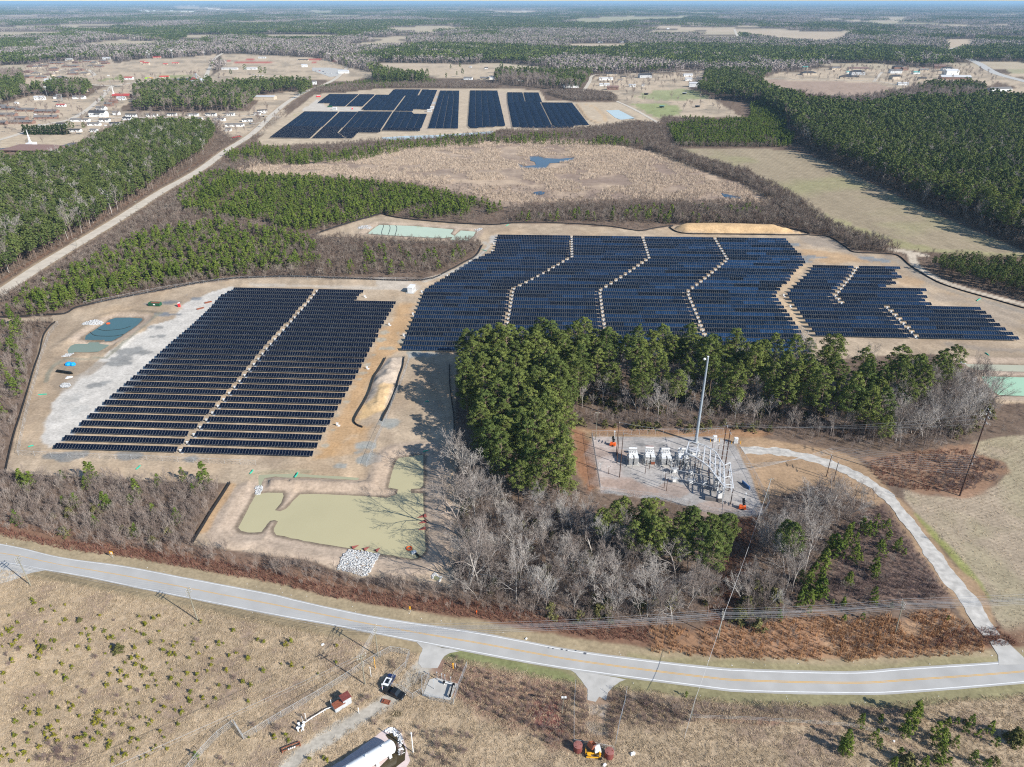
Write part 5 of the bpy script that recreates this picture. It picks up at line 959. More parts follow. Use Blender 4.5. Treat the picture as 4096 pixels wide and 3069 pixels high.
# ------------------------------------------------------------------ build them: the largest 300 of a kind one by one, the rest as masses
PINE_N = [pine_parts(100 + i, 22, 3.7 + 0.3 * (i % 4), 76, 44, 0.50, 0.21, [0.40, 0.46, 0.34, 0.5, 0.30, 0.38, 0.43, 0.55][i], cs=[(1.0, 1.7), (0.9, 1.5), (1.2, 1.9), (1.0, 1.8)][i % 4]) for i in range(8)]
PINE_M = [pine_parts(200 + i, 22, 3.9, 34, 15, 0.95, 0.55, 0.42 + 0.03 * i, 4, False, (1.1, 1.8)) for i in range(5)]
PINE_F = [pine_parts(300 + i, 22, 3.9, 13, 9, 2.1, 1.3, 0.38, 3, False, (1.6, 2.6)) for i in range(4)]
YOUNG_N = [pine_parts(400 + i, 7.0, 1.75 + 0.12 * (i % 3), 34, 20, 0.42, 0.20, 0.10, 4, False, (0.45, 0.85), 1.0) for i in range(5)]
YOUNG_M = [pine_parts(450 + i, 7.0, 1.9, 16, 12, 0.75, 0.42, 0.12, 3, False, (0.6, 1.0), 1.0) for i in range(4)]
BARE_N = [bare_parts(500, 16, 0.62, 0.30, (7, 6, 5, 4), 0.021, 0.05), bare_parts(501, 16, 0.50, 0.40, (7, 6, 5, 4), 0.021, 0.05), bare_parts(502, 16, 0.75, 0.22, (6, 6, 5, 4), 0.022, 0.05, curl=0.4, tr=0.3), bare_parts(503, 16, 0.42, 0.45, (8, 6, 5, 3), 0.022, 0.05, tr=0.17), bare_parts(504, 16, 0.66, 0.35, (6, 6, 6, 4), 0.020, 0.05, curl=0.35), bare_parts(505, 16, 0.5, 0.3, (5, 5, 5, 4), 0.022, 0.05, multi=2, tr=0.17)]
BARE_M = [bare_parts(550 + i, 16, 0.58, 0.34, (6, 5, 4, 3), 0.04, 0.12, tr=0.2, minr=0.03) for i in range(4)]
BARE_F = [bare_parts(580 + i, 16, 0.6, 0.36, (5, 5, 4), 0.10, 0.3, tr=0.24, minr=0.08) for i in range(4)]
SAP_N = [bare_parts(600 + i, 5.0, 0.40, 0.25, (6, 5, 3), 0.016, 0.05, multi=[1, 3, 2, 4, 2][i], tr=0.045, minr=0.012) for i in range(5)]
SAP_M = [bare_parts(640 + i, 5.0, 0.42, 0.25, (5, 4, 2), 0.035, 0.2, multi=2 + i % 2, tr=0.06, minr=0.03) for i in range(4)]
BRU = [bare_parts(680 + i, 1.6, 0.55, 0.1, (5, 4, 3), 0.010, 0.1, multi=5, tr=0.02, minr=0.009) for i in range(4)]
def tmesh(nm, vf, m): return mesh_np(nm, vf[0], vf[1], m)
def individuals(kind, n, protos, H0, name, crown, mt, ml, labels, cat, maxh=None, minh=0.0):
    """the n that show largest get an object each; returns the rows left over"""
    a = sets[kind]; px, py = lenv(a); vis = (px > -40) & (px < 4136) & (py < 3090) & (py > 0); size = a[:, 2] / (a[:, 1] + 120); size[~vis] = -1
    o_ = np.argsort(-size); pick = o_[:n]; pick = pick[size[pick] > 0]; ms = [(tmesh("trunk", t, mt), tmesh(crown, c, ml)) for t, c in protos]
    for j in pick:
        x, y, h, g = a[j]; k = int(rng.integers(len(protos))); s = h / H0; lab, grp = labels(int(g), x, y)
        t = empty(name, (x, y, 0), rng.random() * 6.28); t.scale = (s * rng.uniform(0.9, 1.15), s * rng.uniform(0.9, 1.15), s); tag(t, lab, cat, grp)
        obj("trunk", ms[k][0], t); obj(crown, ms[k][1], t)
    m = np.ones(len(a), bool); m[pick] = False; return a[m]
def mass(name, label, rows, protos, H0, mt, ml, split=None):
    if not len(rows): return
    pr = [proto(name + "_plant", t, c, mt, ml) for t, c in protos]
    gn_mass(name, label, np.c_[rows[:, :2], np.zeros(len(rows))], rng.random(len(rows)) * 6.28, rows[:, 2] / H0, rng.integers(0, len(pr), len(rows)), pr)
PL = {2: ("tall green pine in the grove west of the substation yard", "pines in the grove west of the substation"), 3: ("tall pine in the woods behind the substation fence", "pines in the woods behind the substation"), 4: ("pine in the clump in front of the substation yard", "pines in front of the substation"),
 0: ("pine at the roadside edge of the left plantation", "pines of the left plantation"), 1: ("tall pine of the dark woods beyond the stubble field", "pines beyond the stubble field"), 6: ("pine among the bare trees east of the substation woods", "pines among the bare trees"), 7: ("pine among the bare trees beside the gravel drive", "pines beside the gravel drive"), 8: ("bushy pine beside the sandy track at the right", "pines beside the sandy track"), 30: ("distant pine", "distant pines"), 31: ("pine standing among the houses of the town", "pines among the houses")}
rest = individuals('pine', 300, PINE_N, 22.0, "pine_tree", "crown", B_TRUNK, L_PINE, lambda g, x, y: PL[g], "tree")
rd = rest[:, 1]
mass("pine_woodland", "dense green pine woods on both sides of the solar fields", rest[rd < 950], PINE_M, 22.0, B_TRUNK, L_PINE_D)
mass("distant_pine_woodland", "dark pine stands around the town and far fields", rest[rd >= 950], PINE_F, 22.0, B_TRUNK, L_PINE_D)
BL = {3: ("pale leafless tree in the woods behind the substation", "bare trees behind the substation"), 5: ("pale leafless tree in the bare woods between the substation and the main road", "bare trees by the main road"), 6: ("pale leafless tree east of the substation woods", "bare trees east of the substation"), 7: ("pale leafless tree beside the cleared power line strip", "bare trees beside the power line strip"),
 0: ("pale leafless tree in the left pine plantation", "bare trees in the left plantation"), 1: ("grey leafless tree in the woods beyond the stubble field", "bare trees beyond the stubble field"), 30: ("distant bare tree", "distant bare trees"), 31: ("leafless tree standing among the houses of the town", "bare trees among the houses")}
rest = individuals('bare', 300, BARE_N, 14.5, "bare_tree", "branches", B_GREY, B_GREY, lambda g, x, y: BL[g], "tree")
rd = rest[:, 1]
mass("bare_woodland", "grey leafless woods mixed through the pines", rest[rd < 950], BARE_M, 14.5, B_GREY, B_GREY)
mass("distant_bare_woodland", "grey leafless woods behind the far solar field", rest[rd >= 950], BARE_F, 14.5, B_TWIG, B_GREY)
YL = {20: ("small bright pine standing in the grey sapling thicket", "pines in the sapling thicket"), 21: ("small bright pine in the purple scrub beside the gravel drive", "pines in the purple scrub"), 22: ("small bright pine in the grass south of the main road", "small pines south of the main road"), 23: ("lone bright young pine beside the chain link fence corner", None)}
def yl(g, x, y): return YL.get(g, ("young bright green pine in the thicket around the solar site", "young pines around the solar site"))
rest = individuals('young', 300, YOUNG_N, 7.2, "young_pine", "crown", B_TRUNK, L_YOUNG, yl, "tree")
mass("young_pine_thicket", "bright green young pines in dense thickets", rest, YOUNG_M, 7.2, B_TRUNK, L_YOUNG)
a = sets['sap']; nearm = a[:, 1] < 330
mass("sapling_thicket", "thicket of grey and brown leafless saplings", a[nearm], SAP_N, 5.0, B_TWIG, B_TWIG)
mass("distant_brush", "grey brown brush beyond the near solar blocks", a[~nearm], SAP_M, 5.0, B_BRUSH, B_BRUSH)
a = sets['oliv']; mass('evergreen_undergrowth', 'olive green shrubs growing under the bare trees', a, [pine_parts(760 + i, 3.0, 1.6, 24, 14, 0.42, 0.24, 0.02, 3, False, (0.45, 0.8), 0.4) for i in range(3)], 3.0, B_TRUNK, L_OLIVE)
a = sets['brush']; mass("low_scrub", "low purple brown leafless scrub", a, BRU, 1.5, B_PURP, B_PURP)
hp = [proto("hedge_plant", t, c, B_TRUNK, L_HEDGE) for t, c in [pine_parts(700 + i, 12, 3.2, 40, 16, 0.9, 0.55, 0.02, 4, False, (1.0, 1.6), 0.6) for i in range(2)]]
hm = [(tmesh("trunk", t, B_TRUNK), tmesh("crown", c, L_HEDGE)) for t, c in [pine_parts(710 + i, 12, 3.4, 40, 18, 0.9, 0.55, 0.02, 4, False, (1.0, 1.7), 0.6) for i in range(2)]]
for i, p in enumerate(HEDGE):
    t = empty("hedge_tree", (p[0], p[1], 0), rng.random() * 6); s = rng.uniform(0.85, 1.05); t.scale = (s, s, s); tag(t, "dark evergreen tree of the tall hedge north of the church lawn", "tree", "evergreens of the tall hedge")
    obj("trunk", hm[i % 2][0], t); obj("crown", hm[i % 2][1], t)

# the woods to the horizon: stands of many trees
def stand(seed, W, n, kind):
    r = np.random.default_rng(seed); V = []; F = []; MI = []; k = 0
    for i in range(n):
        x, y = r.uniform(-W / 2, W / 2, 2); h = r.uniform(13, 21); pine = kind == 'pine' and r.random() < 0.9 or kind == 'bare' and r.random() < 0.08
        nq = 7; a = r.random(nq) * 6.28; rr = r.random(nq) * 3.2; z = h * (0.55 + 0.42 * r.random(nq)); cen = np.stack([x + rr * np.cos(a), y + rr * np.sin(a), z], 1); nor = r.normal(size=(nq, 3)); nor[:, 2] = np.abs(nor[:, 2]) + 0.3
        v, f = quads(cen, nor, 3.4 if pine else 3.8, 2.4 if pine else 1.4, r); V.append(v); F.append(f + k); MI += [0 if pine else 1] * nq; k += len(v)
        if not pine or r.random() < 0.4:
            v, f = prisms([(np.array([x, y, 0]), np.array([x, y, h * 0.9]), 0.22, 0.1)], 3, 9, r); V.append(v); F.append(f + k); MI += [1] * len(f); k += len(v)
    me = mesh_np("stand", np.vstack(V), np.vstack(F), [L_PINE_D, B_FAR], mi=MI); return bpy.data.objects.new("stand", me)
def horizon(name, label, y0, y1, cell, st_p, st_b, thin=0.97):
    ys_ = []; y = y0; X_ = []; Y_ = []
    while y < y1:
        hw = 0.80 * y; n = int(2 * hw / cell); x = -hw + (np.arange(n) + rng.random()) * cell; X_.append(x + rng.uniform(-.3, .3, n) * cell); Y_.append(np.full(n, y) + rng.uniform(-.3, .3, n) * cell); y += cell * 0.9
    p = np.stack([np.concatenate(X_), np.concatenate(Y_)], 1); p = p[rng.random(len(p)) < thin]; p = p[farclear(p, cell * 0.35)]
    # smaller unnamed clearings
    p = p[(fbm(p[:, 0], p[:, 1] * 0.8, 500, 3, 301) < 0.66)]; p = p[(fbm(p[:, 0] * 1.06, p[:, 1] * 1.06 * 0.8, 500, 3, 301) < 0.66)]
    cp_ = canopy(p[:, 0], p[:, 1])
    for q in BAREQ: cp_[inpoly(p[:, 0], p[:, 1], q)] *= 0.12
    for q in PINEQ: cp_[inpoly(p[:, 0], p[:, 1], q)] = 0.93
    isp_ = rng.random(len(p)) < cp_; z = np.zeros(len(p)); npn = len(st_p)
    ix = np.where(isp_, rng.integers(0, npn, len(p)), npn + rng.integers(0, len(st_b), len(p)))
    gn_mass(name, label, np.c_[p, z], rng.random(len(p)) * 6.28, rng.uniform(0.85, 1.15, len(p)), ix, list(reversed(st_p + st_b)) if False else st_p + st_b); print(name, len(p))
horizon("far_woods", "pine and hardwood forest stretching away behind the town", 1740, 4200, 26, [stand(800 + i, 32, 22, 'pine') for i in range(3)], [stand(810 + i, 32, 22, 'bare') for i in range(3)])
horizon("horizon_woods", "hazy blue forest running to the horizon", 4200, 15000, 85, [stand(820 + i, 110, 60, 'pine') for i in range(3)], [stand(830 + i, 110, 60, 'bare') for i in range(3)])
horizon("skyline_woods", "last blue line of forest under the sky", 14500, 52000, 420, [stand(840, 520, 260, 'pine')], [stand(850, 520, 260, 'bare')])

# ------------------------------------------------------------------ grasses and reeds
def tuft(seed, n, h, wd, lean=0.35, rad=0.3):
    r = np.random.default_rng(seed); S = []
    for i in range(n):
        a, rr = r.random() * 6.28, rad * math.sqrt(r.random()); b = np.array([rr * math.cos(a), rr * math.sin(a), 0]); hh = h * r.uniform(0.6, 1.1); t = b + np.array([r.normal() * lean * hh, r.normal() * lean * hh, hh]); S.append((b, t, wd, wd * 0.3))
    return prisms(S, 3, 9, r)
def tufts(name, label, polys, s, m, ps, dens=0.9, clear=None, sc=(0.7, 1.3), extra=None, noise=None):
    p = np.vstack([gridpts(q, s, dens=dens) for q in polys]); k = (sdf(p[:, 0], p[:, 1], ROADC, 12, closed=False) > 6.0); p = p[k]
    if clear: p = p[clear_of(p, clear, 0.3)]
    p = p[sdf(p[:, 0], p[:, 1], TRK, 6, closed=False) > 1.5]
    if noise is not None: p = p[fbm(p[:, 0], p[:, 1], noise[0], 3, 400) > noise[1]]
    pr = [bpy.data.objects.new(name + "_plant", mesh_np("tuft", v, f, m)) for v, f in ps]
    gn_mass(name, label, np.c_[p, np.zeros(len(p))], rng.random(len(p)) * 6.28, rng.uniform(*sc, len(p)), rng.integers(0, len(pr), len(p)), pr); print(name, len(p))
tufts("marsh_reeds", "pale tan reeds filling the marsh", [MARSH], 2.3, L_REED, [tuft(900 + i, 18, 1.7, 0.07, 0.14, 1.3) for i in range(3)], 0.9, [q for n_, _, q, _ in PONDS if n_ == 'marsh_pool'], noise=(25, 0.42))
KEEP = [P('f2',[(1690,370),(1725,480),(1700,560),(1720,640),(1905,640),(1940,500),(1990,470),(2080,455)]), P('f3',[(1050,610),(1215,790),(1215,910),(1400,910),(1450,760),(1560,705)]), P('f2',[(1795,700),(1870,690),(2060,745),(1990,890),(1745,860)]), P('f2',[(700,1640),(940,1480),(1180,1320),(1390,1165),(1440,1132),(1500,1135),(1560,1180),(1590,1260),(1610,1330),(1640,1420),(1560,1560),(1400,1700)])]
tufts("dry_grass", "tan dry grass covering the field south of the road", [np.vstack([SOUTH[:len(cS[::4])], P('s',[(4700,3400),(-700,3400),(-900,2400)])])], 0.66, L_DRY, [tuft(920 + i, 18, 0.30, 0.026, 0.6, 0.45) for i in range(4)], 0.8, KEEP, (0.6, 1.5))
tufts("rust_grass", "tall rust coloured grass on the road bank", [redz, P('f5',[(0,230),(300,215),(640,200),(740,260),(810,380),(700,400),(0,435)])], 0.95, L_RED, [tuft(940 + i, 12, 1.25, 0.045, 0.16, 0.35) for i in range(3)], 0.85, None, (0.5, 1.25), noise=(6, 0.36))
band = np.vstack([(cN - dirn * 6.0)[::4], (cN - dirn * 12.5)[::-4]])
tufts("red_brush_bank", "dark red brown brush along the north side of the road", [band], 0.85, L_RSH, [tuft(960 + i, 12, 0.95, 0.04, 0.4, 0.4) for i in range(3)], 0.9, HARD + [redz], (0.6, 1.3))
tufts("red_brush_strip", "dark rusty undergrowth along the power line strip", [ROW_CUT, P('e4',[(900,300),(1500,200),(1800,200),(2000,320),(1700,560),(1100,500)])], 1.1, L_RSH, [tuft(970 + i, 12, 0.8, 0.05, 0.35, 0.4) for i in range(3)], 0.7, [FIELD_R], (0.6, 1.3))
# stubble in the right field
tufts("field_stubble", "pale crop stubble in the right field", [FIELD_R], 1.3, L_DRY, [tuft(980 + i, 5, 0.28, 0.05, 0.7, 0.5) for i in range(3)], 0.7, None, (0.6, 1.3))
# seedlings scattered over the near field
SD = [(20,320),(140,375),(190,335),(115,255),(60,270),(100,290),(160,210),(85,145),(25,420),(110,410),(190,435),(340,320),(325,385),(345,430),(365,470),(275,510),(350,530),(115,548),(455,365),(490,372),(460,438),(410,200),(530,225),(580,190),(490,108),(455,58),(580,50),(310,40),(290,5),(370,100),(600,450),(690,420),(790,445),(720,310),(770,265),(790,320),(845,265),(800,368),(890,150),(930,285),(960,348),(1005,340),(985,425),(935,480),(555,580),(640,605),(505,650),(325,655),(350,670),(585,712),(570,675),(35,660),(45,740),(1095,275),(1165,262),(1215,290),(1240,155),(1280,215),(1295,235),(1280,318),(1365,175),(1405,150),(1410,287),(1335,385),(1195,435),(1450,370),(1450,460),(1570,385),(1540,420),(1515,490),(1550,480),(1560,495),(1680,525),(1705,405),(1720,380),(1640,235),(1705,218),(1780,200),(2065,278),(1165,530),(1225,520),(1270,535),(1110,565),(1205,585),(1260,590),(1290,612),(1485,565),(1520,622),(1070,650),(1120,690),(980,672),(1070,732),(945,770),(1150,785),(1265,680),(1355,668),(1385,722),(1305,780),(1395,770),(1515,708),(1610,715),(1660,655),(1750,672),(1745,725),(1585,765),(1835,635),(1880,535),(1765,485),(1835,430),(1940,395),(1980,390),(2090,475),(2030,500),(2195,525),(2005,630),(1940,765),(2030,780),(2150,735),(1690,825),(1690,905),(1670,885),(1800,875),(1910,880),(1840,950),(1370,900),(1135,930),(1140,975),(1065,962),(1020,975),(1230,920),(1455,960),(1605,955),(1555,985),(1610,1005),(1410,1005),(1295,1048),(1350,1082),(1320,1110),(1170,1155),(1180,1140),(1575,1110),(1415,1168),(1035,1100),(1090,1112),(935,1130),(1030,1015),(960,1012),(880,1000),(860,1020),(840,1050),(920,1080),(880,1075),(820,1080),(850,1100),(710,1040),(655,950),(605,920),(625,980),(520,965),(515,1080),(545,1150),(460,1145),(430,1150),(400,1185),(395,1205),(425,1240),(515,1260),(600,1212),(490,1210),(720,1230),(690,1240),(760,1210),(870,1190),(900,1200),(830,1250),(770,1140),(235,950),(215,975),(275,1010),(350,985),(360,1030),(245,878),(465,838),(705,870),(310,850),(145,1082),(325,1105),(285,1132),(130,1210),(255,1258),(135,1300),(355,1310),(160,1380),(215,1360),(75,1380),(110,1440),(45,1330),(10,1410),(260,1430),(350,1405),(775,1300),(965,1290),(975,1265),(960,1310),(1080,1335),(1220,1322),(1170,1232),(1155,1270),(1230,1250),(1385,1295),(1360,1335),(1480,1325),(1255,1410),(1105,1385),(1000,1400),(1000,1430),(1050,1380),(1305,1385),(1455,1225),(1870,585),(1240,1050)]
BIG = {(1060,440): 1.7}
sdp = [pine_parts(1000 + i, 1.1, 0.50, 12, 10, 0.24, 0.13, 0.05, 3, False, (0.2, 0.34), 0.7) for i in range(4)]
sme = [mesh_np("seedling", *(lambda v, f: (v, np.array(f)))(*join2(t, c)), [B_TRUNK, L_SEED], mi=[0] * len(t[1]) + [1] * len(c[1])) for t, c in sdp]
SD2 = [(75,275),(295,360),(345,380),(590,378),(545,405),(110,475),(215,525),(345,640),(500,572),(700,605),(825,660),(985,560),(990,410),(160,735),(230,760),(205,905),(45,780),(540,1205),(565,1250),(215,1225),(440,1220),(905,1425),(875,1400),(590,590),(40,495),(750,1420)]
pS = np.vstack([P('f1', SD), P('f2', SD2)])
for i, p in enumerate(pS[:298]):
    s = rng.uniform(0.6, 1.35) * 0.98; o = obj("pine_seedling", sme[i % 4], None, (p[0], p[1], -0.03), rng.random() * 6.28); o.scale = (s, s, s * rng.uniform(0.8, 1.1))
    tag(o, "knee high yellow green pine seedling in the dry grass field", "seedling", "pine seedlings in the dry grass field")
bsh = [tmesh("bush", join2(*pine_parts(1050, 2.2, 1.5, 40, 24, 0.3, 0.16, 0.0, 3, False, (0.4, 0.7), 0.5)), L_OLIVE) if False else mesh_np("bush", *pine_parts(1050, 2.4, 1.45, 44, 26, 0.3, 0.17, 0.02, 3, False, (0.4, 0.7), 0.45)[1], L_OLIVE)]
for c_, x_, y_, s_, lb in (('f1',1060,455,1.0,"round olive bush, largest in the dry grass field"),('f1',390,432,0.6,"dark olive bush among seedlings near the left edge"),('f1',710,188,0.55,"flat olive bush in the upper part of the dry grass field"),('f5',940,820,1.5,"round grey olive bush at the far right of the lower field"),('f5',410,935,1.3,"olive bush among the small pines at the bottom edge")):
    p = P1(c_, x_, y_); o = obj("evergreen_bush", bsh[0], None, (p[0], p[1], 0)); o.scale = (s_, s_, s_); tag(o, lb, "bush")

# ------------------------------------------------------------------ poles, wires, fences
def V3(p, z=0.0): return np.array([p[0], p[1], z])
def pole_h(cb, b, ct, t):
    yb = P(cb, [b])[0]; yt = P(ct, [t])[0]; return CAM_H * (1 - yb[1] / yt[1])
POLES = {}
def utility_pole(key, p, h, rz, label, arms=((0.4, 2.4), (1.5, 2.4)), lean=(0, 0), m='wood_pole', r=0.17, name="utility_pole", guys=(), group=None):
    t = empty(name, (p[0], p[1], -0.1), rz); tag(t, label, "utility pole", group)
    top = Vector((lean[0], lean[1], h)); MB().bar((0, 0, 0), top, r, r * 0.62, 8).build("shaft", M[m], t); tips = []
    for d, L in arms:
        k = 1 - d / h; c = top * k
        ar = MB().box((c.x, c.y - 0.12, c.z), (L, 0.12, 0.14)).build("crossarm", M[m] if m == 'wood_pole' else M['galv'], t)
        ins = MB()
        for s in (-0.46, -0.2, 0.46):
            q = (c.x + s * L, c.y - 0.12, c.z + 0.07); ins.lathe([(0.03, 0), (0.09, 0.06), (0.05, 0.14), (0.09, 0.18), (0.03, 0.28)], q, 6)
            ca, sa = math.cos(rz), math.sin(rz); tips.append((p[0] + (q[0]) * ca - q[1] * sa, p[1] + q[0] * sa + q[1] * ca, q[2] + 0.2))
        ins.build("insulators", M['insul'], ar)
    for a, d in guys: MB().bar((lean[0] * .9, lean[1] * .9, h * 0.85), (d * math.cos(a), d * math.sin(a), 0.05), 0.025, n=3).build("guy_wire", M['wire'], t)
    POLES[key] = tips + [(p[0] + lean[0], p[1] + lean[1], h - 0.1)]; return t
def wire(a, b, sag=0.8, r=0.022, label="", group=None, n=14, name="overhead_wire"):
    pts = [Vector(a).lerp(Vector(b), i / n) - Vector((0, 0, sag * 4 * (i / n) * (1 - i / n))) for i in range(n + 1)]
    o = MB().tube(pts, r, 3).build(name, M['wire']); tag(o, label, "wire", group); return o
def span(k1, k2, label, group, sag=1.0, r=0.022, m=None):
    A_, B_ = POLES[k1], POLES[k2]
    for i in range(min(len(A_), len(B_), m or 99)): wire(A_[i], B_[i], sag, r, label, group)
def far_end(k, d, label, group, sag=1.0, r=0.022, m=None):
    for q in POLES[k][:m]: wire(q, (q[0] + d[0], q[1] + d[1], q[2]), sag, r, label, group)
roadrz = math.atan2(*(cC[60] - cC[50])[::-1])
pa, pb, pc = P1('d1', 245, 1088), P1('d1', 1590, 1370), P1('f2', 1355, 500)
hA, hB, hC = pole_h('d1', (245,1088), 'd1', (178,850)), pole_h('d1', (1590,1370), 'd1', (1522,1105)), pole_h('f2', (1355,500), 'f2', (1330,235))
A3 = ((0.3, 2.0), (1.1, 2.0), (1.9, 2.0))
utility_pole('a', pa, hA, roadrz + 1.57, "wooden utility pole beside the side street junction at the left", A3, (-0.35, 0))
utility_pole('b', pb, hB, roadrz + 1.57, "wooden utility pole on the verge above the seedling field", A3, (-0.35, 0.1))
utility_pole('c', pc, hC, roadrz + 1.57, "wooden utility pole at the corner of the chain link fence by the road", A3)
pd_ = P1('f2', 1240, 748); utility_pole('d', pd_, pole_h('f2', (1240,748), 'f2', (1210,480)), 0.6, "grey wooden utility pole inside the fence, left of the white roofed car", ((0.3, 2.4), (1.2, 2.4)))
pe = P1('f4', 590, 548); utility_pole('e', pe, pole_h('f4', (590,548), 'f4', (633,322)), 1.5, "wooden utility pole in the rust grass where the power line strip meets the road", A3, (0.3, 0), guys=((-0.4, 9), (-0.2, 8)))
pf = P1('f5', 352, 290); utility_pole('f', pf, pole_h('f5', (352,290), 'f5', (410,147)), 1.5, "leaning wooden utility pole in the rust grass near the gravel drive", A3, (1.2, 0))
pg = P1('f4', 348, 1262); utility_pole('g', pg, pole_h('f4', (348,1262), 'f4', (390,1068)), 0, "thin grey pole in the brush south of the road", (), (0.2, 0), r=0.13)
pt = P1('e4', 1693, 572); hT = pole_h('e4', (1693,572), 'c4', (1955,903))
utility_pole('t', pt, hT, 1.3, "tall dark brown transmission pole at the edge of the right field", ((0.5, 3.4), (2.4, 3.4), (4.4, 3.4), (hT * .52, 2.2), (hT * .60, 2.2)), (1.5, 0), 'brown_pole', 0.30, guys=((0.0, 9), (0.3, 10), (-0.25, 9)))
ph_ = P1('e4', 120, 620); utility_pole('h', ph_, pole_h('e4', (120,620), 'e4', (163,430)), 0.2, "grey leaning pole beside the substation corner, above the power line strip", ((0.4, 1.8),), (0.5, 0), guys=((-2.0, 7),))
pi1 = P1('e4', 615, 420); utility_pole('i', pi1, pole_h('e4', (615,420), 'e4', (625,247)), 1.4, "thin brown pole behind the spreading grey tree by the drive", ((0.3, 2.4), (1.6, 2.4)), m='brown_pole')
pi2 = P1('e4', 672, 460); utility_pole('i2', pi2, pole_h('e4', (672,460), 'e4', (655,300)), 1.4, "short brown pole in the branches of the spreading tree by the drive", ((0.3, 2.2),), m='brown_pole')
GB = {k: P1('g', *v) for k, v in dict(m=(131,172), n=(262,270), o=(283,412), p=(266,320), q=(933,298), r=(953,350)).items()}
def gh(b, t): return pole_h('g', b, 'g', t)
utility_pole('m', GB['m'], gh((131,172),(136,-3)), 0.1, "thin grey pole at the back left corner of the substation yard", ((0.3, 1.6),), r=0.14)
utility_pole('n', GB['n'], gh((262,270),(277,60)), 1.5, "tallest of the brown poles at the left end of the substation", ((0.4, 0.6),), m='brown_pole')
utility_pole('o', GB['o'], gh((283,412),(290,130)), 1.5, "brown pole nearest the front fence at the left end of the substation", ((0.4, 0.6),), m='brown_pole')
utility_pole('p', GB['p'], gh((266,320),(268,155)), 1.5, "shorter brown pole between two taller ones at the left end of the substation", ((0.4, 0.6),), m='brown_pole')
utility_pole('q', GB['q'], gh((933,298),(968,76)), 1.5, "dark brown pole of the leaning pair behind the steel gantry", ((1.0, 3.0),), (1.2, 0), 'brown_pole', 0.24)
utility_pole('r', GB['r'], gh((953,350),(990,122)), 1.5, "dark brown pole in front of its pair beside the steel gantry", ((1.0, 3.0),), (1.2, 0), 'brown_pole', 0.24)
RL = "wire strung along the south side of the main road"; span('a', 'b', RL, "wires south of the main road", 1.4); span('b', 'c', RL, "wires south of the main road", 1.2); far_end('a', (-90, 12), RL, "wires south of the main road", 1.5)
span('c', 'e', "wire crossing the main road to the pole in the rust grass", "wires crossing the road", 1.5, 0.024); span('e', 'f', "pale wire above the rust grass north of the road", "wires above the rust grass", 0.7, 0.024); far_end('f', (120, 9), "pale wire running off right above the gravel drive mouth", "wires right of the leaning pole", 1.2, 0.024)
span('c', 'd', "wire from the roadside pole into the fenced yard", "wires into the yard", 0.3); far_end('d', (-105, -62), "wire running down across the seedling field", "wires over the seedling field", 1.5, 0.02, 4)
wire(POLES['h'][-1], POLES['e'][-1], 3.0, 0.065, "thick pale cable above the cleared power line strip"); wire(POLES['e'][-1], POLES['g'][-1], 1.0, 0.05, "thin pale cable crossing the road to the pole in the brush"); wire(POLES['g'][-1], V3(P1('f4', 295, 1410), 0.2), 0.0, 0.05, "stay cable from the thin pole down to the grass")
for i in range(3): wire(POLES['t'][i * 3], POLES['q'][min(i, 2)], 2.2, 0.024, "high wire from the tall brown pole to the substation", "high wires over the bare trees")
for i in range(9): wire((pt[0] + 0.5, pt[1], hT * (0.28 + 0.027 * i)), (pi1[0], pi1[1] + (i - 4) * 0.4, 10.5 + (i - 4) * 0.35), 0.9, 0.024, "low wire from the tall brown pole over the rusty undergrowth", "low wires over the undergrowth")
for i in range(5): wire((pi1[0], pi1[1] + (i - 2) * 0.5, 10.5 + i * 0.3), tuple(V3(P1('g', 985, 440 + i * 14), 7.5)), 0.8, 0.04, "wire between the drive pole and the steel gantry", "wires into the gantry")
for a_, b_ in (('n', 'q'), ('o', 'r'), ('p', 'q')): wire(POLES[a_][-1], POLES[b_][-1], 2.5, 0.035, "shield wire high across the substation", "shield wires across the substation")

def fence_line(name, pts, h, step, label, post='galv', mesh=True, rail=True, wires=0, pr=0.035, group=None, vs=0.35):
    pts = np.asarray(pts); t = empty(name, (pts[0][0], pts[0][1], 0)); tag(t, label, "fence", group); o0 = pts[0]
    posts = []; L = 0; fab = MB(); rl = MB(); pb_ = MB(); npost = 0
    for a, b in zip(pts[:-1], pts[1:]):
        d = np.linalg.norm(b - a); k = max(1, int(round(d / step)))
        for i in range(k): posts.append(a + (b - a) * i / k)
        aa = V3(a - o0); bb = V3(b - o0)
        if rail: rl.bar(aa + [0, 0, h], bb + [0, 0, h], pr * 0.9, n=4)
        if mesh:
            m = int(d / vs)
            for i in range(m + 1):
                q = aa + (bb - aa) * (i / max(m, 1)); q2 = aa + (bb - aa) * min(1, (i + 1.8) / max(m, 1)); q3 = aa + (bb - aa) * max(0, (i - 1.8) / max(m, 1))
                fab.bar(q + [0, 0, 0.05], q2 + [0, 0, h], 0.016, n=3, cap=False); fab.bar(q + [0, 0, 0.05], q3 + [0, 0, h], 0.016, n=3, cap=False)
        for w_ in range(wires): z = h * (w_ + 1) / (wires + 0.3); fab.bar(aa + [0, 0, z], bb + [0, 0, z], 0.014, n=3, cap=False)
    posts.append(pts[-1])
    me = MB().bar((0, 0, -0.1), (0, 0, h + 0.1), pr, n=5).mesh("post", M[post])
    for p in posts[:100]: obj("post", me, t, (p[0] - o0[0], p[1] - o0[1], 0))
    if rail: rl.build("top_rail", M[post], t)
    if mesh or wires: fab.build("fence_fabric", M['galv'], t)
    return t
fence_line("chain_link_fence", P('f2',[(-420,1640),(-200,1360),(-60,1215),(85,1108)]), 2.1, 3.2, "chain link fence running off the bottom edge left of the kink", vs=0.3)
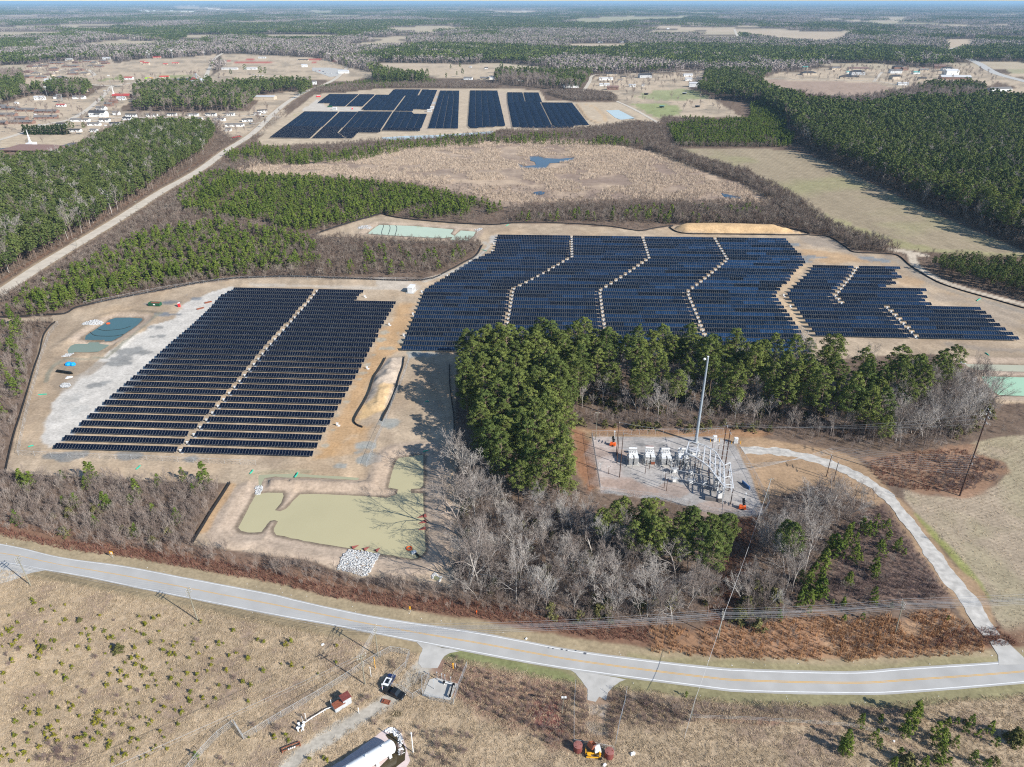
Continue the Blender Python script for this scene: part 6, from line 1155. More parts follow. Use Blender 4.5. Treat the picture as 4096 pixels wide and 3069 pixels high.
fence_line("chain_link_fence", P('f2',[(85,1108),(168,1240),(500,1040),(830,850),(1072,700)]), 2.1, 3.2, "long chain link fence along the edge of the seedling field", vs=0.3)
fence_line("chain_link_fence", P('f2',[(1072,700),(1230,595),(1380,505),(1470,460),(1560,475),(1635,490)]), 2.1, 3.2, "overgrown chain link fence below the roadside utility pole", vs=0.4)
fence_line("chain_link_fence", P('f2',[(1635,490),(1600,600),(1500,690),(1455,780),(1570,810),(1660,880),(1745,830),(1745,720),(1810,690)]), 2.1, 3.0, "chain link fence beside the two parked vehicles", vs=0.4)
fence_line("chain_link_fence", P('f2',[(1810,690),(1750,850),(1840,890),(2020,930),(2060,800),(2140,600)]), 2.1, 3.0, "chain link fence around the gas metering slab", vs=0.4)
fence_line("chain_link_fence", P('f3',[(1095,1275),(1095,1000),(1110,760)]), 2.2, 3.2, "vine covered fence west of the abandoned entrance", vs=0.25)
fence_line("chain_link_fence", P('f3',[(1465,1280),(1500,1100),(1545,930),(1562,820)]), 2.2, 3.2, "vine covered fence east of the abandoned entrance", vs=0.25)
fence_line("chain_link_fence", P('f3',[(1095,1275),(1270,1300),(1445,1335),(1448,1370)]), 1.6, 2.6, "low gate fence behind the rusty tanks", vs=0.25)
fence_line("wire_fence", P('f4',[(330,1235),(860,1255),(1200,1275),(1724,1310),(2100,1400),(2300,1540)]), 1.4, 5.0, "post and wire fence through the brush south of the road", post='wood_pole', mesh=False, rail=False, wires=3, pr=0.06)
def silt(pts, label, h=0.75):
    pts = curve(np.asarray(pts), 4); o0 = pts[0]; n = len(pts); V = []; F = []
    tv = np.gradient(pts, axis=0); tv /= np.linalg.norm(tv, axis=1)[:, None] + 1e-9; nv = np.stack([-tv[:, 1], tv[:, 0]], 1)
    gp = gz(pts[:, 0], pts[:, 1])
    for i in range(n):
        for s, z in ((-0.22, -0.05), (-0.05, h), (0.05, h), (0.22, -0.05)): q = pts[i] - o0 + nv[i] * s; V.append((q[0], q[1], z + gp[i]))
    for i in range(n - 1):
        for k in range(3): F.append((4 * i + k, 4 * i + k + 1, 4 * i + k + 5, 4 * i + k + 4))
    o = obj("silt_fence", mesh_np("silt_fence", V, np.array(F), M['black_fabric']), None, (o0[0], o0[1], 0)); tag(o, label, "silt fence"); return o
silt(PJ(('b1',[(-100,1350),(150,1345),(350,1330),(520,1320),(600,1275),(690,1252),(900,1205),(1300,1130),(1600,1072),(1900,1034)]),('b2',[(0,1030),(330,1020),(780,1037),(1380,1050),(1600,970),(1720,905),(1820,850),(1870,767)])), "long black silt fence along the north edge of the left solar site", 0.9)
silt(P('b2',[(500,690),(650,635),(830,580),(950,545),(1050,518),(1130,538),(1300,562),(1650,592),(1950,605)]), "black silt fence around the north side of the mint pond", 1.0)
silt(PJ(('b2',[(1950,605),(2100,592)]),('b3',[(0,594),(250,585),(450,590),(700,602),(900,620),(1050,645),(1140,652),(1250,630),(1390,610)])), "black silt fence between the young pines and the middle solar block", 0.8)
silt(PJ(('b3',[(1390,612),(1370,630),(1460,672),(1700,680),(2212,684)]),('b4',[(0,685),(300,690),(480,684),(380,650),(200,622),(0,607)]),('b3',[(1700,597),(1440,600)])), "black silt fence ringing the long orange earth ridge", 0.9)
silt(P('c1',[(445,178),(400,215),(350,290),(320,420),(280,530),(225,720),(170,900),(110,1090),(75,1230),(40,1400)]), "black silt fence down the west edge of the left solar site")
silt(P('d1',[(1850,268),(1780,380),(1700,500),(1640,600),(1548,750)]), "black silt fence west of the retention pond bank", 0.9)
silt(P('c2',[(1090,470),(1040,560),(1000,620),(960,740),(915,830),(860,920),(838,975),(860,1010),(905,1028)]), "black silt fence west of the spoil mound", 0.9); silt(P('c2',[(1240,460),(1228,540),(1200,620),(1170,740),(1130,840),(1085,920),(1060,975)]), "black silt fence east of the spoil mound", 0.9)
silt(P('c2',[(1605,520),(1605,650),(1620,800),(1640,950),(1640,1150),(1650,1300)]), "black silt fence at the foot of the pines east of the shaded track", 0.7)
silt(P('b4',[(480,690),(640,705),(780,792),(840,828),(1000,836),(1185,852),(1300,942),(1500,1062),(1700,1134),(1950,1205),(2212,1280)]), "dark silt fence inside the sandy track at the right", 0.7)
silt(P('d1',[(-40,195),(200,205),(400,215),(620,225)]), "black silt fence at the lower left corner of the left solar site", 0.6)
fence_line("chain_link_fence", P('c1',[(470,200),(400,290),(370,380),(330,480),(305,600),(270,720),(235,850),(205,980),(180,1100),(150,1250),(550,1270),(1060,1285),(1560,1310),(2060,1330)]), 2.2, 6, "pale security fence down the west and south sides of the left solar site", vs=1.5)
fence_line("chain_link_fence", PJ(('b1',[(680,1250),(960,1200),(1300,1130),(1640,1078),(2000,1040)]),('b2',[(0,1045),(360,1040),(780,1050),(1270,1055),(1400,1060),(1660,1000),(1880,850),(1915,800)])), 2.2, 8, "pale security fence along the north side of the left solar site", vs=2.0)
fence_line("chain_link_fence", P('c2',[(1290,470),(1230,640),(1160,800),(1100,960),(1010,1160),(940,1350)]), 2.2, 6, "pale security fence between the spoil mound and the shaded track", vs=0.8)
fence_line("chain_link_fence", PJ(('g',[(105,150),(160,500)])), 2.6, 3.0, "pale fence along the left side of the substation yard", vs=0.3)
fence_line("chain_link_fence", P('g',[(105,150),(560,140),(940,135)]), 2.4, 3.0, "chain link fence along the back of the substation yard", vs=0.6)
fence_line("chain_link_fence", P('g',[(1010,190),(1070,290),(1150,430),(1230,600),(1195,655),(1040,662),(850,640),(590,560),(165,510)]), 2.4, 3.0, "chain link fence around the right and front of the substation yard", vs=0.6)

# ------------------------------------------------------------------ rocks
def rocks(name, label, poly, n, lo, hi, m='stone', z=0.0):
    mn, mx = poly.min(0), poly.max(0); V = []; F = []; k = 0; c0 = poly.mean(0); got = 0
    while got < n:
        x, y = rng.uniform(mn[0], mx[0]), rng.uniform(mn[1], mx[1])
        if not inpoly(np.array([x]), np.array([y]), poly)[0]: continue
        s = rng.uniform(lo, hi); d = rng.normal(size=(6, 3)) * 0.25 + np.array([(1, 0, 0), (-1, 0, 0), (0, 1, 0), (0, -1, 0), (0, 0, 1), (0, 0, -1)]); v = d * s * [1, .85, .6] + [x - c0[0], y - c0[1], s * 0.35 + z + float(gz(np.array([x]), np.array([y]))[0])]
        V.append(v); F += [(k+a, k+b, k+c) for a, b, c in ((0,2,4),(2,1,4),(1,3,4),(3,0,4),(2,0,5),(1,2,5),(3,1,5),(0,3,5))]; k += 6; got += 1
    o = obj(name, mesh_np(name, np.vstack(V), np.array(F), M[m]), None, (c0[0], c0[1], 0)); tag(o, label, "rocks", None, "stuff")
rocks("riprap", "white riprap apron between the olive pond and the road thicket", P('d2',[(795,798),(850,802),(960,820),(1045,832),(1020,890),(985,960),(950,1012),(900,1018),(820,990),(700,965),(725,910),(750,850)]), 1500, 0.16, 0.42)
rocks("riprap", "white rock pile above the teal pond", P('c1',[(655,195),(700,172),(780,165),(835,178),(820,198),(740,208),(670,206)]), 500, 0.2, 0.45); rocks("riprap", "white rocks at the outlet of the small murky pond", P('c1',[(495,455),(540,425),(595,425),(560,458),(510,462)]), 160, 0.18, 0.4)
rocks("riprap", "white rocks at the upper left corner of the olive pond", P('d1',[(2055,290),(2110,280),(2112,320),(2090,352),(2050,355)]), 260, 0.15, 0.38); rocks("riprap", "white rocks at the west end of the mint pond", P('b2',[(855,630),(900,608),(960,612),(985,628),(960,640),(880,638)]), 300, 0.2, 0.5)
rocks("riprap", "white rocks at the east end of the mint pond", P('b2',[(1805,645),(1860,632),(1872,640),(1830,658)]), 120, 0.2, 0.5); rocks("riprap", "white rocks at the tip of the tan pond strip", P('c4',[(1660,488),(1720,498),(1745,515),(1690,510)]), 140, 0.15, 0.35)
rocks("rock_heap", "heap of white gravel below the white sacks", P('c1',[(485,690),(510,672),(560,675),(575,695),(550,710),(490,710)]), 420, 0.12, 0.3, z=0.3)
rocks("riprap", "ring of rocks round the little pool by the road thicket", np.vstack([P('d2',[(1450,1020),(1480,990),(1548,1020),(1530,1060),(1490,1065),(1520,1050),(1530,1028),(1485,1010),(1468,1040)])]), 130, 0.15, 0.35)
o = sheet("small_pool", P('d2',[(1475,1015),(1530,1025),(1520,1055),(1480,1050)]), 0.08, watermat('small_pool', (0.22,0.22,0.12)), jit=0.1, sub=1); o["kind"] = "structure"
def pile(name, label, c, x, y, items, cat, m):
    p = P1(c, x, y); t = empty(name, (p[0], p[1], 0)); tag(t, label, cat)
    for i in range(items):
        a = rng.random() * 6.28; rr = rng.random() * 1.3; MB().box((rr * math.cos(a) * 1.6, rr * math.sin(a), 0.2 + 0.2 * rng.random()), (1.1, 0.9, 0.4), rng.random() * 3, taper=0.7).build("sack", M[m], t)
pile("sack_pile", "scattered white sacks beside the black pipes", 'c1', 560, 625, 9, "sacks", 'white_paint')
for x, y, sx, lb in ((553,522,1.5,"bright blue tarpaulin bundle, larger and rounder of the two"),(588,525,1.2,"small flat bright blue tarpaulin bundle beside the larger one")):
    p = P1('c1', x, y); b = MB(); b.lathe([(sx, 0), (sx * 1.05, 0.5), (sx * 0.8, 1.1), (sx * 0.35, 1.4)], n=9); tag(b.build("tarpaulin_bundle", M['blue_tarp'], None, (p[0], p[1], 0)), lb, "tarpaulin")
a, b_ = P1('c1', 462, 578), P1('c1', 585, 597)
for i in range(5):
    dz = 0.3 + (0.5 if i > 2 else 0); off = np.array([0.1, 0.55]) * (i % 3 - 1 + (0.5 if i > 2 else 0)); o = MB().bar((0, 0, 0), V3(b_ - a) * (0.9 + 0.1 * (i % 2)), 0.27, n=8).build("black_pipe", M['pipe_black'], None, (a[0] + off[0], a[1] + off[1], dz)); tag(o, "long black plastic pipe stacked beside the white sacks", "pipe", "black pipes beside the sacks")
for c_, x, y, x2, y2 in (('c1',310,765,375,760),('c1',230,1182,270,1173),('c1',1095,1365,1128,1335),('c1',2010,1400,2035,1370),('d2',360,222,385,185),('d2',1395,15,1435,5),('b4',1830,1220,1860,1200),('c4',1897,428,1928,452),('b2',1865,805,1905,815),('b2',2060,612,2080,600),('c2',1410,818,1440,818)):
    a, b_ = P1(c_, x, y), P1(c_, x2, y2); t = MB().tube([(0, 0, 0.15), V3((b_ - a) * 0.4 + np.array([0.2, 0.1]), 0.2), V3(b_ - a, 0.15)], 0.24, 6).build("filter_sock", M['teal_tarp'], None, (a[0], a[1], 0)); tag(t, "green filter sock lying on the bare soil of the site", "filter sock", "green filter socks")
for c_, x, y, lb in (('c1',870,190,"orange ring buoy on the teal pond"),('d2',1280,792,"orange ring buoy in the corner of the olive pond")):
    p = P1(c_, x, y, -0.2); n = 14; b = MB(); b.tube([(0.8 * math.cos(6.2832 * i / n), 0.8 * math.sin(6.2832 * i / n), 0.05) for i in range(n + 1)], 0.22, 6); tag(b.build("ring_buoy", M['orange'], None, (p[0], p[1], -0.2)), lb, "buoy")
p = P1('d2', 1320, 828, -0.2); t = empty("pump_float", (p[0], p[1], -0.25), 0.3); tag(t, "white floating pump with a black hose in the olive pond corner", "pump"); MB().box((0, 0, 0.25), (1.7, 1.2, 0.5), taper=0.85).box((0, 0, 0.6), (0.7, 0.6, 0.3)).build("float", M['white_paint'], t); MB().tube([(0.5, -0.6, 0.3), (0.9, -1.6, 0.25), (1.2, -2.8, 0.5)], 0.28, 7).build("hose", M['black'], t)
for pts in ([('c1',[(720,255),(760,285),(840,292),(930,290),(1000,275)])], [('c1',[(780,232),(830,245),(900,243),(990,232),(1050,212)])]):
    q = curve(P(*pts[0], -0.3), 5); o = MB().tube([V3(k - q[0]) for k in q], 0.16, 4).build("baffle_line", M['black_fabric'], None, (q[0][0], q[0][1], -0.3)); tag(o, "dark curved baffle line across the teal pond", "baffle", "baffles on the teal pond")
for pts in ([(1068,600),(1075,615),(1062,650),(1058,680)], [(1118,604),(1128,625),(1120,660),(1110,684)], [(1172,606),(1182,630),(1174,665),(1165,688)]):
    q = curve(P('b2', pts, -0.3), 5); o = MB().tube([V3(k - q[0]) for k in q], 0.2, 4).build("baffle_line", M['black_fabric'], None, (q[0][0], q[0][1], -0.3)); tag(o, "dark curved baffle line across the mint pond", "baffle", "baffles on the mint pond")
for c_, x, y, hx, hy in (('d2',820,785,880,760),('d2',915,800,965,772),('d2',1010,812,1050,782),('d2',1415,522,1340,542),('d2',1415,570,1350,588),('d2',1410,625,1350,640)):
    a, b_ = P1(c_, x, y), P1(c_, hx, hy); v = b_ - a; n_ = np.array([-v[1], v[0]]) * 0.16; t = MB(); t.add([(0, 0, 0.4), (v[0] + n_[0] * .1, v[1] + n_[1] * .1, -0.3), (n_[0] * 2, n_[1] * 2, -0.3), (-n_[0] * 2, -n_[1] * 2, -0.3)], [(0, 2, 1), (0, 1, 3), (0, 3, 2), (1, 2, 3)]); tag(t.build("baffle_anchor", M['rust_red'], None, (a[0], a[1], 0.1)), "small pointed wooden anchor at the olive pond edge", "anchor", "anchors at the olive pond edge")

# ------------------------------------------------------------------ site things
def boxthing(name, label, cat, c, x, y, rz): p = P1(c, x, y); t = empty(name, (p[0], p[1], 0), rz); return tag(t, label, cat)
t = boxthing("dumpster", "long dark green roll-off dumpster beside the puddle", "dumpster", 'b1', 1250, 1252, -0.1)
b = MB(); L_, W_, H_ = 6.6, 2.4, 1.7
b.box((0, -W_/2, H_/2+.2), (L_, .1, H_)).box((0, W_/2, H_/2+.2), (L_, .1, H_)).box((-L_/2+.05, 0, H_/2+.2), (.1, W_-.1, H_)).box((L_/2-.05, 0, H_/2+.2), (.1, W_-.1, H_)).box((0, 0, .25), (L_-.2, W_-.1, .12)); b.build("bin", M['green_paint'], t)
b = MB()
for i in range(9): b.box((-3.1 + i * 0.77, -W_/2 - .1, H_/2 + .2), (.12, .1, H_))
b.build("ribs", M['green_paint'], t); MB().box((0.3, 0, 1.2), (5.6, 2.0, 1.0), taper=0.9).build("debris", M['rust'], t); MB().box((0.2, -W_/2 - .17, 1.1), (1.2, 0.03, 0.7)).build("sign_plate", M['white_paint'], t)
t = boxthing("portable_toilet", "bright red portable toilet on the pale gravel", "toilet", 'b1', 1443, 1262, 0.1)
MB().box((0, 0, 1.1), (1.1, 1.1, 2.2)).build("cabin", M['red'], t); MB().box((0, 0, 2.3), (1.2, 1.2, .2), taper=.7).build("roof", M['white_paint'], t); MB().box((0, -.57, 1.1), (.7, .04, 1.8)).build("door", M['red'], t)
def station(name, label, c, x, y, s=1.0, rz=-0.05):
    t = boxthing(name, label, "inverter station", c, x, y, rz); b = MB(); b.box((0, 0, 1.5 * s), (4.6 * s, 2.6 * s, 2.7 * s)); b.build("enclosure", M['white_paint'], t); MB().box((0, 0, 2.95 * s), (4.9 * s, 2.9 * s, .18 * s)).build("roof", M['white_paint'], t)
    MB().box((0, 0, .1), (6.4 * s, 4.2 * s, .18)).build("plinth", M['concrete'], t); g = MB()
    for i in range(3): g.box(((-1.4 + i * 1.4) * s, -1.32 * s, 1.5 * s), (1.0 * s, .04, 1.8 * s))
    g.build("vent_grille", M['grey_metal'], t); MB().box((2.32 * s, 0, 1.3 * s), (.04, .9 * s, 2 * s)).build("door", M['roof_pale'], t)
station("inverter_station", "tall white inverter station at the junction of the two near solar blocks", 'b2', 1300, 1140, 1.15, 1.35)
station("inverter_station", "white inverter station in the gap of the far solar field", 'k', 1140, 172, 1.3); station("inverter_station", "white inverter station on the pale yard of the far solar field", 'k', 540, 160, 1.3); station("inverter_station", "smaller white inverter station on the lane east of the far left block", 'k', 1158, 152, 1.2)
for c_, x, y, lb in (('b1',1675,1228,"rust brown pallet of racking beside the left solar block"),('b1',1612,1278,"narrow rust brown beam stack below the pallet")):
    t = boxthing("steel_bundle", lb, "steel bundle", c_, x, y, 0.7)
    for i in range(4): MB().box((0, -0.6 + i * .4, .2 + .12 * (i % 2)), (4.0, .22, .22)).build("beam", M['rust'], t)
t = boxthing("dumpster", "bright red skip on the far pale yard", "dumpster", 'k', 435, 77, 0.5); MB().box((0, 0, 1.2), (7, 2.6, 2.2), taper=1.05).build("bin", M['red'], t); MB().box((0, 0, 2.35), (6.6, 2.3, .3), taper=.8).build("cover", M['white_paint'], t)
t = boxthing("portable_toilet", "tiny red portable toilet by the far solar field", "toilet", 'k', 650, 155, 0); MB().box((0, 0, 1.3), (1.6, 1.6, 2.6)).build("cabin", M['red'], t); MB().box((0, 0, 2.7), (1.7, 1.7, .25), taper=.7).build("roof", M['white_paint'], t)
t = boxthing("dumpster", "dark green skip on the far pale yard", "dumpster", 'k', 508, 141, 0); MB().box((0, 0, 1), (7, 2.6, 2), taper=1.05).build("bin", M['green_paint'], t)

# ------------------------------------------------------------------ substation
def transformer(x, y, fins, label, rusty=False):
    p = P1('g', x, y); t = empty("transformer", (p[0], p[1], 0), -0.03); tag(t, label, "transformer"); w = M['white_paint']
    MB().box((0, 0, .15), (4.6, 5.4, .3)).build("pad", M['concrete'], t); MB().box((0, .6, 2.1), (3.0, 2.6, 3.4)).box((0, .6, 3.9), (3.2, 2.8, .2)).build("tank", w, t)
    for s in (-1, 1):
        b = MB()
        for i in range(6): b.box((s * 1.0 + (i - 2.5) * .24, -1.7, 2.0), (.09, 1.9, 2.9 if fins else 2.3))
        b.box((s * 1.0, -1.7, 3.5), (1.5, 1.9, .14)).build("radiator", w, t)
    MB().bar((-1.5, 1.7, 4.9), (1.5, 1.7, 4.9), .42, n=12).bar((-1, 1.7, 3.9), (-1, 1.7, 4.6), .1).bar((1, 1.7, 3.9), (1, 1.7, 4.6), .1).build("conservator", w, t)
    for i in range(3): MB().lathe([(.12, 0), (.22, .1), (.12, .25), (.2, .4), (.11, .6), (.18, .75), (.1, 1.0), (.05, 1.4)], (-.9 + i * .9, .2, 4.0), 8).build("bushing", M['insul'], t)
    MB().box((-1.75, .9, 1.6), (.5, 1.0, 1.6)).build("control_box", w, t)
    if rusty: MB().box((1.0, -2.72, 1.0), (1.4, .05, 1.2)).box((0, 2.0, 5.3), (3, .5, .06)).build("rust_stain", M['rust'], t)
transformer(365, 315, True, "white transformer at the left end of the row of four, with long twin radiators"); transformer(470, 310, False, "white transformer with rust stained radiators, second from the left", True)
transformer(572, 318, False, "white transformer third from the left, with a thin mast behind it"); transformer(678, 318, True, "white transformer at the right end of the row, nearest the gantry")
def lattice(b, a, c, w=0.35, n=8, r=0.05):
    r = r * 1.9
    a = Vector(a); c = Vector(c); d = (c - a).normalized(); u = d.orthogonal().normalized() * w / 2; v = d.cross(u)
    cs_ = [u + v, u - v, -u - v, -u + v]
    for q in cs_: b.bar(a + q, c + q, r, n=4)
    for i in range(n):
        for k in range(4): b.bar(a.lerp(c, i / n) + cs_[k], a.lerp(c, (i + 1) / n) + cs_[(k + 1) % 4], r * .5, n=3, cap=False)
def gpt(x, y, z=0): q = P1('g', x, y); return Vector((q[0], q[1], z))
# gantry bays: posts and flat pale beams
bay = [((690,355),(712,282)), ((752,385),(770,296)), ((800,420),(812,310)), ((842,455),(846,330)), ((872,500),(880,352)), ((905,545),(905,395)), ((935,580),(930,440)), ((988,582),(968,420))]
HG = 6.6; GP_ = mat('pale_beam', (0.60, 0.61, 0.61), .5)
for i, (f_, bk) in enumerate(bay):
    A_ = gpt(*f_); B_ = gpt(*bk); D_ = B_ - A_; yaw = math.atan2(D_.y, D_.x); Ln = D_.length
    t = empty("steel_gantry", A_, yaw); tag(t, "galvanised steel gantry bay of the substation, one of the close set frames", "gantry", "gantry bays of the substation")
    for x in (0, Ln * .5, Ln): MB().box((x, 0, HG / 2), (.26, .26, HG)).build("column", M['brown_pole'] if i % 2 else M['galv'], t)
    for z in (HG + .12, HG * .66): MB().box((Ln / 2, 0, z), (Ln + .6, .34, .2)).build("beam", GP_, t)
    for x in (Ln * .25, Ln * .75):
        b = MB(); b.bar((x - 1.4, 0, HG * .68), (x, 0, HG), .06, n=4).bar((x + 1.4, 0, HG * .68), (x, 0, HG), .06, n=4); b.build("brace", M['galv'], t)
    for k in range(4): MB().lathe([(.05, 0), (.17, -.1), (.07, -.25), (.17, -.4), (.07, -.6), (.17, -.8), (.05, -1.0)], (Ln * (k + .6) / 4, .2, HG), 7).build("insulator_string", M['insul'], t)
for i in range(len(bay) - 1):
    for fr in (0.0, 0.34, 0.67, 1.0):
        a = gpt(*bay[i][0]).lerp(gpt(*bay[i][1]), fr); c = gpt(*bay[i + 1][0]).lerp(gpt(*bay[i + 1][1]), fr); d = c - a; zz = HG + .34 if fr in (0.0, 1.0) else HG * .66 + .22
        o = MB().box((d.length / 2, 0, 0), (d.length, .3, .18)).build("gantry_beam", GP_, None, (a.x, a.y, zz), math.atan2(d.y, d.x)); tag(o, "flat pale beam joining two gantry bays of the substation", "beam", "beams between the gantry bays")
for i, (x, y) in enumerate([(630,445),(735,455),(740,400),(818,470),(630,385),(905,500)]):
    p = gpt(x, y); t = empty("circuit_breaker", p, 0.1 * i); tag(t, "grey and white circuit breaker standing on a steel frame among the gantries", "circuit breaker", "circuit breakers of the substation")
    b = MB()
    for sx in (-1, 1):
        for sy in (-.6, .6): b.bar((sx * .9, sy, 0), (sx * .9, sy, 2.0), .06, n=4)
    b.box((0, 0, 2.05), (2.4, 1.5, .15)).build("stand", M['galv'], t); MB().box((0, 0, 1.1), (1.2, .9, 1.4)).build("mechanism_box", M['white_paint'], t)
    for j in range(3):
        for k in (-1, 1): MB().bar((-.8 + j * .8, k * .4, 2.1), (-.8 + j * .8, k * .9, 3.9), .14, .09, 7).build("bushing", M['insul'], t)
for i, (x, y, hh) in enumerate([(362,358,4.6),(446,388,6.0),(472,360,4.0),(548,455,6.5),(566,480,6.5),(580,500,5.5),(605,390,6),(622,375,4),(664,365,4.5),(702,400,6),(775,378,7),(796,345,6),(160,372,3.2),(213,392,3.2),(870,235,5),(882,262,5.5),(905,275,5),(930,300,6.5)]):
    p = gpt(x, y); t = empty("bus_support", p); tag(t, "thin post carrying a switch arm in the substation yard", "bus support", "bus supports of the substation"); MB().bar((0, 0, 0), (0, 0, hh), .11, .08, 6).build("post", M['brown_pole'] if i % 3 else M['galv'], t)
    MB().box((0, 0, hh), (1.6, .12, .12), .4).bar((-.6, 0, hh), (-.6, 0, hh + .7), .08, n=6).bar((.6, 0, hh), (.6, 0, hh + .7), .08, n=6).build("switch_arm", M['insul'], t)
for i in range(6):
    a = gpt(282, 300 + i * 5, 0); c = gpt(790 + 10 * i, 310 + i * 26, 0); wire((a.x, a.y, 5.0 + .35 * i), (c.x, c.y, 7.6), 0.7, 0.035, "bus wire strung over the transformers", "bus wires over the transformers")
for (x, y), (x2, y2), z in (((800,345),(990,380),6.5),((840,430),(1000,500),7.5),((850,395),(985,440),7.0),((830,330),(960,350),7.2),((600,470),(880,540),4.2),((620,430),(860,480),4.6),((720,290),(860,300),6)):
    a = gpt(x, y); c = gpt(x2, y2); o = MB().bar((0, 0, 0), c - a, .07, n=5).build("busbar", M['galv'], None, (a.x, a.y, z)); tag(o, "straight metal busbar between the gantries", "busbar", "busbars of the substation")
t = empty("control_cabinet", gpt(755, 272)); tag(t, "pale control cabinet with a sloping lid behind the gantries", "cabinet"); MB().box((0, 0, 1.2), (3.6, 2.6, 2.2)).build("cabinet_body", M['white_paint'], t); MB().box((0, 0, 2.4), (3.9, 2.9, .2)).build("lid", M['roof_pale'], t)
for x, y, lb in ((886,182,"white meter cabinet behind the yellow bollards at the back of the substation"),(1020,195,"white cabinet flanked by yellow bollards at the substation gate")):
    t = empty("meter_cabinet", gpt(x, y)); tag(t, lb, "cabinet"); MB().box((0, 0, 1.3), (1.4, .9, 2.4)).build("cabinet_body", M['white_paint'], t); MB().box((0, -.46, 1.3), (1.0, .03, 1.8)).build("door", M['roof_pale'], t)
    for s in (-1, 1): q = gpt(x, y) + Vector((s * 1.7, -.6, 0)); o = MB().bar((0, 0, 0), (0, 0, 1.3), .13, n=8).build("bollard", M['yellow'], None, q); tag(o, "yellow bollard guarding a white cabinet at the substation", "bollard", "yellow bollards")
for x, y, lb in ((912,600,"white equipment cabinet under the front gantry"),(897,520,"narrow white cabinet between the front gantry columns")):
    t = empty("equipment_cabinet", gpt(x, y - 40)); tag(t, lb, "cabinet"); MB().box((0, 0, 1.9), (1.6, 1.2, 3.4)).build("cabinet_body", M['white_paint'], t); MB().box((0, 0, 3.75), (1.8, 1.4, .3), taper=.6).build("cap", M['grey_metal'], t)
o = MB().box((0, 0, .7), (5.5, .9, 1.3)).build("block_wall", M['roof_grey'], None, gpt(878, 560), 0.0); o.rotation_euler[2] = -0.2; tag(o, "low dark block wall under the front gantry", "wall")
p = gpt(1085, 470); o = MB().box((0, 0, .6), (.25, 4.2, 1.2)).build("blue_panel", mat('blue_panel', (0.05, 0.14, 0.33), .5), None, p, 0.35); tag(o, "blue panel leaning on the right fence of the substation", "panel")
# monopole
pm_ = P1('g', 767, 190); hm_ = pole_h('g', (767,190), 'c3', (1670,458)); t = empty("monopole_tower", (pm_[0], pm_[1], 0)); tag(t, "tall tapering grey steel monopole with small dish at its top", "tower")
MB().bar((0, 0, 0), (0, 0, hm_), .60, .33, 14).build("mast", mat('mast_steel', (0.36,0.41,0.45), .45, metal=.2), t); MB().lathe([(1.3, 0), (1.3, .25), (.95, .3)], n=14).build("base_flange", M['concrete'], t)
MB().lathe([(.1, -.3), (.42, -.15), (.5, 0)], (-1.2, 0, hm_ - .9), 14, axis='y').bar((-1.1, 0, hm_ - .9), (-.3, 0, hm_ - .9), .07).build("dish", M['white_paint'], t); MB().lathe([(.36, 0), (.36, .2)], (0, 0, hm_), 12).build("top_cap", M['white_paint'], t)
def light_trailer(x, y, rz, label):
    t = empty("solar_trailer", gpt(x, y), rz); tag(t, label, "trailer"); MB().box((0, 0, .75), (2.4, 1.5, .9), taper=.85).build("body", M['orange'], t)
    for s in (-1, 1): MB().lathe([(.33, -.1), (.33, .1)], (.1, s * .85, .33), 10, axis='y').build("wheel", M['rubber'], t)
    MB().bar((.3, 0, 1.1), (.3, 0, 6.3), .09, n=6).build("mast", M['white_paint'], t); MB().box((.3, 0, 6.35), (.5, .5, .35)).build("camera_head", M['white_paint'], t)
    for k in range(3): MB().box((1.0 + .1 * k, 0, 2.0 + k * .75), (.9, 1.9, .06), M=Matrix.Rotation(-.35, 4, 'Y')).build("solar_panel", M['black'], t)
light_trailer(240, 210, -.3, "orange solar camera trailer in the back left corner of the substation yard"); light_trailer(1063, 612, -.3, "orange solar camera trailer at the front right corner of the substation yard")

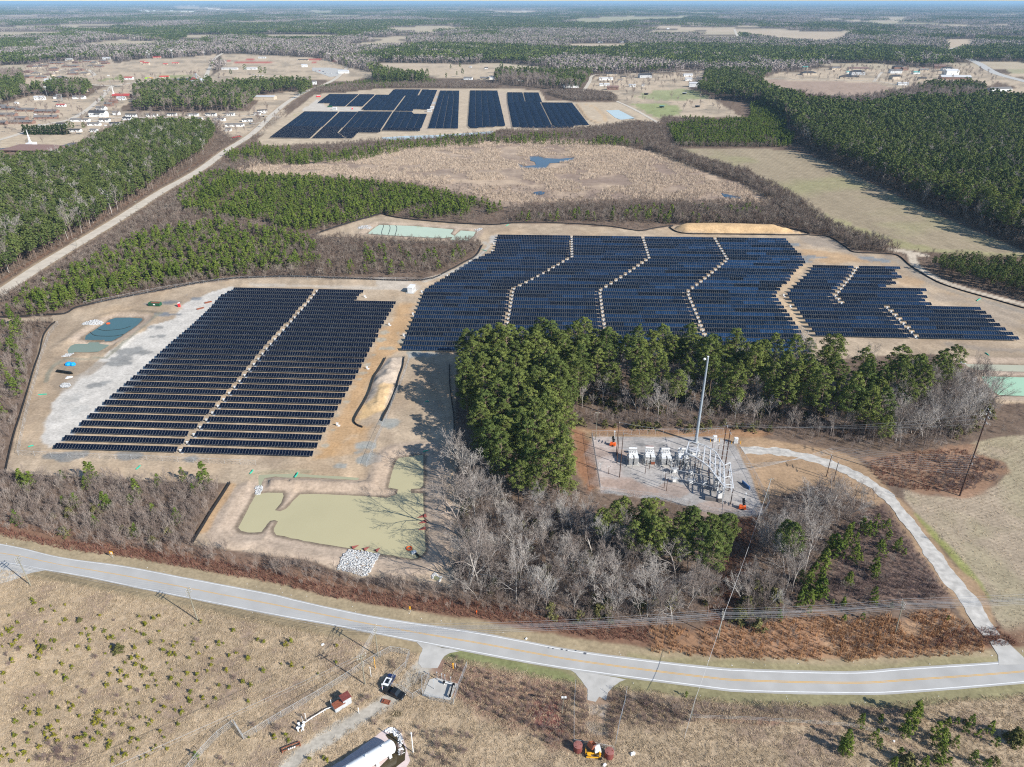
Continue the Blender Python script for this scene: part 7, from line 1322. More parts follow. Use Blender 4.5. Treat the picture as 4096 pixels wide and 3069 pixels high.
# ------------------------------------------------------------------ vehicles
def car(name, label, c, x, y, rz, body, roof=None, L=4.4, W=1.8, pickup=False, cat="car", small=False, xy=None):
    p = P1(c, x, y) if xy is None else xy; t = empty(name, (p[0], p[1], 0.0), rz); tag(t, label, cat); hw = W / 2; bm = M[body]
    prof = [(-L/2, .45), (-L/2 + .03, .85), (-L * .34, .98), (L * .42, .95), (L/2 - .05, .80), (L/2, .42)] if not pickup else [(-L/2, .5), (-L/2, 1.0), (L * .20, 1.02), (L * .45, 1.0), (L/2, .8), (L/2, .45)]
    b = MB(); b.side(prof, -hw, hw); b.build("body", bm, t)
    if pickup: cabp = [(-L * .12, 1.0), (-L * .09, 1.62), (L * .12, 1.64), (L * .24, 1.0)]
    else: cabp = [(-L * .46, .92), (-L * .40, 1.42), (L * .10, 1.46), (L * .27, .94)]
    n = len(cabp); V = []; ins = .16
    for s in (-1, 1): V += [(q[0], s * (hw - (.04 if i in (0, n - 1) else ins)), q[1]) for i, q in enumerate(cabp)]
    MB().add(V, [tuple(range(n)), tuple(range(2 * n - 1, n - 1, -1))] + [(i, n + i, n + (i + 1) % n, (i + 1) % n) for i in range(n)]).build("window", M['glass'], t)
    x0, x1 = cabp[1][0], cabp[2][0]; MB().box(((x0 + x1) / 2, 0, cabp[1][1] + .035), (x1 - x0 + .1, W - 2 * ins + .04, .07)).build("roof", M[roof or body], t)
    if roof == 'car_white': MB().box(((x0 + x1) / 2 + .1, 0, cabp[1][1] + .08), ((x1 - x0) * .6, W * .5, .03)).build("sunroof", M['glass'], t)
    if pickup: MB().box((-L * .31, 0, 1.035), (L * .34, W - .25, .03)).build("bed_cover", M['rubber'], t)
    for sx in (-.31, .31):
        for sy in (-1, 1):
            wh = MB().lathe([(.34, -.11), (.34, .11)], (sx * L, sy * (hw - .08), .34), 12, axis='y').build("wheel", M['rubber'], t)
            if not small: MB().lathe([(.18, -.12), (.18, .12)], (sx * L, sy * (hw - .07), .34), 8, axis='y').build("rim", M['grey_metal'], wh)
    for sy in (-1, 1): MB().box((L/2 - .04, sy * hw * .72, .74), (.1, .34, .14)).build("headlight", M['white_paint'], t); MB().box((-L/2 + .02, sy * hw * .74, .8), (.08, .3, .16)).build("tail_light", M['red'], t)
    return t
a, b_ = P1('f2', 1430, 770), P1('f2', 1470, 700); car("parked_car", "dark blue car with white roof and sunroof by the fence", 'f2', 1450, 738, math.atan2(*(b_ - a)[::-1]), 'car_blue', 'car_white', 4.5, 1.9)
a, b_ = P1('f2', 1425, 800), P1('f2', 1590, 875); car("pickup_truck", "wrecked black pickup truck beside the dark blue car", 'f2', 1500, 838, math.atan2(*(b_ - a)[::-1]), 'car_black', None, 5.6, 2.0, True, "pickup truck")
TC = [('a1',1900,1110,'red',9,"red flatbed trailer parked beside the north-west road","trailer")]
p = P1('a1', 1905, 1108); t = empty("flatbed_trailer", (p[0], p[1], 0), 0.75); tag(t, "red flatbed trailer parked beside the straight country road", "trailer"); MB().box((0, 0, 1.0), (12, 2.4, .3)).build("deck", M['red'], t); MB().box((2.5, 0, 1.7), (4, 2, 1.1), taper=.8).build("load", M['rust_red'], t)
for s in (-1, 1): MB().lathe([(.5, -.15), (.5, .15)], (-4, s * 1.2, .5), 8, axis='y').build("wheel", M['rubber'], t)
carspots = [('a1',2125,915),('a1',2120,940),('a1',2015,1000),('a1',1980,965),('a1',1760,625),('a1',850,1015),('a1',320,1010),('a1',285,925),('a1',1270,935),('a2',530,575),('a2',560,572),('a2',590,578),('a2',620,588),('a2',650,592),('a2',605,596),('a1',515,785),('a1',560,788),('a1',700,1010),('a1',2010,600),('a1',2040,604),('a1',2080,608),('a1',2110,612),('a3',870,660),('a3',1560,680),('a4',1400,550),('a4',1350,548),('a1',840,735),('a1',880,730)]
for i, (c_, x, y) in enumerate(carspots):
    col_ = ['car_white', 'car_black', 'grey_metal', 'car_red', 'car_blue', 'car_white', 'car_white'][i % 7]
    car("parked_car", {"car_white": "white", "car_black": "black", "grey_metal": "grey", "car_red": "red", "car_blue": "blue"}[col_] + " car parked among the buildings of the town", c_, x, y, rng.random() * 3, col_, None, 4.8, 1.9, small=True)["group"] = {"car_white": "white", "car_black": "black", "grey_metal": "grey", "car_red": "red", "car_blue": "blue"}[col_] + " cars in the town"

# ------------------------------------------------------------------ lower yard: tank, basin, shed, valves, old machine
ta, tb = P1('f2', 1475, 1300, 1.8), P1('f2', 1000, 1585, 1.8); d = tb - ta; L_ = np.linalg.norm(d); rz = math.atan2(d[1], d[0]); Rk = 1.55
sheet("basin_liner", P('f2',[(700,1640),(940,1480),(1180,1320),(1390,1165),(1440,1132),(1500,1135),(1560,1180),(1590,1260),(1610,1330),(1640,1420),(1560,1560),(1400,1700)]), 0.06, M['pink_line'], jit=0.3, sub=.8)
sheet("basin_water", P('f2',[(1420,1200),(1470,1180),(1520,1210),(1570,1250),(1600,1330),(1590,1420),(1500,1500),(1350,1620),(1250,1600),(1450,1400),(1500,1300)]), 0.10, watermat('basin_water', (0.06,0.045,0.02), .06, .5), jit=0.3, sub=.8)
t = empty("storage_tank", (ta[0], ta[1], 0), rz); tag(t, "large white horizontal storage tank lying in a lined basin", "tank"); prof = [(.05, -.75), (.8, -.62), (1.3, -.3), (Rk, 0), (Rk, L_), (1.3, L_ + .3), (.05, L_ + .75)]
MB().lathe(prof, (0, 0, 2.1), 28, axis='x').build("shell", mat('tank_white', (0.80,0.80,0.78), .4, noise=.06, nscale=1), t, smooth=False)
for x in (1.0, 4.2, 9, 14): MB().side([(-.35, 0), (.35, 0), (.3, 1.0), (-.3, 1.0)], -1.3, 1.3).build("saddle", M['white_paint'], t, (x, 0, 0))
for x in (2.0, 6.0, 10.5): MB().lathe([(.28, 3.6), (.28, 3.85), (.36, 3.88), (.36, 3.95)], (x, 0, 0), 10).build("hatch", M['white_paint'], t)
b = MB()
for k in range(2): b.bar((1.0, -Rk - .3, .4 + k * .3), (9, -Rk - .5, .4 + k * .3), .03, n=4)
b.build("pipe", M['galv'], t)
rocks("rubble", "broken white rubble at the head of the tank basin", P('f2',[(1400,1160),(1470,1128),(1550,1170),(1575,1240),(1560,1300),(1590,1350),(1540,1380),(1530,1230),(1480,1180)]), 260, .12, .35, 'white_paint')
for c_, (x, y), (x2, y2), m_, r_, lb, nm in (('f2',(1665,1350),(1650,1182),'white_paint',.12,"white post with round head at the basin head","marker_post"),('f2',(1396,812),(1395,748),'white_paint',.08,"white marker post left of the black pickup","marker_post"),('f2',(1185,1005),(1185,962),'white_paint',.08,"white vent pipe between the shed and the dirt track","vent_pipe"),('f2',(1330,605),(1330,515),'yellow',.07,"tall yellow marker post below the roadside utility pole","marker_post"),('f2',(1293,680),(1295,600),'white_paint',.07,"white marker post near the grey utility pole","marker_post"),('f2',(2018,605),(2018,568),'yellow',.12,"yellow bollard beside the concrete entrance","bollard"),('f3',(235,125),(235,102),'orange',.12,"small orange marker in the red brush by the road","marker_post"),('f2',(2038,600),(2038,570),'white_paint',.06,"white marker post beside the yellow bollard","marker_post")):
    p = P1(c_, x, y); h = max(.9, pole_h(c_, (x, y), c_, (x2, y2))); o = MB().bar((0, 0, -.1), (0, 0, h), r_, n=8).lathe([(r_, h), (r_ * 1.9, h + .08), (r_ * 1.2, h + .25)], n=8).build(nm, M[m_], None, (p[0], p[1], 0)); tag(o, lb, nm.replace('_', ' '))
p = P1('f3', 990, 1005); h = pole_h('f3', (990,1005), 'f3', (1027,862)); t = empty("lamp_post", (p[0], p[1], 0)); tag(t, "slim lamp post with twin white floodlights in the dark brush", "lamp post"); MB().bar((0, 0, 0), (.3, 0, h), .09, .06, 6).build("shaft", M['wood_pole'], t)
for s in (-1, 1): MB().box((.3 + s * .35, 0, h), (.5, .35, .3)).build("floodlight", M['white_paint'], t)
p = P1('f2', 1015, 950); q = P1('f2', 1070, 915); rz = math.atan2(*(P1('f2',1100,900) - P1('f2',975,975))[::-1])
def shed(name, label, c, x, y, w, dd, hh, rz, wall, roof):
    t = boxthing(name, label, "shed", c, x, y, rz); MB().box((0, 0, hh / 2), (w, dd, hh)).build("wall", M[wall], t)
    MB().side([(-w/2 - .12, hh), (w/2 + .12, hh), (w/2 + .12, hh + .12), (-w/2 - .12, hh + .12)], -dd/2 - .12, dd/2 + .12).build("roof", M[roof], t); MB().box((-w * .2, -dd/2 - .02, hh * .45), (w * .35, .04, hh * .8)).build("door", M['galv'], t); return t
shed("tin_shed", "galvanised shed with a dark red roof, taller of the joined pair", 'f2', 1072, 910, 2.1, 1.9, 2.3, rz, 'galv', 'rust_red'); shed("tin_shed", "low galvanised shed with an orange rusty roof, joined to the taller one", 'f2', 1010, 955, 2.6, 1.7, 1.5, rz, 'galv', 'rust')
pl = P('f2',[(960,960),(890,985),(870,1000),(770,1060),(700,1110),(680,1180)]); t = empty("white_pipeline", (pl[0][0], pl[0][1], 0)); tag(t, "white pipe running from the tin sheds to the white valve cluster", "pipeline"); MB().tube([V3(k - pl[0], .7) for k in pl], .11, 7).build("pipe", M['white_paint'], t)
for k in pl[1:-1]: MB().bar(V3(k - pl[0], 0), V3(k - pl[0], .7), .06, n=5).build("support", M['white_paint'], t)
t = boxthing("valve_cluster", "cluster of white pipe valves at the west end of the white pipe", "valves", 'f2', 675, 1140, 0.9)
for i in range(4):
    a_ = i * 1.6; MB().bar((0.9 * math.cos(a_), .7 * math.sin(a_), 0), (0.9 * math.cos(a_), .7 * math.sin(a_), 1.3), .17, n=8).bar((0.9 * math.cos(a_), .7 * math.sin(a_), .8), (.1, .1, .8), .15, n=8).build("valve_body", M['white_paint'], t); MB().lathe([(.32, 1.35), (.32, 1.42)], (0.9 * math.cos(a_), .7 * math.sin(a_), 0), 10).build("hand_wheel", M['white_paint'], t)
MB().bar((1.0, .6, 0), (1.0, .6, 2.8), .05, n=6).build("vent", M['white_paint'], t)
for x, y, lb in ((945,930,"white stack pipe beside the low rusty shed"),(720,1050,"white vent stack beside the valve cluster")): p = P1('f2', x, y + 20); o = MB().bar((0, 0, 0), (0, 0, 2.4), .07, n=6).lathe([(.07, 2.4), (.13, 2.45), (.13, 2.6)], n=6).build("vent_stack", M['white_paint'], None, (p[0], p[1], 0)); tag(o, lb, "vent stack")
# metering skid on the slab
t = boxthing("metering_skid", "gas metering skid with pipes and black meters on the concrete slab", "metering skid", 'f2', 1960, 800, 0.0)
v1 = P1('f2', 2025, 770) - P1('f2', 1960, 800); v2 = P1('f2', 1990, 870) - P1('f2', 1960, 800); v3 = P1('f2', 1940, 750) - P1('f2', 1960, 800)
MB().tube([V3(v3, .1), V3(v3, .9), V3(v1, .9), V3(v2, .9), V3(v2, .1)], .13, 8).build("pipe", M['white_paint'], t); MB().tube([V3(v1 * .9, .1), V3(v1 * .9, 1.0), V3(v2 * .9 + v1 * .1, 1.0)], .2, 8).build("meter", M['black'], t)
for k in (v1, v2, v3): MB().lathe([(.3, .7), (.3, 1.15)], (k[0], k[1], 0), 8).build("valve", M['black'], t)
for x, y, hh in ((1850,790,3.0),(1878,705,2.6),(1922,735,3.2),(1948,720,2.2),(2000,740,2.2),(1813,880,1.6)): p = P1('f2', x, y); o = MB().bar((0, 0, 0), (0, 0, hh), .06, n=6).box((0, 0, hh), (.25, .2, .25)).build("instrument_post", M['galv'], None, (p[0], p[1], .05)); tag(o, "thin instrument post standing on the metering slab", "post", "posts on the metering slab")
t = boxthing("scrap_metal", "rusty steel frame on the ground below the black pickup", "scrap", 'f2', 1425, 905, -.3); MB().box((0, -.5, .2), (2.0, .12, .3)).box((0, .5, .2), (2.0, .12, .3)).box((-.95, 0, .2), (.12, 1, .3)).box((.95, 0, .2), (.12, 1, .3)).box((.1, 0, .35), (1.2, .9, .08)).build("frame", M['rust'], t)
t = boxthing("pipe_rack", "low rusty rack with white end caps below the valve cluster", "rack", 'f2', 590, 1325, .45); MB().box((0, 0, .6), (4.2, .15, .15)).box((0, .8, .6), (4.2, .15, .15)).box((-2, .4, .3), (.15, 1, .6)).box((2, .4, .3), (.15, 1, .6)).build("rack_frame", M['rust'], t)
for i in range(4): MB().box((-.6 + i * .45, -.12, .7), (.3, .12, .35)).build("end_cap", M['white_paint'], t)
for x, y, lb in ((1130,1330,"rusty brown drum tank left of the old yellow machine"),(1407,1385,"rusty brown drum tank right of the old yellow machine")):
    p = P1('f3', x, y); t = empty("drum_tank", (p[0], p[1], 0)); tag(t, lb, "tank"); MB().lathe([(1.0, 0), (1.0, 1.9)], n=20).build("shell", M['rust_red'], t); MB().lathe([(1.04, 1.9), (1.04, 1.96), (.3, 2.05)], n=20).build("lid", mat('faded_rust', (0.30,0.12,0.10), .8, noise=.2, nscale=3), t)
    for a_ in (0, 2.2, 4.1): MB().lathe([(.09, 1.95), (.09, 2.15)], (.7 * math.cos(a_), .7 * math.sin(a_), 0), 6).build("cap", M['rust'], t)
t = boxthing("old_machine", "old yellow wheeled machine with white hood and a tipped rusty hopper", "machine", 'f3', 1275, 1375, -.05)
MB().box((-.2, 0, .7), (3.6, .35, .3)).box((-.2, -.9, .55), (3.2, .2, .2)).box((1.2, 0, 1.1), (.25, 2.0, 1.2)).bar((-1.9, -.2, .6), (-1.9, .9, 1.3), .09).box((-1.2, -.4, .9), (.8, .5, .4)).build("chassis", M['yellow'], t)
MB().box((.7, .5, 1.7), (1.5, 1.5, .9), .2, taper=.85).build("hood", M['white_paint'], t)
b = MB(); Mr = Matrix.Translation((-.45, 1.1, 1.9)) @ Matrix.Rotation(.5, 4, 'Y') @ Matrix.Rotation(-.45, 4, 'X') @ Matrix.Rotation(.6, 4, 'Z')
for c__, d_ in (((0, -.75, 0), (1.7, .07, 1.1)), ((0, .75, 0), (1.7, .07, 1.1)), ((-.85, 0, 0), (.07, 1.5, 1.1)), ((.85, 0, 0), (.07, 1.5, 1.1)), ((0, 0, -.5), (1.7, 1.5, .07))): b.box(c__, d_, M=Mr)
b.build("hopper", M['rust'], t)
for x, y in ((-1.6, -.6), (1.3, -1.0), (1.3, 1.0), (-1.6, .5)): MB().lathe([(.42, -.14), (.42, .14)], (x, y, .42), 12, axis='y').build("wheel", M['rubber'], t)
for c_, x, y, s_, lb in (('f2',862,398,.8,"small white box lying in the field grass"),('f3',1615,1365,1.1,"crumpled white sheet in the grass right of the tanks"),('f3',1365,1465,.9,"white sheet scrap at the bottom edge"),('f5',345,825,.5,"white scrap beside the wire fence"),('f3',672,345,.6,"white litter bag on the road verge")):
    p = P1(c_, x, y); o = MB().box((0, 0, .2 * s_), (s_, .7 * s_, .4 * s_), rng.random() * 3, taper=.6).box((.3 * s_, .2 * s_, .12), (.5 * s_, .6 * s_, .2), .7).build("scrap", M['white_paint'], None, (p[0], p[1], 0)); tag(o, lb, "scrap")
# road signs
def sign(name, label, c, b, top, col_, w, hh, wr=None):
    p = P1(c, *b); h = max(1.6, pole_h(c, b, c, top)); t = empty(name, (p[0], p[1], 0), -.15); tag(t, label, "sign"); MB().bar((0, 0, 0), (0, 0, h - .1), .05, n=4).build("post", M['galv'], t); MB().box((0, -.07, h - hh / 2), (w, .05, hh)).build("sign_panel", M[col_], t)
    if wr: MB().box((.05, -.105, h - hh / 2 - .1), (w * .5, .02, hh * .5)).build("white_patch", M['white_paint'], t)
sign("warning_sign", "orange warning sign with a white patch on the road verge by the sapling thicket", 'd1', (911,872), (911,815), 'yellow', 1.1, 1.1, True); sign("marker_sign", "narrow yellow marker sign on the verge below the olive pond", 'd2', (1290,1306), (1290,1258), 'yellow', .5, 1.1)
# small roadside litter
lb_ = []
Vl = []; Fl = []
for i in range(70):
    k = int(rng.integers(20, 150)); q = cN[k] - dirn[k] * rng.uniform(1.0, 4.5) if rng.random() < .8 else cS[k] + dirn[k] * rng.uniform(1, 3); s = rng.uniform(.08, .2); n0 = len(Vl)
    Vl += [(q[0] - s, q[1], 0), (q[0] + s, q[1] - s * .5, 0), (q[0], q[1] + s, 0), (q[0], q[1], s)]; Fl += [(n0, n0 + 1, n0 + 3), (n0 + 1, n0 + 2, n0 + 3), (n0 + 2, n0, n0 + 3)]
tag(obj("roadside_litter", mesh_np("roadside_litter", Vl, np.array(Fl), M['white_paint'])), "tiny bits of pale litter on the road verges", "litter", None, "stuff")
blots = P('f3',[(870,425),(910,432),(988,438),(1030,448),(1110,450),(1192,475)])
for p in blots: sheet("road_stain", p + np.array([(-.35, -.2), (.3, -.25), (.4, .2), (-.2, .3)]) * (.7 + .5 * rng.random()), 0.042, M['asphalt_dark'], jit=.15, sub=.2)

# ------------------------------------------------------------------ town buildings
def house(c, x, y, w, d, h, rz, wall, roof, label, name="house", kind='gable', group=None, cat="house", rh=None, win=2, porch=False):
    p = P1(c, x, y); t = empty(name, (p[0], p[1], 0), rz); tag(t, label, cat, group); rh = rh or d * .22; ov = .5
    b = MB(); b.box((0, 0, h / 2), (w, d, h))
    if kind == 'gable': b.add([(-w/2, -d/2, h), (-w/2, d/2, h), (-w/2, 0, h + rh * .96), (w/2, -d/2, h), (w/2, d/2, h), (w/2, 0, h + rh * .96)], [(0, 2, 1), (3, 4, 5)])
    b.build("wall", M[wall], t); r = MB(); hx = w/2 + ov; hy = d/2 + ov; z0 = h - .05
    if kind == 'flat': r.box((0, 0, h + .12), (w + .4, d + .4, .24))
    elif kind == 'hip': k = max(hx - hy, .3); r.add([(-hx, -hy, z0), (hx, -hy, z0), (hx, hy, z0), (-hx, hy, z0), (-k, 0, z0 + rh), (k, 0, z0 + rh)], [(0, 1, 5, 4), (1, 2, 5), (2, 3, 4, 5), (3, 0, 4), (3, 2, 1, 0)])
    else: r.add([(-hx, -hy, z0), (hx, -hy, z0), (hx, hy, z0), (-hx, hy, z0), (-hx, 0, z0 + rh + .1), (hx, 0, z0 + rh + .1), (-hx, -hy, z0 - .15), (hx, -hy, z0 - .15), (hx, hy, z0 - .15), (-hx, hy, z0 - .15), (-hx, 0, z0 + rh - .06), (hx, 0, z0 + rh - .06)], [(0, 1, 5, 4), (2, 3, 4, 5), (7, 6, 10, 11), (9, 8, 11, 10), (0, 6, 7, 1), (2, 8, 9, 3), (0, 4, 10, 6), (4, 3, 9, 10), (1, 7, 11, 5), (5, 11, 8, 2)])
    r.build("roof", M[roof], t)
    for i in range(win): MB().box((-w * .35 + w * .7 * i / max(1, win - 1) if win > 1 else w * .2, -d/2 - .03, h * .55), (1.2, .06, 1.1)).build("window", M['glass'], t)
    MB().box((w * .08, -d/2 - .04, 1.05), (.95, .07, 2.1)).build("door", M['roof_brown'], t)
    if porch: MB().box((w * .1, -d/2 - 1.2, h - .2), (w * .4, 2.4, .15)).build("porch_roof", M[roof], t)
    return t
W_, BR = 'white_paint', 'brick'
# mobile homes along the lane
for i, (x, y, w) in enumerate([(1060,938,16),(1225,938,16),(1380,932,16),(1555,935,16),(1700,932,15),(1855,930,12)]): house('a1', x, y, w, 5, 3.4, -.06, W_, 'roof_grey' if i % 2 else 'roof_dark', "long white mobile home in the upper row north of the left pine woods", "mobile_home", group="upper row of mobile homes", cat="mobile home", win=4, rh=.8)
for x, y, w, rz, lb in ((650,978,26,-.04,"longest white mobile home, below the two storey white house"),(845,978,14,-.04,"white mobile home right of the longest one"),(760,1010,17,-.05,"white mobile home with gabled porch above the dark hedge"),(500,1012,12,.02,"white mobile home with a row of windows left of the pointed evergreens"),(612,1062,14,-.05,"white house with a navy roof behind the pointed evergreens"),(760,1062,8,-.05,"small white cottage right of the pointed evergreen"),(930,1008,14,-.08,"white mobile home half hidden by the pine woods"),(1030,965,12,-.1,"grey roofed mobile home below the upper row"),(1770,972,15,-.1,"white mobile home with dark windows in the right group"),(1990,978,14,.35,"white mobile home angled beside the country road"),(2110,905,14,.45,"white house with a gable at the bend of the country road"),(2070,925,10,.4,"white mobile home just below the bend house"),(1890,1018,24,.05,"long pale double home behind the bare trees"),(1745,1010,6,0,"small white outbuilding at the wood edge"),(1840,1055,7,.1,"small white shed near the red trailer"),(1600,968,10,-.1,"pale low home above the wood edge")):
    house('a1', x, y, w, 6, 3.2, rz, W_, 'roof_dark' if w in (14, 12) else 'roof_grey', lb, "mobile_home", cat="mobile home", win=3, rh=1.0)
house('a1', 798, 940, 24, 11, 6.5, -.06, W_, 'roof_dark', "two storey white house with a dark roof in the town", kind='gable', win=4, rh=2.5, porch=True)
t = house('a1', 985, 790, 30, 11, 4.5, -.04, BR, 'red_roof', "brick church with a bright red roof and white steeple", "church", cat="church", win=5, rh=3); MB().box((-14, 0, 5.5), (3, 3, 5)).build("tower", M[W_], t); MB().lathe([(1.6, 8), (.9, 10), (.05, 21)], (-14, 0, 0), 6).build("steeple", M[W_], t)
p = P1('a1', 250, 1215); t = empty("church", (p[0], p[1], 0), -.05); tag(t, "low church with a brown roof and tall white steeple at the left", "church"); MB().box((10, -4, 1.8), (66, 22, 3.6)).build("wall", M[BR], t); MB().add([(-25, -17, 3.5), (45, -17, 3.5), (45, 9, 3.5), (-25, 9, 3.5), (-8, -4, 8), (30, -4, 8)], [(0, 1, 5, 4), (1, 2, 5), (2, 3, 4, 5), (3, 0, 4), (3, 2, 1, 0)]).build("roof", M['roof_brown'], t)
MB().box((0, 4, 7), (8, 8, 3)).build("tower", M[W_], t); MB().lathe([(1.9, 8.5), (1.3, 10), (.08, 23)], (-1, 4, 0), 8).build("steeple", M[W_], t)
sheet("parking_lot", P('a1',[(0,1195),(150,1180),(380,1190),(520,1165),(600,1140),(570,1150),(640,1145),(560,1175),(480,1200),(300,1205),(0,1215)]), 0.15, M['asphalt_dark'], jit=1, sub=8); sheet("parking_lot", P('a1',[(1380,635),(1560,628),(1570,640),(1400,648)]), 0.15, M['asphalt_dark'], jit=1, sub=8); sheet("parking_lot", P('a2',[(500,545),(640,545),(760,560),(700,615),(640,620),(560,590),(500,570)]), 0.15, M['concrete'], jit=1, sub=8)
# low brick flats in the left
for i, (x, y, w) in enumerate([(20,868,18),(90,882,26),(215,895,30),(380,908,34),(55,935,30),(375,955,30),(175,965,16),(180,995,34),(20,1000,14)]): house('a1', x, y, w, 9, 3, -.06 if i != 5 else .25, BR, 'roof_grey', "long low brick block with a grey roof on the tan lawn", "apartment_block", group="brick blocks on the tan lawn", cat="apartment block", win=4, rh=2)
# housing estate
for i, (x, y) in enumerate([(310,520),(420,515),(480,515),(560,490),(620,510),(700,500),(760,512),(830,498),(255,540),(300,548),(350,535),(435,560),(430,580),(540,540),(600,540),(575,585),(640,568),(610,570),(680,600),(800,540),(230,585),(290,600),(225,625),(330,630),(400,610),(495,632),(590,600),(740,540),(850,515)]): house('a1', x, y, 20, 12, 3, rng.uniform(-.3, .3), BR if i % 3 else 'tan_wall', 'roof_grey' if i % 4 else 'roof_brown', "low estate house with a grey brown roof north of the sports fields road", group="estate houses", kind='hip', win=2, rh=2.6)
for x, y, w, d, h, wall, roof, lb in ((460,665,44,14,5,W_,'roof_pale',"long white hall behind the trees above the town"),(325,805,16,8,5,W_,'roof_pale',"white house alone on the tan lawn at the left"),(460,795,9,7,3.5,W_,'roof_grey',"white garage left of the grey frame"),(640,795,20,8,3.5,W_,'roof_grey',"white shed with a row of dark doors on the tan lawn"),(495,858,14,5,3.2,W_,'red_roof',"white trailer with a red roof on the tan lawn"),(138,838,5,4,2.5,W_,'roof_pale',"tiny white shed at the left wood edge"),(630,740,34,14,3.5,'tan_wall','roof_grey',"pale farm building behind the grove"),(560,490,18,10,4,W_,'roof_pale',"white roofed house in the back of the estate"),(860,478,20,10,4,W_,'roof_pale',"white building at the edge of the sports field"),(1265,470,22,6,3,'tan_wall','red',"red canopy stand by the far trees"),(1180,522,16,9,4.5,'tan_wall','red_roof',"red roofed clubhouse between the ball fields"),(1150,506,12,7,3.5,'tan_wall','red_roof',"small red roofed hut behind the clubhouse"),(1413,516,18,5,2.6,'tan_wall','red',"long red dugout at the ball field"),(1333,524,12,5,2.6,'tan_wall','red',"short red dugout at the ball field"),(1325,627,20,6,3,'tan_wall','red',"red shelter near the car park"),(1040,640,18,8,4,W_,'red_roof',"white hall with a red roof by the playground"),(1975,685,20,12,6,W_,'roof_pale',"white house in front of the bare trees right of the silos"),(2110,470,22,5,3,W_,'roof_pale',"white stand on the running track field"),(1560,440,50,18,4,'tan_wall','roof_dark',"dark roofed school behind the sports field"),(1850,560,40,6,3,W_,'roof_pale',"long white greenhouse like shed"),(2020,560,30,8,3,W_,'roof_pale',"second long white shed left of the pines"),(1420,690,22,9,4,BR,'roof_brown',"brick building between the two silos"),(1700,695,36,9,4,BR,'roof_brown',"long brick building right of the silos"),(940,925,9,6,4,W_,'roof_grey',"grey barn with a white gable in the grove"),(980,805,13,8,4,W_,'roof_pale',"white house below the red roofed church"),(915,830,12,9,4,BR,'roof_brown',"brown roofed house below the church"),(880,855,12,9,4,BR,'roof_grey',"brick house with a grey roof above the two storey house"),(820,885,14,8,4,W_,'roof_grey',"white house with a grey gable behind the two storey house"),(1190,700,5,5,1,'tan_wall','roof_grey',"tiny hut behind the grove")):
    if h > 1.5: house('a1', x, y, w, d, h, rng.uniform(-.15, .15), wall, roof, lb, "building" if w > 17 else "house", cat="building" if w > 17 else "house", win=3 if w > 12 else 1)
house('a2', 110, 800, 42, 16, 5, -.05, 'tan_wall', 'roof_pale', "long pale warehouse with a low roof beside the country road", "warehouse", cat="warehouse", win=0, rh=1.6)
for x, y, w, d, h, wall, roof, lb in ((755,590,24,10,5,W_,'roof_pale',"white house beside the pale car park"),(520,680,8,6,6,W_,'roof_grey',"small white house at the bend of the country road"),(1045,570,26,12,5,W_,'roof_pale',"white farmhouse behind the far solar field"),(440,540,14,9,5,W_,'roof_pale',"white house among the bare trees by the car park"),(430,490,30,5,3,'tan_wall','roof_dark',"dark stand at the end of the running track"),(1755,642,18,9,4,W_,'roof_grey',"white cottage at the back of the far solar field"),(1890,642,20,9,4,'tan_wall','roof_grey',"grey roofed cottage on the green lawn"),(1950,640,16,9,4,W_,'roof_pale',"white cottage at the edge of the green lawn"),(1900,555,8,6,3,W_,'roof_dark',"tiny dark shed in the far pasture"),(1775,545,5,4,3,W_,'roof_pale',"tiny white shed in the far pasture"),(225,690,16,8,3,W_,'roof_pale',"low white roof among bare trees left of the road")): house('a2', x, y, w, d, h, rng.uniform(-.2, .2), wall, roof, lb, cat="house", win=2)
for x, y, w, d, h, wall, roof, lb in ((898,612,24,11,5,'tan_wall','roof_dark',"dark roofed house at the corner of the farm lane"),(850,645,30,7,4,W_,'roof_pale',"long white trailer house in front of the dark roofed one"),(990,630,12,7,3.5,'tan_wall','roof_dark',"small dark shed right of the white trailer house"),(965,658,9,6,3.5,'tan_wall','roof_grey',"little grey shed below the dark one"),(1165,625,28,13,6,'roof_pale','roof_dark',"large blue black roofed house alone on the tan field"),(838,692,20,7,3.5,W_,'roof_pale',"white trailer near the farm pond trees"),(905,722,22,11,5,BR,'roof_brown',"brown roofed farmhouse at the edge of the pasture"),(1062,700,13,6,4,W_,'roof_pale',"white box trailer beside the bare tree"),(1150,695,5,5,4,W_,'roof_grey',"small grey hut on the lawn"),(1510,615,20,8,4,W_,'roof_pale',"white roofed barn at the wood edge"),(1515,650,14,9,4.5,W_,'roof_pale',"white gabled house at the wood edge"),(1565,700,22,10,7,W_,'roof_pale',"tall white barn by the dark trees"),(1690,700,14,8,4,W_,'roof_pale',"white house behind the dark trees"),(570,705,30,12,4.5,W_,'roof_grey',"white house with a grey roof behind the dark shrubs"),(165,650,12,8,5,W_,'roof_pale',"white house between the bare trees"),(980,345,18,8,5,W_,'roof_pale',"white gabled farm in the distant clearing"),(1150,355,30,10,5,W_,'roof_pale',"white farm at the edge of the distant pines"),(1220,355,26,10,5,'tan_wall','roof_dark',"dark farm beside the distant white one"),(805,345,20,8,4,W_,'roof_pale',"white trailer in the distant clearing"),(1350,235,16,8,5,W_,'roof_pale',"far white house behind the pines"),(330,90,22,14,14,W_,'roof_pale',"far white tower block on the horizon fields"),(195,92,80,14,6,W_,'roof_pale',"far long white works on the horizon fields")): house('a3', x, y, w, d, h, rng.uniform(-.2, .2), wall, roof, lb, cat="house", win=2)
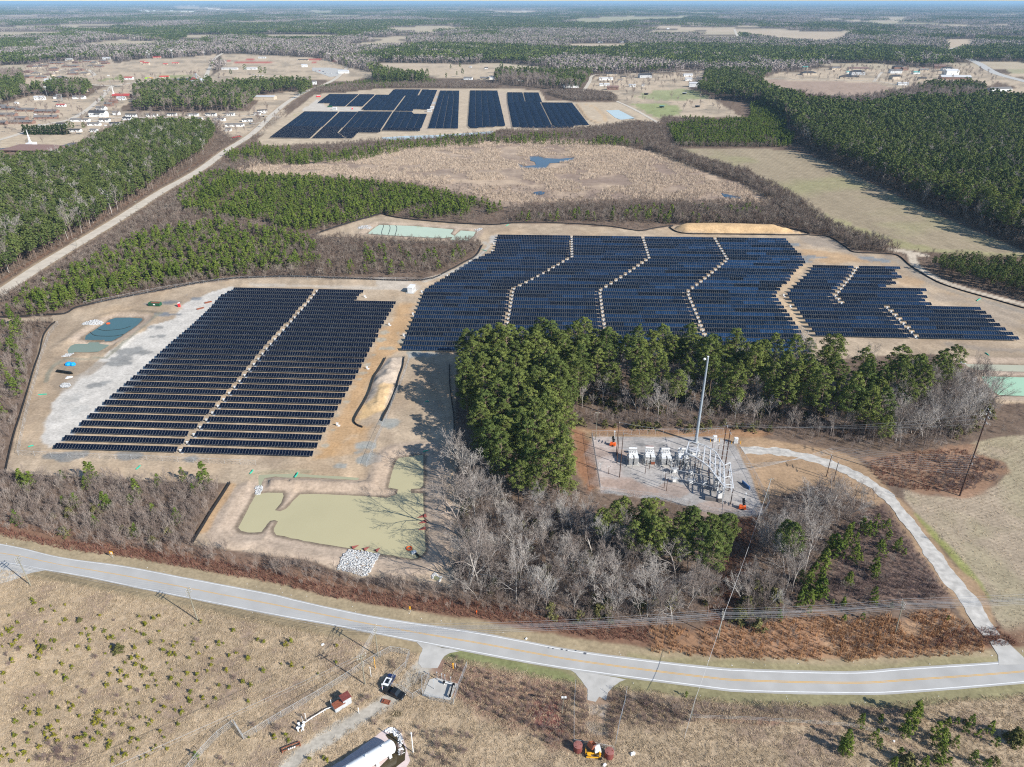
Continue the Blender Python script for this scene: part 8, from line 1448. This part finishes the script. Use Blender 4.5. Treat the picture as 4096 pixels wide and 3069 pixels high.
def shelter(c, x, y, lb, m):
    t = boxthing("field_shelter", lb, "shelter", c, x, y, rng.uniform(-.2, .2)); MB().box((0, 0, 3.0), (8, 5.5, .25)).build("roof", M[m], t)
    for sx in (-1, 1):
        for sy in (-1, 1): MB().box((sx * 3.7, sy * 2.4, 1.45), (.25, .25, 2.9)).build("post", M['wood_pole'], t)
    MB().box((0, 2.5, 1.4), (7.6, .12, 2.6)).build("back_wall", M['roof_dark'], t)
shelter('a3', 1178, 765, "dark open shelter in the upper left pasture", 'roof_dark'); shelter('a3', 1483, 760, "white roofed open shelter in the upper right pasture", 'roof_pale'); shelter('a3', 1302, 868, "green roofed open shelter in the lower pasture", 'roof_teal'); shelter('a3', 1588, 865, "grey roofed open shelter in the lower right pasture", 'roof_grey')
for x, y, w, d, h, wall, roof, lb in ((685,562,24,12,4,'tan_wall','roof_grey',"low tan house at the back of the right estate"),(435,560,16,12,5,'tan_wall','roof_teal',"house with a teal roof by the dark pines"),(470,605,34,16,4.5,'tan_wall','roof_dark',"dark hip roofed house at the field edge"),(868,570,46,14,5,'tan_wall','roof_brown',"long brown roofed house behind the lawn"),(862,605,30,16,7,'roof_pale','roof_dark',"big blue grey house above the brown field"),(800,635,40,14,4,'tan_wall','roof_dark',"dark long house touching the brown field"),(790,592,10,6,3,W_,'roof_teal',"small teal shed on the lawn"),(1190,560,24,14,6,BR,'roof_dark',"brick gabled house behind the oak"),(1245,568,16,10,5,BR,'roof_brown',"brown brick house left of the big shrub"),(1170,592,26,14,6,W_,'roof_grey',"white house with a grey roof in front of the brick one"),(1335,598,16,9,4,W_,'roof_teal',"blue roofed bungalow in the right estate"),(1400,578,20,10,4,'tan_wall','roof_grey',"grey bungalow beside the drive"),(1525,553,26,14,6,BR,'roof_brown',"brick house at the back right of the estate"),(1590,572,26,14,6,W_,'roof_dark',"blue grey house behind the church hall"),(1615,602,32,16,8,W_,'roof_pale',"white church hall with a tall roof"),(1650,640,62,16,5,BR,'roof_pale',"long hall with a pale metal roof"),(1165,640,20,14,6,'tan_wall','roof_dark',"dark gabled house below the road"),(1385,648,16,9,4,'tan_wall','roof_dark',"small dark bungalow behind the dark pines"),(1230,688,20,8,4,W_,'roof_pale',"white trailer at the wood edge"),(1470,708,14,8,4,W_,'roof_grey',"white shed between the dark pines"),(2010,738,46,12,5,W_,'roof_grey',"long grey roofed building at the right edge"),(410,328,24,10,4,W_,'roof_teal',"distant pale house in the trees"),(480,330,20,9,4,W_,'roof_pale',"distant white house in the trees"),(300,328,18,8,4,W_,'roof_pale',"distant white shed at the tree line"),(1290,232,20,9,5,W_,'roof_pale',"far white house above the woods")): house('a4', x, y, w, d, h, rng.uniform(-.25, .25), wall, roof, lb, cat="house", kind='hip' if 'hip' in lb or w > 23 and roof == 'roof_dark' else 'gable', win=2)
# silos
def silo(c, x, y, r, h, m, label, cap='rust_red'):
    p = P1(c, x, y); t = empty("grain_silo", (p[0], p[1], 0)); tag(t, label, "silo"); MB().lathe([(r, 0), (r, h)], n=20).build("bin", M[m], t); MB().lathe([(r + .2, h), (.6, h + r * .55), (.6, h + r * .55 + .8)], n=20).build("roof", M[cap], t)
    b = MB()
    for i in range(8): b.lathe([(r + .06, h * (i + .5) / 8), (r + .06, h * (i + .5) / 8 + .25)], n=20)
    b.build("hoop", M['grey_metal'], t)
silo('a1', 1572, 728, 8.0, 19, 'galv', "tall corrugated grain silo with a dark red cap"); silo('a1', 1632, 725, 6.0, 18, 'galv', "corrugated grain silo right of the leg tower", 'galv'); silo('a1', 1615, 738, 3.5, 9, 'galv', "small hopper silo in front of the tall ones", 'galv'); silo('a1', 1375, 728, 3.0, 16, 'tan_wall', "slim pale concrete silo left of the big ones", 'roof_pale')
p = P1('a1', 1598, 725); t = empty("elevator_leg", (p[0], p[1], 0)); tag(t, "thin grain elevator tower with sloping chutes between the silos", "elevator"); b = MB(); lattice(b, (0, 0, 0), (0, 0, 31), 1.6, 12, .2); b.build("tower", M['galv'], t); MB().bar((0, 0, 30), (-9, 0, 22), .35).bar((0, 0, 30), (9, 0, 20), .35).build("chute", M['galv'], t); MB().box((0, 0, 31), (3, 3, 2)).build("head", M['roof_brown'], t)
# water tower
for c_, x, y, hh, rr, lb in (('a1',150,85,46,11,"white water tower with a bulbous head above the far woods"),('a1',1298,8,60,14,"tiny water tower on the left horizon"),('a1',2035,8,60,14,"tiny water tower on the middle horizon")):
    p = P1(c_, x, y); t = empty("water_tower", (p[0], p[1], 0)); tag(t, lb, "water tower"); MB().lathe([(3.4, 0), (2.2, 4), (2.0, hh * .72), (3.2, hh * .78)], n=14).build("stem", M[W_], t); MB().lathe([(3.2, hh * .78), (rr * .9, hh * .86), (rr, hh * .92), (rr * .7, hh * .98), (1, hh)], n=18).build("bowl", M[W_], t)
# far pale works on the skyline
for i, (c_, x, y, w) in enumerate([('a1',1125,90,60),('a1',1180,86,50),('a1',1190,94,40),('a1',1240,90,30),('a1',1480,93,90),('a1',1540,95,70),('a1',1450,45,90),('a1',1520,46,80),('a1',1560,47,60),('a1',1660,62,70),('a1',1690,72,90),('a1',1240,62,50),('a1',1380,90,50),('a1',1750,78,60)]): house(c_, x, y, w, 26, 8, 0, W_, 'roof_pale', "pale works building among the far white roofs near the skyline", "works_building", group="far white roofs", cat="building", win=0, kind='flat')
# light masts of the sports fields
for c_, x, y, hh in (('h2',178,165,24),('h2',190,185,22),('h2',345,150,22),('h2',425,145,20),('h2',585,175,24),('h1',800,330,14),('h1',345,430,16),('h1',1080,180,24),('h1',1255,150,20)):
    p = P1(c_, x, y); t = empty("floodlight_mast", (p[0], p[1], 0)); tag(t, "thin mast with a bar of white floodlights at the sports fields", "mast", "floodlight masts"); MB().bar((0, 0, 0), (0, 0, hh), .3, .2, 5).build("shaft", M['grey_metal'], t); MB().box((0, 0, hh), (4.5, .6, 1.4)).build("lamp_bar", M[W_], t)
p = P1('h1', 440, 470); t = empty("steel_frame_tower", (p[0], p[1], 0), .4); tag(t, "square grey frame structure on the tan lawn", "frame"); b = MB()
for sx in (-1, 1):
    for sy in (-1, 1): b.bar((sx * 3.5, sy * 3.5, 0), (sx * 3.5, sy * 3.5, 12), .35, n=4)
for z in (3, 6, 9, 12):
    for s in (-1, 1): b.bar((-3.5, s * 3.5, z), (3.5, s * 3.5, z), .25, n=4); b.bar((s * 3.5, -3.5, z), (s * 3.5, 3.5, z), .25, n=4)
b.build("frame", M['grey_metal'], t); MB().box((0, 0, 8), (6.4, 6.4, 5)).build("panel_box", M['roof_grey'], t)
p = P1('h1', 1080, 300); t = empty("playground", (p[0], p[1], 0)); tag(t, "bright green and yellow playground frame near the car park", "playground"); MB().box((-6, 0, 1.5), (5, 4, 3), taper=.6).bar((-3, 0, 3), (3, 0, 2.2), .5).build("climbing_frame", mat('lime', (0.35,0.6,0.03), .5), t); MB().bar((2, 0, 3), (8, 1, .3), .6).box((8, 0, 2), (3, 3, .4)).build("slide", M['yellow'], t)
# poles along the country road
for x, y, x2, y2 in ((1105,475,1087,410),(620,775,605,710),(1435,215,1437,165),(1718,85,1716,50)):
    p = P1('b1', x, y); k = "n%d" % x; utility_pole(k, p, min(12, pole_h('b1', (x, y), 'b1', (x2, y2))), .8, "wooden utility pole beside the straight country road", ((.4, 2.6),), group="poles along the country road")
# dead white snag at the wood edge
sn = bare_parts(1234, 16, .55, .3, (6, 4, 3), .06, .1, tr=.3, minr=.05); p = P1('b1', 900, 525); t = empty("dead_tree", (p[0], p[1], 0)); t.scale = (1.15, 1.15, 1.15); wm = mat('bleached_wood', (0.62,0.58,0.53), .9); tag(t, "bleached white dead tree at the edge of the left pine woods", "tree"); obj("trunk", tmesh("trunk", sn[0], wm), t); obj("branches", tmesh("branches", sn[1], wm), t)
bt = bare_parts(77, 16, .85, .15, (7, 6, 5, 4), .022, .05, curl=.5, tr=.34); p = P1('e4', 640, 640); t = empty("bare_tree", (p[0], p[1], 0), 1); t.scale = (1.15, 1.15, .95); tag(t, "broad spreading leafless tree overhanging the gravel drive, largest of the bare trees", "tree"); obj("trunk", tmesh("trunk", bt[0], B_GREY), t); obj("branches", tmesh("branches", bt[1], B_GREY), t)

# ------------------------------------------------------------------ air
hz = bpy.data.materials.new("haze"); hz.use_nodes = True; nt = hz.node_tree; nt.nodes.remove(nt.nodes["Principled BSDF"]); pv = nt.nodes.new("ShaderNodeVolumePrincipled")
pv.inputs["Color"].default_value = (0.46, 0.73, 1.0, 1); pv.inputs["Density"].default_value = 0.000045; pv.inputs["Anisotropy"].default_value = 0.0; nt.links.new(pv.outputs[0], nt.nodes["Material Output"].inputs["Volume"])
o = MB().box((0, 20000, 72), (120000, 110000, 162)).build("haze", hz); tag(o, kind="stuff"); o["label"] = "thin blue haze over the far land"
